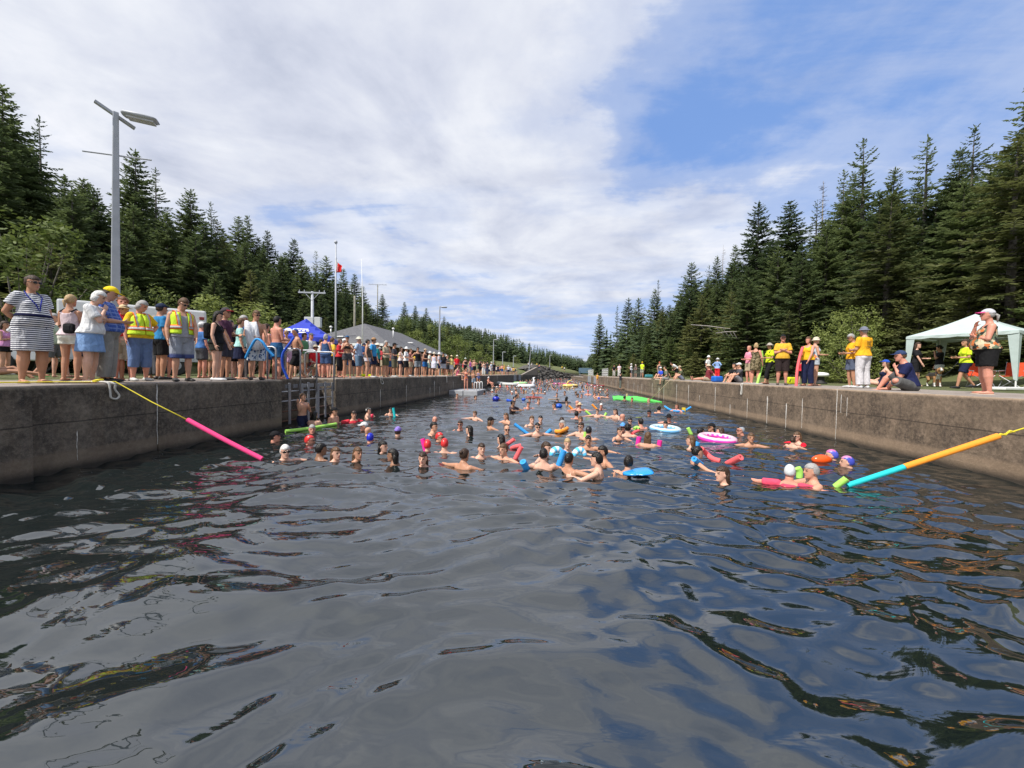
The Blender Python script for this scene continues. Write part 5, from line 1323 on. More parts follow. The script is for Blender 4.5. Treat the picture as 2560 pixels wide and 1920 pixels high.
# dock, dinghy, mat, rings
def dock():
    y0,y1=Yon(1160,XL+.6,980),Yon(1222,XL+1.6,980)
    cx,cy=XL+1.15,onz(1190,985,0).y; e=empty('floating_dock',(cx,cy,0),label='grey floating plastic dock with white grab rails against the left wall',cat='dock')
    mb=MB()
    for i in range(2):
        for j in range(6): mb.box((-.55+1.1*i,-1.5+.6*j,.12),(1.06,.57,.42),bev=.05)
    mb.build('float_blocks',mat('grey_plastic_float',(.34,.35,.37),.5,var=.1),e)
    for yy in (-1.4,-.4,.9):
        mb=MB(); mb.tube([(.95,yy,.2),(.95,yy,.85),(.90,yy,.95),(.80,yy,.95),(.75,yy,.85),(.75,yy,.3)],.03,8); mb.build('grab_rail',WHITE,e,smooth=True)
    return cx,cy
DKX,DKY=dock()
def dinghy():
    p=onz(1268,963,0); mb=MB(); pts=[]
    for i in range(20):
        a=2*PI*i/20; pts.append((1.7*math.cos(a)*(1 if math.cos(a)<0 else 1.15),.75*math.sin(a),.14+.22*max(0,math.cos(a))**3))
    e=empty('inflatable_dinghy',(p.x,p.y,0),math.radians(180-25),label='pale grey inflatable dinghy by the far left wall',cat='boat')
    mb.tube(pts,.22,10,closed=True); mb.build('tube',mat('pale_grey_rubber',(.45,.46,.45),.5),e,smooth=True)
    mb=MB(); mb.box((0,0,.08),(2.9,1.2,.08)); mb.box((.1,0,.30),(.3,1.3,.06)); mb.build('floor_and_seat',mat('dark_floor',(.12,.12,.12),.6),e)
dinghy()
def mat_float():
    P=[onz(*q,.03) for q in ((1533,994),(1657,1005),(1590,992),(1545,990))]
    a,b=onz(1533,999,.0),onz(1655,1006,0); c,d=onz(1590,992.5,0),onz(1531,991,0)
    mb=MB(); vs=[]; n_=14
    for lv in (.06,0.0):
        for i in range(n_+1):
            t=i/n_; p=a.lerp(b,t); q=d.lerp(c,min(1,t*1.0)); 
            for s_ in (0,.33,.66,1.): r=p.lerp(q,s_); vs.append((r.x,r.y,lv+.02*math.sin(i*1.3+s_*3)))
    fs=[];L=(n_+1)*4
    for i in range(n_):
        for j in range(3):
            k=i*4+j; fs+=[(k,k+1,k+5,k+4),(L+k,L+k+4,L+k+5,L+k+1)]
    for i in range(n_): fs+=[(i*4,(i+1)*4,L+(i+1)*4,L+i*4),(i*4+3,L+i*4+3,L+(i+1)*4+3,(i+1)*4+3)]
    mb.add(vs,fs); o=mb.build('floating_mat',foam('bright_green',(.10,.62,.10))); fixn(o.data); tag(o,'large bright green floating foam mat near the right wall','float')
mat_float()
def ring(px,py,R_,r,m1,label,tilt=0.,m2=None,name='swim_ring'):
    p=onz(px,py,0); e=MB(); n_=30; pts=[(R_*math.cos(2*PI*i/n_),R_*math.sin(2*PI*i/n_),0) for i in range(n_)]
    e.tube(pts,r,12,closed=True)
    if m2: e.mi=[1 if (sum(e.v[j][2] for j in f)/4>.25*r and (i//12)%2==0) or sum(e.v[j][2] for j in f)/4>.6*r else 0 for i,f in enumerate(e.f)]
    o=e.build(name,[m1]+([m2] if m2 else []),smooth=True,loc=(p.x,p.y,r*.55)); o.rotation_euler=(tilt,tilt*.6,0); tag(o,label,'swim ring','inflatable rings on the water'); return p
VIN=lambda n_,c: mat('vinyl_'+n_,c,.25,var=.06,spec=.6)
# ---- striped arm floats / bands drawn as extras for swimmers
# ================= people on the quays =================
def SH(c): return ('shoe',mat('shoe_%.2f_%.2f_%.2f'%c,c,.6))
def SD(c): return ('sandal',mat('sandal_%.2f_%.2f_%.2f'%c,c,.6))
WHT=(.72,.72,.72); BK=(.012,.012,.014); NVY=(.014,.018,.05); GRY=(.22,.22,.24); DGR=(.07,.07,.08); DEN=(.10,.16,.30); KHK=(.42,.34,.23); RED=(.55,.03,.04); YEL=(.78,.52,.02); TQ=(.03,.30,.30); SKB=(.10,.35,.65); PNK=(.75,.25,.38); LGR=(.42,.43,.45); ORY=(.85,.42,.02); AQ=(.35,.62,.58); BRN=(.10,.06,.04); OLV=(.12,.12,.06); LIM=(.62,.85,.05)
def T_(k,c,p=None,c2=None): return (k,F(c,p,c2))
GQ='spectators standing along the left quay'; GQR='spectators on the right quay'
# --- left quay, near group
deck(12,782,912,60,'person in pink vest top and black shorts at the left edge behind the striped dress',1.62,sex='f',fat=.2,arms=('crossed','crossed'),hair=('long','n'),top=T_('tank',(.60,.28,.52)),bottom=T_('short',BK),shoes=SH((.5,.5,.5)))
deck(82,697,956,25,'woman in navy and white striped dress with sunglasses and blue lanyard',1.72,sex='f',fat=.95,tone='t',arms=('behind','behind'),hair=('bun','n'),glasses=True,top=('dress',F((.75,.76,.78),'stripe',(.012,.015,.05))),shoes=('sandal',mat('brown_leather',(.10,.05,.03),.6)),extra=[ex_lanyard(F((.02,.03,.25))),ex_belt(F((.012,.015,.06)))],head=(12,4))
deck(133,772,930,70,'person walking in a grey-green shirt and grey shorts behind the striped dress',1.66,sex='f',fat=.3,arms=('front','down'),legs=('walkf','walkb'),hair=('short','g'),top=T_('tee',(.33,.40,.30)),bottom=T_('shorts',(.12,.13,.14)),shoes=SD(BK))
deck(178,741,949,140,'woman with blonde ponytail, black shoulder bag, pink top and white shorts seen from behind',1.66,sex='f',tone='t',arms=('front','front'),hair=('pony','y'),top=T_('tank',(.62,.50,.52)),bottom=T_('short',(.62,.62,.55)),shoes=SD(BRN),extra=[ex_bag(BLK,(.20,.09,.20),(-.10,.15,.12),'shoulder_bag')])
deck(226,727,953,70,'white haired woman in white tee and light blue skirt with arms folded',1.60,sex='f',fat=.60,tone='p',arms=('crossed','chin'),lean=.16,hair=('bob','w'),top=T_('tee',WHT),bottom=T_('skirt',(.22,.36,.62)),shoes=SD((.5,.12,.08)),head=(0,18))
deck(268,720,952,72,'man in yellow cap and blue checked shirt with grey trousers beside the lamp post',1.74,fat=.85,arms=('down','front'),hair=('short','n'),hat=('cap',(.85,.62,.02)),top=T_('tee',(.06,.12,.42),'plaid',(.20,.28,.60)),bottom=T_('pants',(.28,.27,.25)),shoes=SH(BK),head=(8,24))
deck(309,745,946,5,'person with curly red-brown hair and red shirt behind the straw hat',1.74,fat=.3,tone='r',arms=('front','front'),hair=('curl','r'),top=T_('tee',RED),bottom=T_('shorts',KHK),shoes=SD(BRN))
deck(318,768,950,-30,'person in a straw hat with black band and long tan shorts behind the yellow shirts',1.58,sex='f',fat=.3,tone='t',arms=('crossed','down'),lean=.12,hair=('short','g'),hat=('straw',(.62,.48,.28),BK),top=T_('tee',(.60,.42,.34)),bottom=T_('long',(.42,.36,.27)),shoes=SD(BRN),extra=[ex_bag(F((.6,.58,.5),'vstripe',BK),(.30,.10,.34),(-.22,.05,.05),'striped_bag')])
deck(350,757,953,25,'grey haired woman in yellow shirt and closed safety vest with rolled blue jeans',1.66,sex='f',fat=.7,tone='r',arms=('hips','down'),hair=('bob','g'),top=('tee',F((.75,.50,.02))),bottom=('capri',F((.13,.20,.38))),shoes=('shoe',mat('grey_slip_ons',(.5,.5,.48),.7)),extra=[ex_vest(open_=False)],head=(35,25))
deck(403,763,946,110,'man in dark cap and blue shirt with black shorts, hand on hip, behind the vests',1.78,fat=.3,tone='t',arms=('hang','down'),hair=('short','n'),hat=('cap',(.02,.03,.07)),top=T_('tee',(.03,.20,.42)),bottom=T_('shorts',BK),shoes=SH(BK))
deck(455,741,953,20,'young man with open safety vest over grey tank top and blue hemmed shorts, looking down',1.74,fat=.3,tone='l',arms=('hang','down'),hair=('short','b'),top=('tank',F((.33,.33,.36),'band',(.36,.36,.39,.0))),bottom=('long',F((.30,.32,.37),'band',(.06,.08,.20,.58))),shoes=('shoe',mat('black_clogs',(.03,.03,.03),.6)),extra=[ex_vest()],head=(15,28),glasses=True)
deck(541,784,953,75,'woman with long black hair, black tank top, black shorts and white sneakers',1.62,sex='f',fat=.3,tone='p',arms=('hang','down'),hair=('long','k'),top=T_('tank',BK),bottom=T_('short',(.03,.03,.025)),shoes=SH((.75,.75,.75)),extra=[ex_bag(BLK)],head=(5,15))
deck(563,777,951,60,'man in a dark cap and plum coloured shirt behind the long haired woman',1.76,tone='t',arms=('front','hang'),hair=('short','k'),hat=('cap',(.06,.05,.06),(.45,.03,.05)),top=T_('tee',(.08,.03,.06)),bottom=T_('shorts',(.05,.05,.07)),shoes=SH(BK))
deck(577,803,945,10,'dark haired person in black dress eating, next to the plum shirt',1.64,sex='f',tone='p',arms=('chin','front'),hair=('short','k'),top=T_('dress',BK),shoes=SD(BRN))
deck(602,802,950,95,'woman with a bun in aqua shirt and navy skirt seen from the side',1.64,sex='f',fat=.35,arms=('front','down'),hair=('bun','b'),top=T_('tee',AQ),bottom=T_('skirt',NVY),shoes=SD(BK))
deck(608,791,944,70,'grey haired man in a blue shirt behind the aqua shirt',1.78,fat=.2,tone='t',arms=('front','front'),hair=('short','g'),top=T_('tee',(.10,.18,.40)),bottom=T_('pants',DGR),shoes=SH(BK))
def ex_towel(o,J,pel,tr,hp,hm,rings,cloth):
    q=MB(); TW=F((.70,.71,.74)); vs=[];fs=[]; pts=[(-.12,.12,.30),(-.13,.10,.44),(-.13,.03,.53),(-.13,-.08,.50),(-.12,-.17,.38),(-.10,-.18,.20),(-.08,-.22,.02),(-.06,-.20,-.18)]
    for i,p in enumerate(pts):
        for j in range(7): 
            u=(j-3)/3; vs.append(tr((p[0]+u*(.085+.012*i)+.02*math.sin(i+j),p[1]-.025*math.cos(j*2.1+i*.7)-(.02 if i>4 else 0),p[2]+.02*math.sin(j*1.3))))
    for i in range(len(pts)-1):
        for j in range(6): a=i*7+j; fs.append((a,a+1,a+8,a+7))
    q.add(vs,fs); c=q.build('towel',TW,o,smooth=True); s_=c.modifiers.new('s','SOLIDIFY'); s_.thickness=.02
deck(640,776,952,12,'bare chested bearded man with sunglasses, white towel on shoulder and blue flowered shorts',1.80,tone='t',arms=('hang','belly'),hair=('short','b'),glasses=True,bottom=T_('long',(.55,.60,.65),'flower',(.02,.07,.20)),shoes=SH((.03,.03,.03)),extra=[ex_towel],head=(18,8))
deck(692,798,950,125,'bare backed man in blue swim trunks passing a dark blue noodle',1.78,tone='r',arms=('front','front'),hair=('short','k'),bottom=T_('trunks',(.02,.09,.22)),head=(0,0))
deck(716,829,944,-5,'blonde woman with sunglasses between the bare backed man and the boy',1.66,sex='f',arms=('down','front'),hair=('bun','y'),glasses=True,top=T_('tank',(.6,.45,.55)),bottom=T_('shorts',(.55,.35,.5)))
deck(741,809,950,-70,'boy in blue swim cap with white emblem, goggles and long black shorts',1.56,tone='t',arms=('behind','reach'),legs=('walkf','walkb'),hair=None,hat=('swimcap',(.02,.07,.30),(.35,.5,.7)),bottom=T_('long',BK),head=(0,10))
deck(725,872,946,15,'small child in a pink swimsuit behind the boy',1.10,sex='f',tone='t',arms=('hang','hang'),hair=('short','b'),top=T_('swimsuit',(.8,.15,.25)),bottom=T_('briefs',(.8,.15,.25)))
deck(777,837,943,40,'man in grey cap and white striped shirt standing in front of the blue canopy',1.74,fat=.4,tone='r',arms=('down','down'),hair=('short','g'),hat=('cap',(.12,.12,.13)),top=T_('tee',WHT,'vstripe',(.1,.12,.3)),bottom=T_('shorts',(.3,.3,.3)),shoes=SH(BK))
deck(814,842,948,150,'grey haired woman in a blue sleeveless top with back turned, right of the folding chairs',1.64,sex='f',fat=.6,tone='r',arms=('front','front'),hair=('bob','g'),top=T_('tank',(.05,.10,.22)),bottom=T_('shorts',(.05,.09,.2)),shoes=SD(BK))
deck(849,853,946,70,'woman in a red top and black trousers with a black waist bag',1.60,sex='f',fat=.6,tone='r',arms=('front','front'),hair=('short','b'),top=T_('tee',RED),bottom=T_('capri',BK),shoes=SD(BK),extra=[ex_bag(BLK,(.24,.12,.16),(.12,-.24,.02),'waist_bag')])
# seated pair in folding chairs
def seated(px,y0,y1,hh,face,label,z=0.,**kw):
    """a seated or lying person; hh is the height of the pose in metres"""
    x,y=standat(px,y0,y1,hh)
    if x<0: x=min(x,XL-kw.pop('back',.3))
    else: x=max(x,XR+kw.pop('back',.3))
    kw.pop('back',None); vox=.0105 if (y1-y0)>70 else .018
    return person(x,y,DECK+z,face,kw.pop('H',1.72),label=label,vox=kw.pop('vox',vox),**kw),(x,y)
o,(cx,cy)=seated(788,868,948,1.28,35,'man in red shirt, tan hat and sunglasses sitting in a folding chair',legs=('chair','chair'),arms=('lap','lap'),fat=.3,hair=('short','g'),tone='r',hat=('straw',(.40,.35,.26)),glasses=True,top=T_('tee',(.65,.02,.03)),bottom=T_('shorts',KHK),shoes=SH(BK))
camp_chair(cx,cy,35,F((.05,.08,.08)),'folding camp chair under the man in the red shirt','folding camp chairs on the left quay')
o,(cx,cy)=seated(768,866,944,1.28,45,'person in white hat and dark red top sitting in the left folding chair',legs=('chair','chair'),arms=('lap','lap'),sex='f',hair=('short','g'),tone='r',hat=('bucket',(.7,.68,.6)),top=T_('tank',(.25,.03,.06)),bottom=T_('shorts',(.2,.2,.22)),shoes=SH(BK))
camp_chair(cx,cy,45,F((.30,.03,.04)),'folding camp chair under the person in the white hat','folding camp chairs on the left quay')
# sitting at the left edge with green sandals
o,_=seated(-38,893,958,.62,80,'person sitting on the quay at the left edge, legs stretched, green sandals',legs=('low','flat'),arms=('prop','prop'),tone='t',hair=('short','n'),top=T_('tank',NVY),bottom=T_('short',NVY),shoes=SD((.15,.42,.10)))
# noodles held on the left quay
p=depthpt(640,935,11.0)
def held(pts,dep,m,label,dz=0):
    P=[]
    for (px,py,*d) in pts: P.append(depthpt(px,py,dep+(d[0] if d else 0)))
    return P
_x,_y=standat(640,776,952,1.80); _dep=FP*1.80/176
noodle(held([(614,895,-.35),(627,868,-.42),(641,848,-.45),(657,856,-.45),(670,875,-.40),(684,890,-.35)],_dep,LBL,''),LBL,'light blue noodle bent over the arm of the man with the towel','noodles held on the quay',r=.029)
_dep=FP*1.56/141
noodle(held([(735,843,-.25),(722,862,-.3),(709,880,-.3),(705,897,-.3),(708,920,-.25),(720,947,-.2)],_dep,DBL,''),DBL,'dark blue noodle held upright between the bare backed man and the boy','noodles held on the quay',r=.031)
# --- left quay, the long row
rowL=[(868,840,946,0,'f',0.,'t',('phone','phone'),None,('cap',(.03,.10,.22)),('bra',BK),('short',(.06,.06,.07)),'woman in blue cap, black bikini top and grey shorts taking a picture with both hands'),
(896,845,943,75,'m',.35,'l',('down','behind'),('short','w'),('sun',(.62,.60,.50)),('tee',(.36,.48,.66)),('long',(.12,.20,.30)),'man in wide cream hat, pale blue shirt and long denim shorts'),
(918,848,942,80,'f',.5,'l',('down','down'),('short','k'),None,('tank',(.10,.08,.07)),('short',(.62,.60,.66)),'dark haired person in brown tank top and white shorts with tattooed shoulder'),
(933,843,941,70,'m',.1,'t',('down','down'),('short','b'),('straw',(.36,.22,.12)),('tee',(.05,.30,.62)),('shorts',NVY),'man in brown straw hat and bright blue shirt behind the brown tank top'),
(943,858,941,85,'f',.2,'l',('front','down'),('short','g'),('sun',(.68,.65,.55)),('tee',TQ),('shorts',BK),'woman in cream sun hat, teal shirt and black shorts'),
(964,853,941,60,'m',.45,'l',('chin','front'),('short','g'),None,('tee',(.42,.36,.26)),('shorts',OLV),'grey haired man in beige shirt and camouflage shorts with hand on chin'),
(985,859,941,75,'m',.2,'t',('down','front'),('short','n'),('cap',BK),('tee',(.06,.06,.07)),('long',(.12,.11,.07)),'man in black cap, charcoal shirt and olive cargo shorts'),
(1001,868,941,80,'f',.0,'p',('front','front'),('long','n'),None,('tank',(.68,.60,.58)),('short',NVY),'woman with long dark hair in white top and navy shorts'),
(1015,865,941,70,'f',.1,'t',('front','front'),('short','n'),('bucket',WHT),('tee',WHT),('shorts',BK),'person in white bucket hat, white tee and black shorts with a dark strap'),
(1026,872,938,60,'m',.1,'l',('down','front'),('short','b'),None,('tee',(.3,.1,.08)),('shorts',KHK),'man in rust shirt behind the black tank top'),
(1044,869,940,20,'m',.0,'t',('down','hips'),('short','k'),None,('tank',BK),('shorts',(.2,.23,.26)),'tanned man with sunglasses in black tank top'),
(1062,872,939,60,'m',.1,'t',('front','front'),('short','n'),('cap',KHK),('tank',(.05,.03,.03)),('trunks',(.02,.12,.35)),'man in tan cap and dark tank top with bright blue shorts'),
(1074,878,938,80,'m',.1,'l',('front','down'),('short','w'),('bucket',WHT),('tee',(.62,.66,.58)),('shorts',(.12,.2,.2)),'man in white cap and white shirt'),
(1085,875,939,160,'f',.3,'l',('front','front'),('short','y'),('bucket',(.66,.6,.5)),('sundress',(.62,.62,.72)),None,'woman in a white dress and pale hat seen from behind'),
(1097,880,937,90,'m',.2,'l',('down','down'),('short','w'),('bucket',WHT),('tee',(.5,.45,.5)),('shorts',NVY),'man in pale hat behind the white dress'),
(1108,883,939,20,'m',.3,'t',('down','hips'),('short','k'),('cap',BK),('tee',(.02,.02,.025)),('shorts',(.45,.48,.55)),'man in black cap and black shirt with pale grey shorts'),
(1118,886,937,60,'f',.1,'l',('down','front'),('short','b'),None,('tee',(.20,.17,.13)),('shorts',(.05,.05,.06)),'person in grey-brown camouflage shirt'),
(1128,887,938,40,'f',.2,'l',('front','hips'),('short','b'),('straw',(.62,.52,.32)),('tee',(.72,.60,.22)),('shorts',WHT),'woman in straw hat, pale yellow shirt and white shorts'),
(1142,887,937,30,'m',.3,'l',('down','down'),('short','b'),('straw',(.72,.68,.58)),('tee',(.65,.02,.03)),('shorts',BK),'man in white hat and red shirt'),
(1163,894,937,30,'m',.1,'l',('down','front'),('short','n'),('sun',(.42,.50,.45)),('tank',BK),('shorts',BK),'person in green sun hat and black top'),
(1175,897,938,60,'f',.2,'r',('front','down'),('bun','b'),None,('tank',(.45,.12,.4)),('longskirt',(.25,.24,.22)),'woman in a magenta top and long grey skirt'),
(1186,897,936,10,'m',.0,'l',('down','down'),('short','b'),None,None,('shorts',BK),'bare chested man in black shorts on the far left quay'),
(1199,901,937,20,'f',.2,'l',('front','hips'),('short','k'),None,('tee',BK),('shorts',BK),'person in black beside the bare chested man'),
(1209,903,938,10,'f',.0,'l',('down','front'),('short','n'),None,('tank',(.5,.4,.35)),('pants',WHT),'woman in long white trousers'),
(1218,902,938,150,'m',.2,'l',('down','down'),('short','k'),None,('tee',(.04,.04,.045)),('pants',(.03,.04,.08)),'man in charcoal shirt and dark jeans with back turned'),
(1228,904,936,60,'m',.0,'l',('down','down'),('short','n'),('cap',WHT),('tee',(.6,.66,.75)),('shorts',(.5,.5,.5)),'man in white cap and pale blue shirt'),
(1235,903,936,20,'m',.1,'t',('down','down'),('short','n'),('cap',BK),('tee',BK),('shorts',NVY),'man in black shirt left of the far lamp post'),
(1245,912,936,150,'m',.3,'l',('down','down'),('short','k'),None,('tee',NVY),('shorts',NVY),'person in navy right of the far lamp post'),
(1260,913,937,10,'m',.2,'l',('down','down'),('short','b'),('cap',YEL),('tee',(.75,.42,.05)),('shorts',KHK),'person in orange shirt near the far railing'),
(1271,913,937,170,'m',.1,'l',('down','down'),('short','b'),('bucket',WHT),('tee',(.55,.62,.75)),('shorts',NVY),'person in pale blue shirt near the far railing')]
for i,(px,y0,y1,fc,sx,ft,tn,ar,hr,ht,tp,bt,lab) in enumerate(rowL):
    deck(px,y0,y1,fc,lab,1.60 if sx=='f' else 1.72,sex=sx,fat=ft,tone=tn,arms=ar,hair=hr,hat=ht,top=T_(*tp) if tp else None,bottom=T_(*bt) if bt else None,shoes=(SD(BRN) if i%3 else SH((.5,.5,.5))) if y1-y0>60 and tn!='x' and i>0 else None,group=GQ,glasses=px in(1044,))
# people half hidden behind the front row, and the far crowd, built from a few low detail sources
crng=random.Random(77); SRC=[]
cs=[('tee',WHT,'shorts',NVY,None,'n','white shirt'),('tee',(.45,.05,.06),'shorts',KHK,('cap',NVY),'b','red shirt'),('tank',BK,'short',DGR,None,'k','black top'),('tee',(.06,.16,.4),'shorts',DGR,('cap',WHT),'g','blue shirt'),('tee',(.5,.5,.5),'pants',DGR,('straw',KHK),'g','a straw hat'),('tank',PNK,'short',WHT,None,'y','pink top'),('tee',(.1,.25,.12),'shorts',KHK,None,'n','green shirt'),('tee',(.75,.5,.05),'shorts',BK,None,'b','yellow shirt'),(None,None,'trunks',(.02,.08,.25),None,'n','blue swim trunks')]
def src(i,name):
    k=cs[i]; o=person(0,-30,0,0,1.68,sex='f' if i in(2,5) else 'm',fat=.2,tone='ltprl'[i%5],arms=[('front','down'),('down','down'),('hips','front')][i%3],hair=('short',k[5]),hat=k[4],top=T_(k[0],k[1]) if k[0] else None,bottom=T_(k[2],k[3]),vox=.028,turn=False)
    return o
SRC=[src(i,'') for i in range(9)]
used=[False]*9
def put(i,x,y,z,face,s,label,group):
    o=SRC[i]
    if used[i]: o=copy_tree(SRC[i],None)
    used[i]=True
    o.location=(x,y,z); o.rotation_euler=(0,0,math.radians(face)+math.atan2(-x,y)); o.scale=(s,)*3; tag(o,label,'person',group)
k=0
for px in list(range(858,1125,13))+list(range(1128,1262,7)):
    p_=px+crng.uniform(-3,3); xx=XL-crng.uniform(1.6,3.6); y=onx(p_,940,xx).y; i=crng.randrange(9); k+=1
    put(i,xx,y,DECK-.01,crng.choice((40,70,90,120,0)),crng.uniform(.92,1.05),'person in %s half hidden behind the front row of the left quay'%cs[i][6],'people half hidden in the second row of the left quay')
for px in range(1255,1304,3):
    p_=px+crng.uniform(-1,1); xx=XL-crng.uniform(.5,2.5); y=min(93,onx(p_,940,xx).y); i=crng.randrange(9)
    put(i,xx,y,DECK-.01,crng.uniform(0,360),1.,'tiny person in %s behind the far railing of the left quay'%cs[i][6],'tiny people behind the far railing')
for px,dep,lab in ((1321,110,'left of two'),(1329,112,'right of two'),(1342,118,'one of a pair above'),(1348,118,'one of a pair above'),(1405,150,'far'),(1411,152,'far')):
    p=depthpt(px,935,dep); put(crng.randrange(9),p.x,p.y,ground(p.x,p.y),20,1.,'tiny person on the grass beside the dark rock face','tiny people by the rock face')
# behind the near group
for px,dep,i,lab in ((150,10.5,2,'behind the striped dress'),(205,10.2,0,'behind the blonde ponytail'),(385,10.8,4,'behind the two safety vests'),(430,11,8,'behind the man in the open safety vest'),(505,12,3,'between the open vest and the black haired woman'),(590,12.5,2,'behind the aqua shirt'),(665,12.2,8,'behind the man with the towel'),(625,13,5,'behind the man with the towel, farther left'),(760,15,6,'behind the boy in the blue cap'),(830,17,7,'behind the grey haired woman in blue'),(520,13.,6,'behind the black backpack'),(655,14.5,0,'deep behind the towel'),(700,13.5,4,'behind the blonde woman in sunglasses'),(735,16.5,2,'behind the pink child'),(802,18,0,'between the folding chairs and the blue top'),(845,20,1,'behind the red top')):
    p=depthpt(px,935,dep); put(i,min(p.x,XL-1.),p.y,DECK-.01,crng.choice((60,120,150)),.98,'person in %s standing %s'%(cs[i][6],lab),None)
# --- people on the dock and at the edge
def figure(px,py0,py1,y,x,z,face,label,H,**kw): return person(x,y,z,face,H,label=label,vox=kw.pop('vox',.018),**kw)
zd=.335
dk=lambda px,H: (XL+1.15, Yon(px,XL+1.15,960))
for px,H,sx,kw in ((1165,1.62,'f',dict(arms=('headup','out'),hair=('short','b'),top=T_('swimsuit',(.25,.08,.25),'floral',(.6,.2,.1)),bottom=T_('briefs',(.25,.08,.25)),tone='r',label='woman in patterned swimsuit climbing at the left end of the floating dock')),
    (1184,1.45,'m',dict(arms=('out','hang'),hair=('short','b'),bottom=T_('trunks',(.25,.32,.4)),tone='t',label='boy in grey-blue trunks in the middle of the floating dock')),
    (1196,1.62,'f',dict(arms=('face','front'),hair=('bun','b'),top=T_('swimsuit',(.12,.18,.42)),bottom=T_('briefs',(.12,.18,.42)),tone='t',label='woman in a blue swimsuit standing on the floating dock'))):
    x,y=dk(px,H); person(x,y,zd,15,H,sex=sx,vox=.018,**kw)
x,y=dk(1216,1.7); person(x+.2,y,zd,60,1.7,sex='m',legs=('kneeup','kneeup'),arms=('knees','knees'),hair=None,hat=('swimcap',(.7,.7,.7)),tone='r',bottom=T_('trunks',BK),vox=.018,label='man in white cap crouching at the right end of the floating dock')
y=Yon(1146,XL-.1); person(XL-.18,y,DECK,75,1.6,sex='f',legs=('chair','chair'),pz=.12,arms=('prop','prop'),hair=('short','b'),top=T_('swimsuit',(.7,.15,.25)),bottom=T_('briefs',(.7,.15,.25)),tone='p',vox=.018,label='girl in pink sitting on the left quay edge with legs hanging down')
y=Yon(1140,XL-.1); person(XL-.2,y+1.,DECK,75,1.5,sex='m',legs=('chair','chair'),pz=.12,arms=('lap','lap'),hair=('short','n'),bottom=T_('trunks',TQ),tone='l',vox=.018,label='child sitting on the left quay edge beside the girl in pink')
# boy on the ladder and others by the ladder bay
y=Yon(752,XL+.25); person(XL+.30,y,-.60,50,1.52,sex='m',legs=('stand','bent'),arms=('face',((.30,-.12,.34),(.42,-.20,.50))),hair=('wet','b'),bottom=T_('trunks',NVY),tone='l',vox=.0105,pz=.70,label='wet boy in navy trunks standing on a rung of the ladder rack')
# --- right quay
GR2=GQR
def dr(px,y0,y1,fc,lab,H=1.68,**kw): kw.setdefault('group',None); return deck(px,y0,y1,fc,lab,H,**kw)
dr(2466,784,990,-75,'large woman in a flowered top, black shorts and pink-peaked cap at the right edge',1.66,sex='f',fat=1.0,tone='r',arms=('crossed','chin'),hair=('pony','g'),hat=('cap',(.52,.52,.56),(.8,.08,.30)),top=T_('sundress',(.05,.06,.05),'floral',(.12,.16,.10)) if 0 else T_('tank',(.03,.035,.03),'floral',(.13,.17,.11)),bottom=T_('shorts',(.012,.012,.013)),shoes=SD((.6,.5,.4)))
def ex_print(o,J,pel,tr,hp,hm,rings,cloth):
    for k,(s,z) in enumerate((('SWIM',.36),('THE',.29),('CANAL',.22))):
        M=Matrix.Translation(tr((0,.140,z)))@Matrix.Rotation(PI,4,'Z')@Matrix.Rotation(PI/2,4,'X'); text(s,.062,mat('dark_print',(.10,.07,.03),.8),'shirt_print',o,M,.002)
dr(2157,820,968,-130,'person in orange shirt with dark print, grey bucket hat and white trousers',1.72,sex='m',fat=.35,tone='l',arms=('front','front'),hair=('short','g'),hat=('sun',(.16,.17,.22)),top=T_('tee',(.85,.42,.02)),bottom=T_('pants',(.62,.60,.62)),shoes=SH((.6,.6,.6)),extra=[ex_print])
dr(2129,833,964,-60,'grey haired woman with glasses in orange shirt and denim shorts',1.58,sex='f',fat=.1,tone='t',arms=('front','front'),hair=('short','g'),glasses=True,top=T_('tee',ORY),bottom=T_('shorts',(.10,.12,.18)),shoes=SH((.5,.5,.5)),head=(0,20))
dr(2019,850,969,-35,'smiling woman in an orange sleeveless top and navy trousers holding a pink noodle',1.62,sex='f',fat=.35,tone='r',arms=('hang','front'),hair=('bob','b'),top=T_('tank',(.85,.45,.02)),bottom=T_('pants',(.015,.02,.06)),shoes=SD(BK))
dr(2036,846,964,110,'woman in a blue and white patterned top and pale hat behind the orange top',1.66,sex='f',tone='l',arms=('down','front'),hair=('short','y'),hat=('bucket',(.6,.52,.40)),top=T_('tank',(.10,.13,.18),'floral',(.5,.55,.6)),bottom=T_('short',(.4,.45,.5)),shoes=SD(BK))
dr(1955,845,966,5,'man in black cap, sunglasses, orange and grey shirt and black shorts with arms crossed',1.78,fat=.45,tone='r',arms=('crossed','crossed'),hair=('short','g'),hat=('cap',BK),glasses=True,top=T_('tee',(.14,.16,.17),'band',(.70,.40,.04,1.20)),bottom=T_('long',(.03,.02,.02)),shoes=SH((.08,.06,.05)))
dr(1923,862,962,-55,'woman in grey sun hat, lime yellow shirt and black leggings',1.58,sex='f',tone='t',arms=('front','front'),hair=('short','k'),hat=('sun',(.42,.38,.32)),top=T_('tee',(.60,.72,.02)),bottom=T_('leggings',BK),legs=('walkf','stand'),shoes=SD(BRN),extra=[ex_bag(BLK,(.16,.10,.2),(.16,-.02,-.05),'hip_bag')])
dr(1888,862,961,165,'blonde woman in a brown patterned dress seen from behind',1.62,sex='f',fat=.4,tone='r',arms=('reach','down'),hair=('bob','y'),top=T_('sundress',(.10,.08,.04),'camo',(.25,.20,.12)),shoes=SD(BRN))
dr(1872,868,958,-50,'bald man in pink shirt behind the blonde woman',1.66,tone='r',arms=('front','front'),hair=('bald','n'),top=T_('tee',(.75,.28,.38)),bottom=T_('shorts',KHK),shoes=SD(BRN))
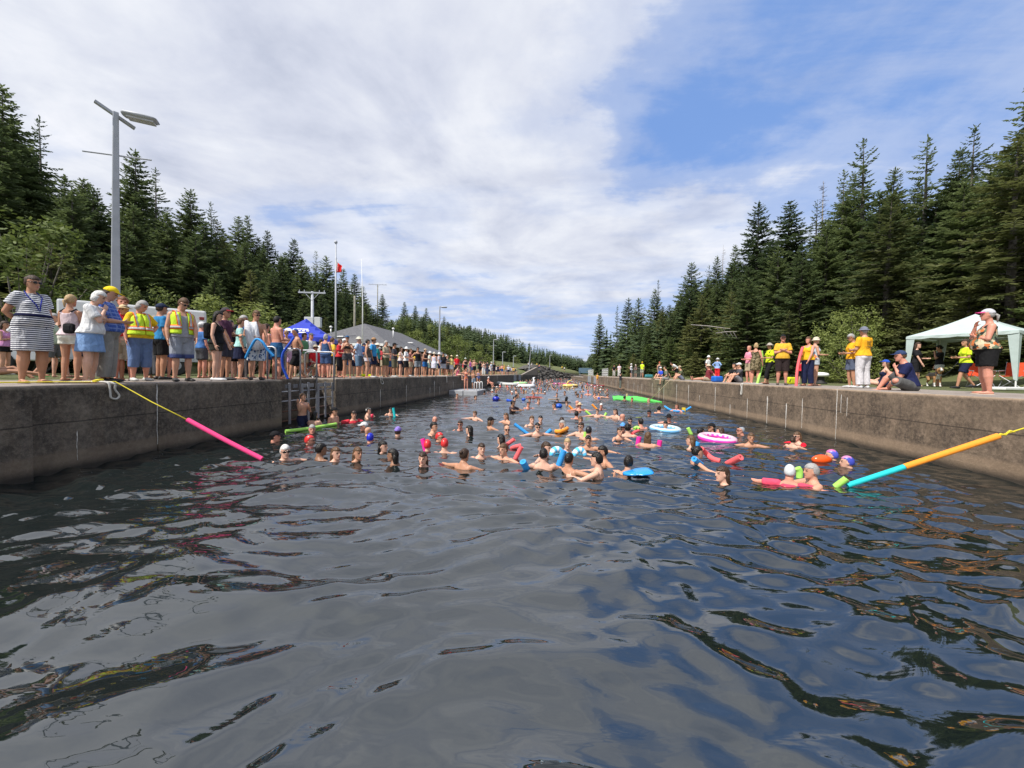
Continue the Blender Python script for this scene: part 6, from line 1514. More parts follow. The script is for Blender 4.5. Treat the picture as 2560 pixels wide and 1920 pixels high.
noodle(held([(1904,877),(1906,900),(1902,925),(1893,960,-.25)],FP*1.6/98,GRN,''),GRN,'lime green noodle standing upright beside the blonde woman','noodles held on the quay',r=.045)
noodle(held([(2007,868,-.2),(2000,890,-.25),(1993,925,-.35),(1990,969,-.5)],FP*1.62/118,CORAL,''),CORAL,'long coral pink noodle standing upright beside the smiling woman','noodles held on the quay',r=.042)
dr(1793,893,947,150,'person in white hat, light blue top and bright red trousers with hands on hips',1.60,sex='f',fat=.1,arms=('hips','hips'),hair=('short','k'),hat=('sun',WHT),top=T_('longsleeve',(.25,.38,.68)),bottom=T_('pants',(.75,.03,.04)))
dr(1770,884,944,60,'person in white hat and white shirt with a dark backpack behind the red trousers',1.68,hair=('short','n'),hat=('bucket',WHT),top=T_('tee',WHT),bottom=T_('shorts',BK),extra=[ex_bag(BLK)])
dr(1691,906,944,-60,'person in white shirt bending forward with a blue towel',1.7,lean=1.15,hfull=1.35,arms=('hang','hang'),hair=('short','n'),top=T_('tee',WHT),bottom=T_('shorts',BK))
dr(1648,901,941,30,'person in red cap and grey top standing behind the group sitting on the edge',1.6,hair=('short','r'),hat=('cap',(.5,.08,.04)),top=T_('tank',DGR),bottom=T_('shorts',GRY),arms=('front','down'))
dr(1605,904,943,150,'person in a lime safety vest and yellow cap near the steel barrier',1.7,hair=('short','b'),hat=('cap',YEL),top=T_('tee',(.60,.85,.03)),bottom=T_('shorts',(.35,.36,.28)),arms=('front','down'))
dr(1589,911,942,-40,'person in dark shirt left of the lime safety vest',1.62,hair=('short','b'),hat=('bucket',(.6,.5,.45)),top=T_('tee',(.12,.08,.08)),bottom=T_('shorts',(.12,.13,.09)),arms=('front','front'))
dr(1578,909,943,-60,'person in white hat and white top pointing, black shorts, far right quay',1.64,sex='f',hair=('short','b'),hat=('bucket',WHT),top=T_('tee',(.60,.64,.68)),bottom=T_('shorts',BK),arms=('reach','front'))
dr(1548,911,943,10,'person in a pale pink shirt and trousers by the steel barrier',1.7,hair=('short','n'),top=T_('tee',(.7,.58,.62)),bottom=T_('pants',(.62,.60,.58)),arms=('front','down'))
dr(1535,913,942,10,'person in a black shirt and pale trousers, farthest standing on the right quay',1.66,hair=('short','k'),top=T_('tee',BK),bottom=T_('pants',(.45,.43,.4)),arms=('down','down'))
# under the canopy
dr(2290,858,965,70,'woman with long brown hair in a black shirt walking under the canopy',1.66,sex='f',arms=('front','hang'),hair=('long','n'),top=T_('tee',BK),bottom=T_('shorts',BK),tone='p')
dr(2347,863,962,-70,'man in black shirt and pale shorts eating under the canopy',1.68,arms=('chin','down'),hair=('curl','k'),top=T_('tee',BK),bottom=T_('short',(.58,.60,.58)),tone='t')
dr(2412,850,972,-60,'woman in lime vest and navy shorts walking behind the flowered top',1.64,sex='f',legs=('walkf','walkb'),arms=('front','front'),hair=('long','n'),top=T_('tee',(.62,.82,.03)),bottom=T_('shorts',NVY),shoes=SH(BK),tone='t')
dr(2003,905,962,160,'child in red and black crouching behind the coral noodle',1.10,hair=('short','n'),top=T_('tee',RED),bottom=T_('shorts',BK),arms=('front','front'))
# seated on the right quay
seated(2276,888,981,.90,-75,'big man in navy cap, navy tee and grey shorts sitting cross-legged, face in hand',legs=('cross','kneeup'),arms=('chin','lap'),fat=.75,tone='r',lean=.30,hair=('short','b'),hat=('cap',(.03,.05,.12)),top=T_('tee',(.014,.018,.07)),bottom=T_('long',(.10,.10,.10)),H=1.78,back=.38)
seated(2210,918,978,.84,-80,'reclining person in a blue and white cap with bare outstretched legs and green shoes',legs=('flat','low'),arms=('prop','lap'),tone='p',lean=-.10,hair=('long','b'),hat=('cap',(.02,.08,.42),(.03,.06,.3)),top=T_('swimsuit',NVY),bottom=T_('short',NVY),sex='f',shoes=SH((.25,.40,.20)),back=.55)
seated(1850,915,958,.86,-70,'man in black shirt, khaki shorts and black shoes sitting with knees up',legs=('kneeup','kneeup'),arms=('knees','knees'),tone='t',lean=.3,hair=('short','n'),hat=('cap',(.35,.33,.30)),top=T_('tee',BK),bottom=T_('shorts',(.42,.34,.22)),shoes=SH(BK),back=.4)
seated(1838,902,946,.86,-60,'person in white cap sitting behind the man in the black shirt',legs=('kneeup','kneeup'),arms=('knees','knees'),hair=('short','n'),hat=('cap',WHT),top=T_('tee',DGR),bottom=T_('shorts',GRY),back=1.6)
seated(1772,916,953,.84,-70,'person in straw hat, sunglasses and maroon shirt sitting with legs outstretched',legs=('flat','flat'),arms=('prop','lap'),fat=.4,tone='r',hair=('short','n'),hat=('straw',(.6,.5,.38)),glasses=True,top=T_('tee',(.18,.03,.04)),bottom=T_('shorts',(.35,.28,.2)),shoes=SD(BRN),back=.4)
seated(1764,902,944,.84,-40,'person in black sitting behind the maroon shirt',legs=('kneeup','kneeup'),arms=('knees','knees'),hair=('short','k'),top=T_('tee',BK),bottom=T_('shorts',BK),back=1.5)
seated(1706,917,950,.86,-70,'person in olive shirt and cap sitting with a tan dog-like bag between the knees',legs=('kneeup','kneeup'),arms=('knees','knees'),lean=.3,hair=('short','n'),hat=('cap',KHK),top=T_('tee',(.10,.11,.06)),bottom=T_('shorts',(.2,.22,.3)),back=.5) if 0 else seated(1706,917,950,.86,-70,'person in olive shirt and tan cap sitting hugging both knees',legs=('kneeup','kneeup'),arms=('knees','knees'),lean=.3,hair=('short','n'),hat=('cap',KHK),top=T_('tee',(.10,.11,.06)),bottom=T_('shorts',(.2,.22,.3)),back=.5)
seated(1652,917,944,.86,-50,'person in white cap and bright blue shirt sitting on the right quay',legs=('kneeup','kneeup'),arms=('lap','lap'),hair=('short','n'),hat=('cap',WHT),top=T_('tee',(.03,.08,.55)),bottom=T_('shorts',(.2,.1,.15)),back=.9)
y=Yon(1665,XR+.1); person(XR+.16,y,DECK,-80,1.7,legs=('chair','flat'),pz=.12,arms=('lap','prop'),lean=.25,hair=('short','n'),top=T_('tee',(.18,.19,.14)),bottom=T_('shorts',(.25,.25,.25)),shoes=SH(BK),vox=.018,label='person in grey-green shirt on the right edge with one leg hanging over the wall')
# man in a wetsuit on the right ladder, woman on the red board
y=(RR0+RR1)/2; person(XR-.12,y,.12,100,1.72,arms=('front','front'),hair=('short','k'),top=T_('longsleeve',(.03,.03,.04)),bottom=T_('pants',(.12,.14,.12)),vox=.02,label='person in a dark wetsuit climbing the recess of the right wall')
p=onz(1493,965,0); mb=MB(); rr=[]
for t in range(9):
    u=-1+t/4; rr.append((Vector((0,u*1.5,.08+.05*u*u)),X3*(.40*math.sqrt(max(.02,1-u*u))),Z3*.06))
loft(mb,rr,12); tag(mb.build('paddle_board',mat('dark_red_board',(.35,.02,.04),.35),smooth=True,loc=(p.x,p.y,0),rz=1.2),'dark red paddle board near the far right gate','board')
person(p.x,p.y,.15,0,1.7,sex='f',arms=('crossed','hips'),hair=('short','b'),top=T_('tight',(.75,.38,.02)),bottom=T_('briefs',BK),tone='t',vox=.02,label='person in an orange life vest standing on the dark red paddle board')
# dog on a lead
def dog():
    p=standat(2337,936,975,.62); e_x,e_y=p; vx=MB()
    def q(x,y,z): return (x,y,z)
    loft(vx,[(Vector((0,-.30,.47)),X3*.07,Z3*.10),(Vector((0,-.22,.42)),X3*.115,Z3*.155),(Vector((0,-.05,.42)),X3*.12,Z3*.15),(Vector((0,.15,.45)),X3*.105,Z3*.115),(Vector((0,.30,.46)),X3*.10,Z3*.115),(Vector((0,.38,.46)),X3*.05,Z3*.07)],12)
    limb(vx,[(0,-.28,.48),(0,-.36,.58),(0,-.40,.66)],[.09,.075,.07])
    vx.ell((0,-.42,.68),(.075,.085,.075)); limb(vx,[(0,-.46,.665),(0,-.55,.645)],[.042,.033])
    for sg in (-1,1):
        limb(vx,[(sg*.08,-.22,.36),(sg*.08,-.21,.20),(sg*.08,-.23,.04)],[.050,.032,.024]); vx.ell((sg*.08,-.25,.025),(.032,.05,.025))
        limb(vx,[(sg*.08,.28,.42),(sg*.09,.20,.28),(sg*.09,.34,.17),(sg*.09,.31,.03)],[.085,.055,.028,.024]); vx.ell((sg*.09,.29,.025),(.032,.05,.025))
        vx.ell((sg*.080,-.40,.645),(.016,.045,.075))
    vx.tube([(0,.38,.50),(0,.48,.60),(0,.50,.72)],[.024,.018,.010],7)
    me=remesh(vx,.012,2,'dog'); T1=mat('tan_fur',(.36,.19,.08),.8,bump=.5,bs=80); B1=mat('black_fur',(.03,.025,.02),.8,bump=.5,bs=80); W1=mat('white_fur',(.62,.60,.56),.8,bump=.5,bs=80)
    for m in (T1,B1,W1,EYE): me.materials.append(m)
    mi=[]
    for f in me.polygons:
        c=f.center; k=0
        if c.y>-.28 and c.z>.42: k=1
        if c.z<.16 or (c.y<-.24 and c.z<.50 and abs(c.x)<.06) or (c.y<-.44 and abs(c.x)<.02+.03*(c.y<-.50)) : k=2
        if c.y<-.575 and c.z>.64: k=3
        if abs(abs(c.x)-.034)<.012 and c.y<-.47 and abs(c.z-.70)<.012: k=3
        mi.append(k)
    me.polygons.foreach_set('material_index',mi)
    o=link('dog',me,None,loc=(e_x,e_y,DECK),rz=math.atan2(-e_x,e_y)+math.radians(20)); tag(o,'tan, black and white hound dog on a lead under the canopy','dog')
    mb=MB(); mb.lathe([(.084,-.02),(.088,0),(.084,.02)],(0,-.33,.55),14,M=Matrix.Rotation(.9,3,'X')); mb.build('collar',F(NVY),o)
    b=depthpt(2395,905,12.6); a=Vector((e_x,e_y,DECK+.55)); m=a.lerp(b,.5)-Vector((0,0,.25)); mb=MB(); mb.tube([a,a.lerp(m,.6)-Vector((0,0,.06)),m,m.lerp(b,.5)-Vector((0,0,.04)),b],.009,5); tag(mb.build('dog_lead',F((.08,.09,.11)),smooth=True),'dark lead between the hound and the woman in the lime vest','lead')
dog()
for px,dep,a,lab in ((2452,14.2,20,'orange-red folding chair under the canopy, left one'),(2535,13.4,-15,'orange-red folding chair under the canopy beside the near leg')):
    p=depthpt(px,935,dep); camp_chair(p.x,p.y,a,F((.62,.08,.03)),lab,s=1.)
mb=MB(); p=depthpt(2525,935,11.6); mb.box((0,0,.05),(1.3,.5,.08),bev=.02); tag(mb.build('folded_table',WHITE,loc=(p.x,p.y,DECK),rz=.3),'white folded table lying on the grass at the right edge','table')
# ================= swimmers =================
HB=.85
def sw(px,y0,yw,face,label,hair=('wet','n'),tone='l',H=1.70,k=1.,**kw):
    p=onz(px,yw,0); s=H/1.72; dep=proj((p.x,p.y,0))[2]; hm=(yw-y0)*dep/FP; hm=max(.24,min(.60*s,hm*1.02))
    top_=.841*s*(1. if kw.get('sex','m')=='m' else .985)+(.02 if kw.get('hat') else .0)
    vox=.0095 if dep<9 else (.0115 if dep<13 else (.016 if dep<22 else .024))
    kw.setdefault('arms',('swim','swim'))
    return person(p.x,p.y,hm-top_,face,H,bust=True,hair=hair,tone=tone,vox=vox,label=label,**kw)
WN,WK,WB=('wet','n'),('wet','k'),('wet','b'); LK,LN,LB=('wetlong','k'),('wetlong','n'),('wetlong','b')
CR=(.62,.03,.03)
# front row from left to right
sw(685,1076,1104,80,'swimmer in a black cap close to the left wall',hat=('cap',BK),hair=('short','k'),tone='r')
sw(712,1111,1149,15,'white haired swimmer in sunglasses at the end of the pink foam tube',hair=('short','w'),glasses=True,tone='p',arms=('out','swim'))
sw(772,1085,1114,70,'swimmer with red swim cap and goggles near the ladder bay',hair=None,hat=('swimcap',CR),glasses='goggles',tone='r',top=T_('tight',NVY))
sw(780,1061,1086,5,'grey haired swimmer just behind the red cap, in front of the green noodle',hair=('short','g'),tone='r',arms=('out','out'))
sw(800,1107,1143,110,'swimmer with short black hair looking away to the right',hair=WK,tone='b')
sw(838,1116,1150,35,'woman swimmer with wet brown hair, left of a pair facing right',hair=LB,tone='p',sex='f')
sw(893,1116,1152,30,'woman swimmer with wet brown hair, right of a pair facing right',hair=LB,tone='t',sex='f')
sw(955,1101,1133,55,'swimmer with long black hair turned right, between the blue cap and the pink noodle',hair=LK,tone='p',sex='f')
sw(985,1121,1161,-110,'dark haired swimmer with back turned, looking left',hair=LK,tone='b',sex='f')
sw(925,1080,1107,160,'swimmer in a royal blue swim cap with back turned',hair=None,hat=('swimcap',(.01,.02,.45)),tone='r',top=T_('tight',NVY))
sw(912,1057,1074,-70,'swimmer in a white cap behind the royal blue swim cap',hair=('short','g'),hat=('cap',WHT),tone='r')
sw(919,1070,1090,150,'bald swimmer between the white cap and the blue swim cap',hair=('bald','n'),tone='l')
sw(994,1065,1090,160,'swimmer in a lilac cap with back turned',hair=('short','n'),hat=('cap',(.25,.18,.55)),tone='p',arms=('out','out'))
sw(976,1019,1039,10,'child in goggles with a turquoise noodle by the left wall',hair=('wet','k'),tone='p',H=1.3)
sw(920,1017,1043,60,'woman in a white headband and dark red swimsuit holding a red cup',hair=('bun','k'),hat=('swimcap',WHT),tone='p',sex='f',top=T_('swimsuit',(.2,.03,.05)))
sw(884,1027,1056,10,'bearded man in red and white rash shirt reaching to the wall',hair=('short','n'),glasses='up',tone='l',arms=('swim',((.35,.0,.42),(.60,.02,.56))),top=T_('tee',(.65,.04,.06),'half',(.7,.7,.75)) if 0 else T_('tee',(.60,.04,.06)))
sw(834,1017,1060,55,'bare chested man in a black cap at the right side of the ladder bay',hair=('short','n'),hat=('cap',BK),tone='l',arms=('front','down'))
sw(786,1028,1066,150,'woman with dark wet hair seen from behind at the ladder bay',hair=LK,tone='p',sex='f',arms=('swim','face'))
sw(1058,1128,1167,-15,'laughing woman with long dark ponytail in the front row',hair=LN,tone='p',sex='f',arms=('out','out'),top=T_('bra',BK))
sw(1068,1096,1126,170,'swimmer in red cap holding the upright pink noodle',hair=None,hat=('swimcap',CR),tone='p')
sw(1111,1093,1130,170,'bare backed swimmer in red cap with wide shoulders',hair=None,hat=('swimcap',CR),tone='p',arms=('out','out'))
sw(1097,1078,1103,60,'swimmer in red cap and goggles behind the other two red caps',hair=None,hat=('swimcap',CR),glasses='goggles',tone='l')
sw(1083,1054,1086,60,'man with dark hair looking right above the red caps',hair=WK,tone='l')
sw(1087,1040,1062,0,'bald swimmer behind the dark haired man',hair=('bald','n'),tone='r')
sw(1151,1050,1072,-15,'bearded swimmer in sunglasses left of centre',hair=WN,glasses=True,tone='r')
sw(1175,1063,1092,-120,'woman with long black hair turned away, beside the bearded swimmer',hair=LK,tone='p',sex='f')
sw(1188,1027,1048,-50,'boy with light brown hair behind the bearded swimmer',hair=('short','b'),tone='p',H=1.4,arms=('out','out'))
sw(1159,1121,1168,140,'woman with dark bun and white strap seen from behind',hair=('wetbun','n'),tone='t',sex='f',arms=('out','swim'))
sw(1203,1106,1143,15,'boy with short dark hair smiling, right of the bun',hair=WN,tone='p',H=1.60,arms=('out','out'))
sw(1260,1108,1147,-40,'boy with brown hair looking left beside the bent pink noodle',hair=('short','b'),tone='l',H=1.60,arms=('out','out'))
sw(1254,1085,1118,-130,'swimmer with long black wet hair behind the boy',hair=LK,tone='p',sex='f')
sw(1225,1041,1070,110,'swimmer with black cap over long hair',hair=LB,hat=('cap',BK),tone='t',sex='f')
sw(1266,1032,1058,-50,'woman in a red swimsuit with fair hair',hair=LB,tone='l',sex='f',top=T_('swimsuit',(.6,.05,.04)),H=1.6)
sw(1267,1062,1085,10,'man in dark sunglasses with shaved head in mid canal',hair=('bald','n'),glasses=True,tone='l')
sw(1281,1001,1029,60,'man with dark beard in a brown rash shirt, high in the water',hair=('short','k'),tone='b',top=T_('tee',(.06,.04,.045)),H=1.65)
sw(1329,1039,1064,20,'man with glasses in mid canal, left of a pair',hair=('short','b'),tone='p',top=T_('tank',BK))
sw(1351,1038,1057,10,'dark haired woman beside the man with glasses',hair=('wetbun','k'),tone='p',sex='f')
sw(1343,1056,1087,15,'woman in sunglasses with bare shoulders between the ends of a blue noodle',hair=('wetbun','k'),glasses=True,tone='p',sex='f',arms=('out','out'),top=T_('swimsuit',KHK))
sw(1407,1050,1075,-60,'woman with grey wet hair leaning on an orange noodle',hair=('wetlongf','g'),tone='l',sex='f')
sw(1404,1043,1060,170,'dark haired swimmer just behind the orange noodle',hair=WN,tone='l')
sw(1363,1103,1144,60,'swimmer with dark wet hair behind the bare backed boy',hair=WN,tone='p',arms=('out','out'))
sw(1358,1120,1176,172,'bare backed boy with dark hair, highest out of the water in the front row',hair=WK,tone='p',H=1.60,arms=('swim','swim'))
sw(1418,1095,1137,5,'smiling blond boy holding a blue striped float',hair=('short','y'),tone='p',H=1.52,arms=('out','out'),top=T_('tee',(.10,.45,.70)))
sw(1421,1131,1179,150,'boy with black hair seen from behind in front of the blond boy',hair=WK,tone='t',H=1.60,arms=('out','out'))
sw(1470,1087,1124,0,'child with dark hair and goggles on the forehead',hair=WK,glasses='up',tone='t',H=1.52,arms=('out','swim'))
sw(1508,1114,1160,-60,'boy with cropped dark hair looking left',hair=('short','k'),tone='t',H=1.60,arms=('out','out'))
sw(1494,1131,1192,-100,'boy with shaggy black hair, nearest of the front row',hair=('short','k'),tone='p',H=1.60,arms=('swim','swim'))
sw(1570,1139,1184,165,'boy with black hair seen from behind beside the blue board',hair=('short','k'),tone='l',H=1.60,arms=('out','out'))
sw(1453,1055,1090,-30,'woman in sunglasses with a light green float strap',hair=('wetbun','n'),glasses=True,tone='p',sex='f',top=T_('swimsuit',BK))
sw(1471,1063,1100,165,'swimmer in a black cap with back turned beside the woman in sunglasses',hair=WK,hat=('swimcap',BK),tone='l')
sw(1548,1068,1100,30,'girl in a royal blue top looking right',hair=('wetbun','n'),tone='l',sex='f',H=1.52,top=T_('swimsuit',(.02,.12,.6)))
sw(1569,1059,1090,170,'swimmer with dark curly hair behind the girl in blue',hair=('curl','k'),tone='p')
sw(1557,1055,1080,0,'swimmer in a light blue cap and sunglasses',hair=('short','n'),hat=('cap',(.1,.3,.65)),glasses=True,tone='r')
sw(1575,1043,1064,0,'woman in big sunglasses behind the light blue cap',hair=('wetbun','k'),glasses=True,tone='p',sex='f')
sw(1602,1045,1073,-150,'swimmer with dark hair seen from behind with a lime noodle',hair=WK,tone='r')
sw(1619,1079,1115,170,'woman with wet brown hair seen from behind between two magenta noodle ends',hair=('wetlongf','b'),tone='l',sex='f',top=T_('swimsuit',(.2,.15,.08),'camo',(.4,.3,.2)))
sw(1672,1033,1056,0,'person in a wide black sun hat and sunglasses behind the blue ring',hair=('short','n'),hat=('sun',BK),glasses=True,tone='r',arms=('out','out'),top=T_('tank',(.1,.3,.4)))
sw(1664,1052,1076,-10,'dark haired woman lying in the pale blue ring',hair=WK,tone='p',sex='f',arms=('out','reach'),top=T_('swimsuit',BK))
sw(1441,1027,1049,170,'swimmer with short black hair seen from behind in mid canal',hair=WK,tone='r')
sw(1451,1040,1058,0,'swimmer with brown hair close behind the woman in sunglasses',hair=('short','b'),tone='l')
sw(1493,1022,1042,0,'child holding both ends of a pale green noodle',hair=WN,tone='p',H=1.35,arms=('out','out'))
sw(1539,1021,1045,-40,'woman in a pink swimsuit with dark hair',hair=LN,tone='p',sex='f',top=T_('swimsuit',(.7,.2,.35)))
sw(1555,1034,1050,120,'bald swimmer beside the pink swimsuit',hair=('bald','n'),tone='r')
sw(1623,1024,1039,-5,'bearded swimmer in a dark cap near the blue noodle',hair=('short','n'),hat=('cap',BK),tone='r')
sw(1647,1015,1033,150,'swimmer with a black bun seen from behind',hair=('wetbun','k'),tone='l')
sw(1692,1009,1029,-20,'woman in a dark top floating on a long blue noodle by the right wall',hair=('wetlongf','b'),tone='r',sex='f',top=T_('tank',NVY))
sw(1750,1068,1090,130,'swimmer with short black hair left of the pink ring',hair=WK,tone='l')
sw(1780,1056,1084,-60,'swimmer in a black cap behind the pink ring',hair=('wetlongf','k'),hat=('cap',BK),tone='t')
sw(1802,1067,1096,-110,'woman with dark hair in the pink ring',hair=('wetlongf','n'),tone='p',sex='f',arms=('out','reach'))
sw(1853,1063,1088,-60,'bearded man with sunglasses and a patterned bandana near the right wall',hair=None,hat=('swimcap',(.35,.38,.42),BK),glasses=True,tone='r')
sw(1876,1081,1115,15,'swimmer with slicked brown hair and bare shoulders near the right wall',hair=('wetbun','b'),tone='t',sex='f',arms=('out','out'))
sw(1729,1088,1123,-110,'girl with wet fair hair and a magenta swimsuit',hair=('wetlongf','b'),tone='p',sex='f',top=T_('swimsuit',(.8,.03,.35)))
sw(1740,1115,1160,110,'woman with dark bun lying over coral and blue noodles',hair=('wetbun','k'),tone='l',sex='f',arms=('reach','out'))
sw(1809,1164,1212,-60,'boy with shaggy brown hair nearest to the camera on the right',hair=('wetlongf','n'),tone='p',H=1.68,arms=('swim','out'))
sw(1973,1158,1213,175,'swimmer in white swim cap and coral rash shirt seen from behind',hair=None,hat=('swimcap',(.62,.64,.64)),tone='r',H=1.6,arms=('out','out'),top=T_('tee',(.72,.07,.13)),glasses=False)
sw(2031,1159,1215,-65,'bald-browed man with grey-blond hair facing left beside the white swim cap',hair=('short','g'),tone='l',H=1.62,fat=.3,arms=('swim','swim'))
sw(1994,1079,1110,-40,'woman in sunglasses with a bright red life vest near the right wall',hair=('wetlongf','b'),glasses=True,tone='p',sex='f',top=T_('tee',(.75,.01,.03)))
sw(1981,1092,1121,160,'small child with shaved hair and blue life vest seen from behind',hair=('short','n'),tone='p',H=1.15,top=T_('tank',(.01,.16,.62)))
sw(2082,1121,1151,-80,'swimmer in a purple and pink cap beside the orange buoy',hair=None,hat=('swimcap',(.08,.10,.50),(.60,.15,.35)),tone='p')
sw(2121,1140,1168,-80,'swimmer in a purple and pink cap, the right one, chin in the water',hair=None,hat=('swimcap',(.05,.07,.42),(.50,.20,.38)),tone='p')
# --- floats, noodles, rings on the water
def nw(pts,m,label,r=.038):
    """pts: (px,py,z) ; the point's depth comes from the water surface below its first entry"""
    P=[]
    for px,py,z in pts: P.append(onz(px,py,z))
    return noodle(P,m,label,'noodles floating among the swimmers',r=r)
nw([(713,1078,.05),(775,1071,.05),(840,1060,.05)],GRN,'long lime noodle floating at the ladder bay',.045)
def upn(px,yw,x1,y1,m,label,r=.040,under=.1,bend=None):
    a=onz(px,yw,0); b=ony(x1,y1,a.y); d=(b-a).normalized(); pts=[a-d*under]+([ony(*bend,a.y)] if bend else [a.lerp(b,.5)])+[b]
    return noodle(pts,m,label,'noodles floating among the swimmers',r=r)
upn(1064,1126,1056,1097,MAG,'magenta noodle end standing up beside the red caps',.05)
upn(987,1042,983,1020,TEAL,'turquoise noodle end held by the child at the left wall',.045)
upn(1317,1083,1286,1060,LBL,'blue noodle end slanting up left of the woman in sunglasses',.045)
upn(1368,1083,1378,1074,LBL,'blue noodle end right of the woman in sunglasses',.05)
nw([(1389,1078,.06),(1400,1079,.06),(1412,1075,.07),(1418,1071,.07)],ORG,'orange noodle curled around the grey haired woman',.055)
nw([(1267,1112,.02),(1275,1106,.08),(1286,1098,.16)],CORAL,'short coral noodle end behind the boy',.045)
nw([(1280,1120,.0),(1292,1116,.08),(1302,1114,.10)],CORAL,'middle stretch of bent coral noodle behind the boy',.045)
upn(1289,1146,1304,1117,CORAL,'coral noodle end leaning to the right beside the boy',.045)
a=onz(1317,1172,0); b=ony(1307,1154,a.y-.1); noodle([a-(b-a)*.4,a.lerp(b,.5),b],LBL,'thick blue noodle end pointing at the viewer, left of the bare backed boy','noodles floating among the swimmers',r=.058)
upn(1398,1160,1410,1126,DBL if 0 else LBL,'blue noodle held under the arm of the blond boy',.055)
def striped():
    for px,py,dx in ((1392,1137,-.0),(1449,1139,.0)):
        p=onz(px,py,.12); mb=MB(); n_=14; pts=[(.115*math.cos(PI*i/n_-.2),.06*math.sin(PI*i/n_),.11*math.sin(PI*i/n_)-.02) for i in range(n_+1)]
        mb.tube(pts,[.035+.030*math.sin(PI*i/n_) for i in range(n_+1)],12); mb.mi=[(1 if ((k//12)//2)%2 else 0) for k in range(len(mb.f))]
        o=mb.build('arm_float',[VIN('pale_blue',(.10,.50,.80)),VIN('white',(.75,.78,.80))],smooth=True,loc=p,rz=.4); tag(o,'blue and white striped float %s of the blond boy'%('left' if px<1410 else 'right'),'float')
striped()
def board():
    p=onz(1592,1185,.05); mb=MB(); rr=[]
    for i in range(12):
        t=i/11; rr.append((Vector((-.22+.44*t,.0,.0+.06*t)),Y3*(.16*math.sin(PI*min(1,t*1.0+.02))**.5 if t<.5 else .21*(1 if t<.93 else .8)),Z3*.03))
    loft(mb,rr,14); tag(mb.build('kick_board',VIN('sky_blue',(.02,.28,.68)),smooth=True,loc=p,rz=.1),'bright blue rounded kick board beside the dark haired boy','board')
board()
upn(1463,1095,1464,1080,GRN,'short lime noodle end beside the black swim cap',.05)
upn(1595,1110,1598,1092,MAG,'magenta noodle end left of the woman seen from behind',.055)
upn(1648,1113,1650,1101,MAG,'magenta noodle end right of the woman seen from behind',.055)
nw([(1580,1085,.06),(1588,1080,.08),(1596,1077,.08)],CORAL,'coral noodle lying beside the swimmer with curly hair',.045)
nw([(1585,1072,.04),(1592,1068,.08),(1598,1072,.04)],GRN,'lime noodle under the arms of the dark haired swimmer',.045)
upn(1479,1040,1464,1027,GRN,'pale green noodle end left of the child',.045)
upn(1512,1040,1516,1032,GRN,'pale green noodle end right of the child',.05)
upn(1489,1020,1480,1011,ORG,'red-orange noodle end pointing up, far side',.05)
upn(1431,1023,1422,1014,ORG,'red-orange noodle end pointing up beside the straw hat',.05)
nw([(1662,1016,.16),(1675,1024,.05),(1692,1028,.03),(1710,1027,.04),(1727,1018,.20)],LBL,'long light blue noodle curved under the woman by the right wall',.045)
upn(1728,1086,1720,1070,GRN,'lime noodle pair end left of the pink ring',.05)
upn(1742,1112,1745,1105,LBL,'blue noodle stub behind the magenta swimsuit',.06)
nw([(1753,1122,.22),(1766,1134,.10),(1780,1146,.03),(1800,1153,.0)],CORAL,'coral noodle curving from the dark bun to the water',.050)
a=onz(1824,1157,0); b=ony(1852,1143,a.y-.25); noodle([a-(b-a)*.2,a.lerp(b,.5),b],CORAL,'thick coral noodle end with white tip on the right','noodles floating among the swimmers',r=.058)
a=onz(1752,1161,0); b=ony(1735,1147,a.y-.2); noodle([a-(b-a)*.3,a.lerp(b,.5),b],LBL,'blue noodle end with a hole under the dark bun','noodles floating among the swimmers',r=.052)
upn(1996,1190,1994,1170,GRN,'pale green noodle held up between the white cap and the grey man',.05,bend=(1999,1180))
ring(1663,1076,.38,.080,VIN('ring_blue',(.18,.48,.80)),'pale blue and clear inflatable ring with the dark haired woman',.05,VIN('ring_pale',(.55,.68,.75)))
ring(1793,1101,.38,.085,VIN('ring_pink',(.80,.05,.45)),'hot pink inflatable ring near the right wall',.06,VIN('ring_palepink',(.72,.50,.60)))
p=onz(2055,1149,.06); mb=MB(); rr=[(Vector((-.20+.05*i,0,0)),Y3*(.10*max(.15,math.sin(PI*(i+.4)/8.6)**.6)),Z3*(.10*max(.15,math.sin(PI*(i+.4)/8.6)**.6))) for i in range(9)]
loft(mb,rr,14); tag(mb.build('swim_buoy',VIN('orange',(.90,.10,.01)),smooth=True,loc=p,rz=.2),'bright orange inflatable swim buoy beside the purple cap','float')
p=onz(930,1046,0); mb=MB(); mb.lathe([(.035,.0),(.042,.0),(.048,.13),(.044,.13),(.036,.01)],(0,0,.02),14); tag(mb.build('cup',mat('red_cup',(.65,.02,.07),.4),smooth=True,loc=(p.x,p.y,.0)),'red cup held by the woman in the white headband','cup')
p=onz(1709,1029,0); mb=MB(); mb.box((0,0,.10),(.14,.14,.16),bev=.02); tag(mb.build('cup',mat('yellow_cup',(.75,.55,.03),.4),loc=(p.x,p.y,0)),'small yellow cup floating by the right wall','cup')
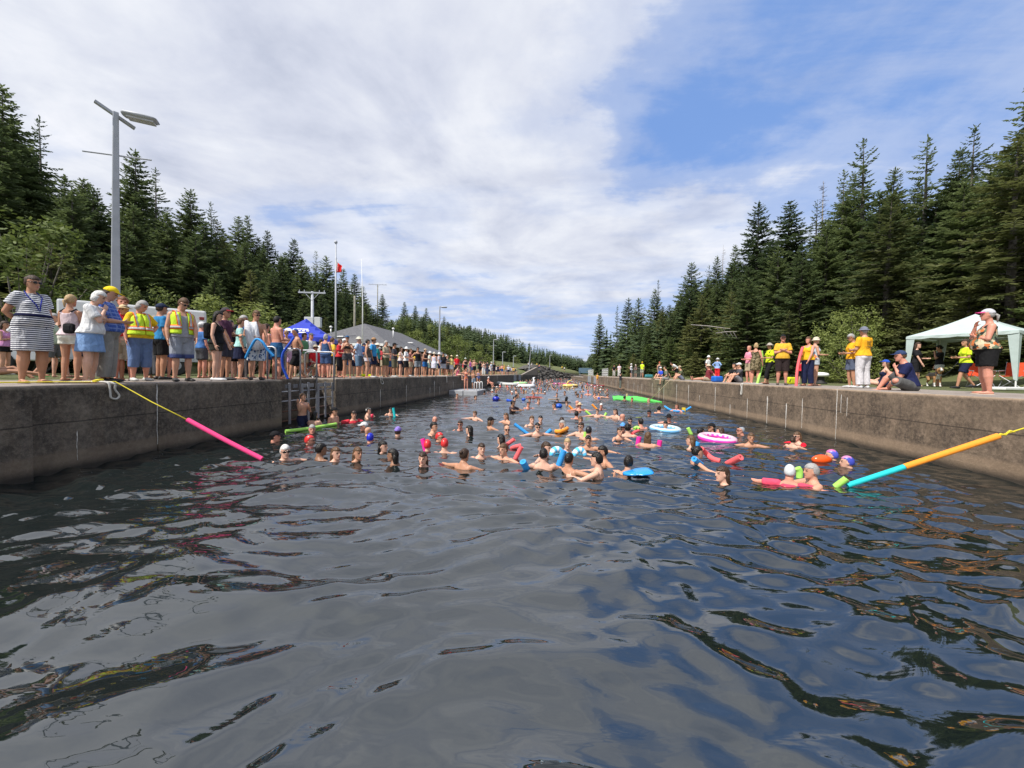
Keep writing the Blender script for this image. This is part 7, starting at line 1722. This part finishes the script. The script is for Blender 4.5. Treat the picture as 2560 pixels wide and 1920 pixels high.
# --- mid distance swimmers
MID=[(1241,985,1001,150,'k','d','swimmer with black hair wearing a navy vest',NVY),(1286,990,1003,60,'k','l','dark haired man by a blue noodle',None),(1296,982,992,0,'n','p','pair of heads, right one',None),(1291,986,994,90,'k','t','pair of heads, left one',None),(1324,994,1004,0,'n','l','person in dark pink with arms out',(.3,.05,.1)),(1320,1004,1020,20,'n','r','person in a dark red life vest',(.3,.02,.03)),(1346,995,1008,30,'n','l','person in a purple vest',(.08,.04,.3)),(1334,981,994,0,'r','r','person in bright red on a dark red float',(.7,.04,.03)),(1290,972,982,100,'b','l','fair haired swimmer in the middle',None),(1309,973,983,0,'k','b','swimmer with dark hair and bare chest',None),(1331,975,984,30,'b','l','swimmer left of the red rash shirt',None),(1344,973,984,10,'k','l','swimmer in dark red rash shirt',(.25,.03,.05)),(1361,976,984,140,'k','d','swimmer with black hair turned away',None),(1392,981,992,10,'k','l','dark haired swimmer under a raised arm',None),(1412,977,987,-40,'b','l','swimmer with light brown hair',None),(1393,997,1007,0,'k','p','child leaning on a black board',None),(1416,991,1004,150,'k','d','swimmer with long black hair behind the black board',None),(1386,1008,1022,-50,'b','l','bearded man beside a blue ball',None),(1442,1001,1014,100,'r','r','bald sunburnt swimmer beside the straw hat',None),(1449,1005,1026,10,'k','r','person in a straw sun hat, sunburnt shoulders',None),(1503,1008,1024,-10,'w','r','person in pale cap and dark red swimsuit',(.2,.03,.02)),(1561,989,1001,140,'k','b','dark head beside the green mat',None),(1567,984,993,20,'y','p','blond swimmer behind the green mat',None),(1580,993,1003,0,'b','r','swimmer leaning on the green mat',None),(1622,996,1006,-60,'y','p','blond swimmer at the right end of the green mat',None),(1518,984,992,100,'b','r','sunburnt swimmer left of the green mat',None),(1497,980,996,0,'k','l','swimmer in black and blue holding a lime noodle',(.01,.1,.5)),(1486,981,992,60,'b','r','swimmer left of the blue vest',None),(1454,984,994,0,'b','r','red faced swimmer in the middle distance',None),(1444,985,991,90,'k','t','grey capped swimmer in the middle distance',None),(1470,975,987,0,'r','r','swimmer in a pink-red cap',None),(1417,1006,1014,0,'b','p','small swimmer right of the blue ball',None),(1143,984,994,0,'r','p','swimmer by the left wall below the dock',None),(1188,988,998,60,'n','l','swimmer with a pale green noodle in front of the dock',None),(1240,973,981,0,'b','r','sunburnt head right of the dock',None),(1271,968,974,0,'b','r','small head behind, right of the dock',None)]
for i,(px,y0,yw,fc,h,tn,lab,tp) in enumerate(MID):
    hat=('straw',(.6,.45,.28)) if 'straw sun hat' in lab else (('swimcap',(.75,.08,.15)) if 'pink-red' in lab else None)
    sw(px,y0,yw,fc,lab,hair=('bald','n') if 'bald' in lab else ('wetlongf' if 'long' in lab else 'wet',h),tone=tn,hat=hat,top=T_('tight',tp) if tp else None,arms=[('swim','swim'),('out','out'),('out','swim')][i%3])
nw([(1268,1000,.08),(1275,1002,.05),(1280,1003,.0)],DBL,'dark blue noodle end beside the dark haired man',.07)
for px,py,r,m,lab in ((1397,1019,.16,VIN('ball_blue',(.01,.08,.45)),'dark blue ball float in front of the bearded man'),(1240,1001,.20,VIN('deep_blue',(.01,.02,.35)),'deep blue float held by the swimmer in the navy vest'),(1309,1001,.12,VIN('ball_blue',(.01,.08,.45)),'small blue noodle end right of the dark haired man')):
    p=onz(px,py,0); mb=MB(); mb.ell((0,0,r*.5),(r*1.1,r,r*.8),k=16,h=10); tag(mb.build('float',m,smooth=True,loc=(p.x,p.y,0)),lab,'float')
def slab(px,py,L,w,m,label,rz=0.,z=.05,t=.05,name='float_board'):
    p=onz(px,py,0); mb=MB(); mb.box((0,0,z),(L,w,t),bev=t*.4); tag(mb.build(name,m,loc=(p.x,p.y,0),rz=rz),label,'board')
slab(1406,1008,.95,.3,mat('black_board',(.015,.012,.02),.5),'flat black board under two swimmers in mid canal')
slab(1335,995,1.1,.35,mat('dark_red_float',(.30,.01,.02),.4),'dark red float under the person in bright red',z=.07)
slab(1385,1003,.8,.12,mat('tan_board',(.5,.33,.18),.6),'tan board edge raised beside the child',rz=.6,z=.12)
# inflatable animals in the distance
p=onz(1316,968,0); mb=MB(); mb.tube([(.9*math.cos(2*PI*i/16),.6*math.sin(2*PI*i/16),.15) for i in range(16)],.22,10,closed=True); mb.tube([(.75,0,.3),(.95,0,.8),(.85,0,1.15),(1.05,0,1.2)],[.18,.13,.12,.06],9); tag(mb.build('swan_float',VIN('white2',(.78,.78,.80)),smooth=True,loc=(p.x,p.y,0),rz=.2),'white inflatable swan float in the distance','float')
p=onz(1426,967,0); mb=MB(); mb.tube([(.9*math.cos(2*PI*i/16),.5*math.sin(2*PI*i/16),.15) for i in range(16)],.2,10,closed=True); mb.tube([(-.6,0,.2),(-.3,0,.7),(.2,0,.9)],[.1,.09,.05],7); tag(mb.build('yellow_float',VIN('yellow',(.75,.55,.15)),smooth=True,loc=(p.x,p.y,0),rz=.3),'yellow inflatable float with a raised neck in the distance','float')
p=onz(1301,961,0); mb=MB(); mb.tube([(.9*math.cos(2*PI*i/16),.6*math.sin(2*PI*i/16),.15) for i in range(16)],.24,10,closed=True); tag(mb.build('green_float',VIN('pale_green',(.35,.60,.25)),smooth=True,loc=(p.x,p.y,0)),'pale green inflatable in the distance near the dinghy','float')
slab(1405,960,3.,1.2,VIN('pink3',(.75,.15,.35)),'pink inflatable mat far down the canal',z=.1,t=.15)
# --- far swimmers : a few sources, many copies
FS=[]
for i,(h,tn,hat) in enumerate((('k','t',None),('n','l',None),('b','p',None),('k','l',('swimcap',(.6,.04,.05))),('n','r',('cap',(.65,.65,.65))),('y','p',None))):
    FS.append(person(0,-40-i,-3,0,1.6,bust=True,hair=('wet' if i%2 else 'short',h) if not (hat and hat[0]=='swimcap') else None,hat=hat,tone=tn,vox=.026,arms=('out','swim') if i%2 else ('swim','swim'),turn=False,top=T_('tight',[(.5,.05,.1),NVY,(.1,.3,.5)][i%3]) if i%2 else None))
fu=[False]*6; frng=random.Random(12); lst=[]
lst2=[]
tries=0
while len(lst)<270 and tries<16000:
    tries+=1
    yy=946+40*frng.random()**1.35; t=min(1,(yy-946)/32)
    lo=1330-150*t+(-20*t); hi=1452+70*t
    xx=frng.uniform(lo,hi)
    p=onz(xx,yy,0)
    if p.x<XL+.8 or p.x>XR-.6 or p.y>172 or p.x<xl(p.y)+1.2: continue
    if any((p-q).length<(.8 if yy<975 else 1.6) for q in lst): continue
    lst.append(p); i=frng.randrange(6); lst2.append((i,p,frng.uniform(.19,.28)-.80,frng.uniform(0,6.28),frng.uniform(.90,1.02)))
lst2.sort(key=lambda t:t[1].y); farv=[];farf=[];farm=[];fmats=[]
for kk,(i,p,zz,rr,s) in enumerate(lst2):
    if kk>=5:
        M=Matrix.Translation((p.x,p.y,zz))@Matrix.Rotation(rr,4,'Z')@Matrix.Scale(s,4)
        for q in [FS[i]]+list(FS[i].children):
            b=len(farv); off=[]
            for m in q.data.materials:
                if m not in fmats: fmats.append(m)
                off.append(fmats.index(m))
            farv+=[tuple(M@v.co) for v in q.data.vertices]
            for f in q.data.polygons: farf.append(tuple(v+b for v in f.vertices)); farm.append(off[f.material_index] if off else 0)
        continue
    o=FS[i]
    if fu[i]: o=copy_tree(FS[i],None)
    fu[i]=True; o.location=(p.x,p.y,zz); o.rotation_euler=(0,0,rr); o.scale=(s,)*3
    o.name='person'; tag(o,'tiny swimmer with only head and shoulders above the water far down the canal','person','tiny swimmers far down the canal')
me=D.meshes.new('far_swimmers'); me.from_pydata(farv,[],farf); me.update(); [me.materials.append(m) for m in fmats]; me.polygons.foreach_set('material_index',farm)
tag(link('far_swimmers',me,None,smooth=True),'crowd of swimmers reduced to tiny heads at the far end of the canal','crowd',kind='stuff')
for i in range(6):
    if not fu[i]:
        for c in list(FS[i].children): D.objects.remove(c)
        D.objects.remove(FS[i])
for i in range(9):
    if not used[i]:
        for c in list(SRC[i].children): D.objects.remove(c)
        D.objects.remove(SRC[i])
print('people',len(D.objects))
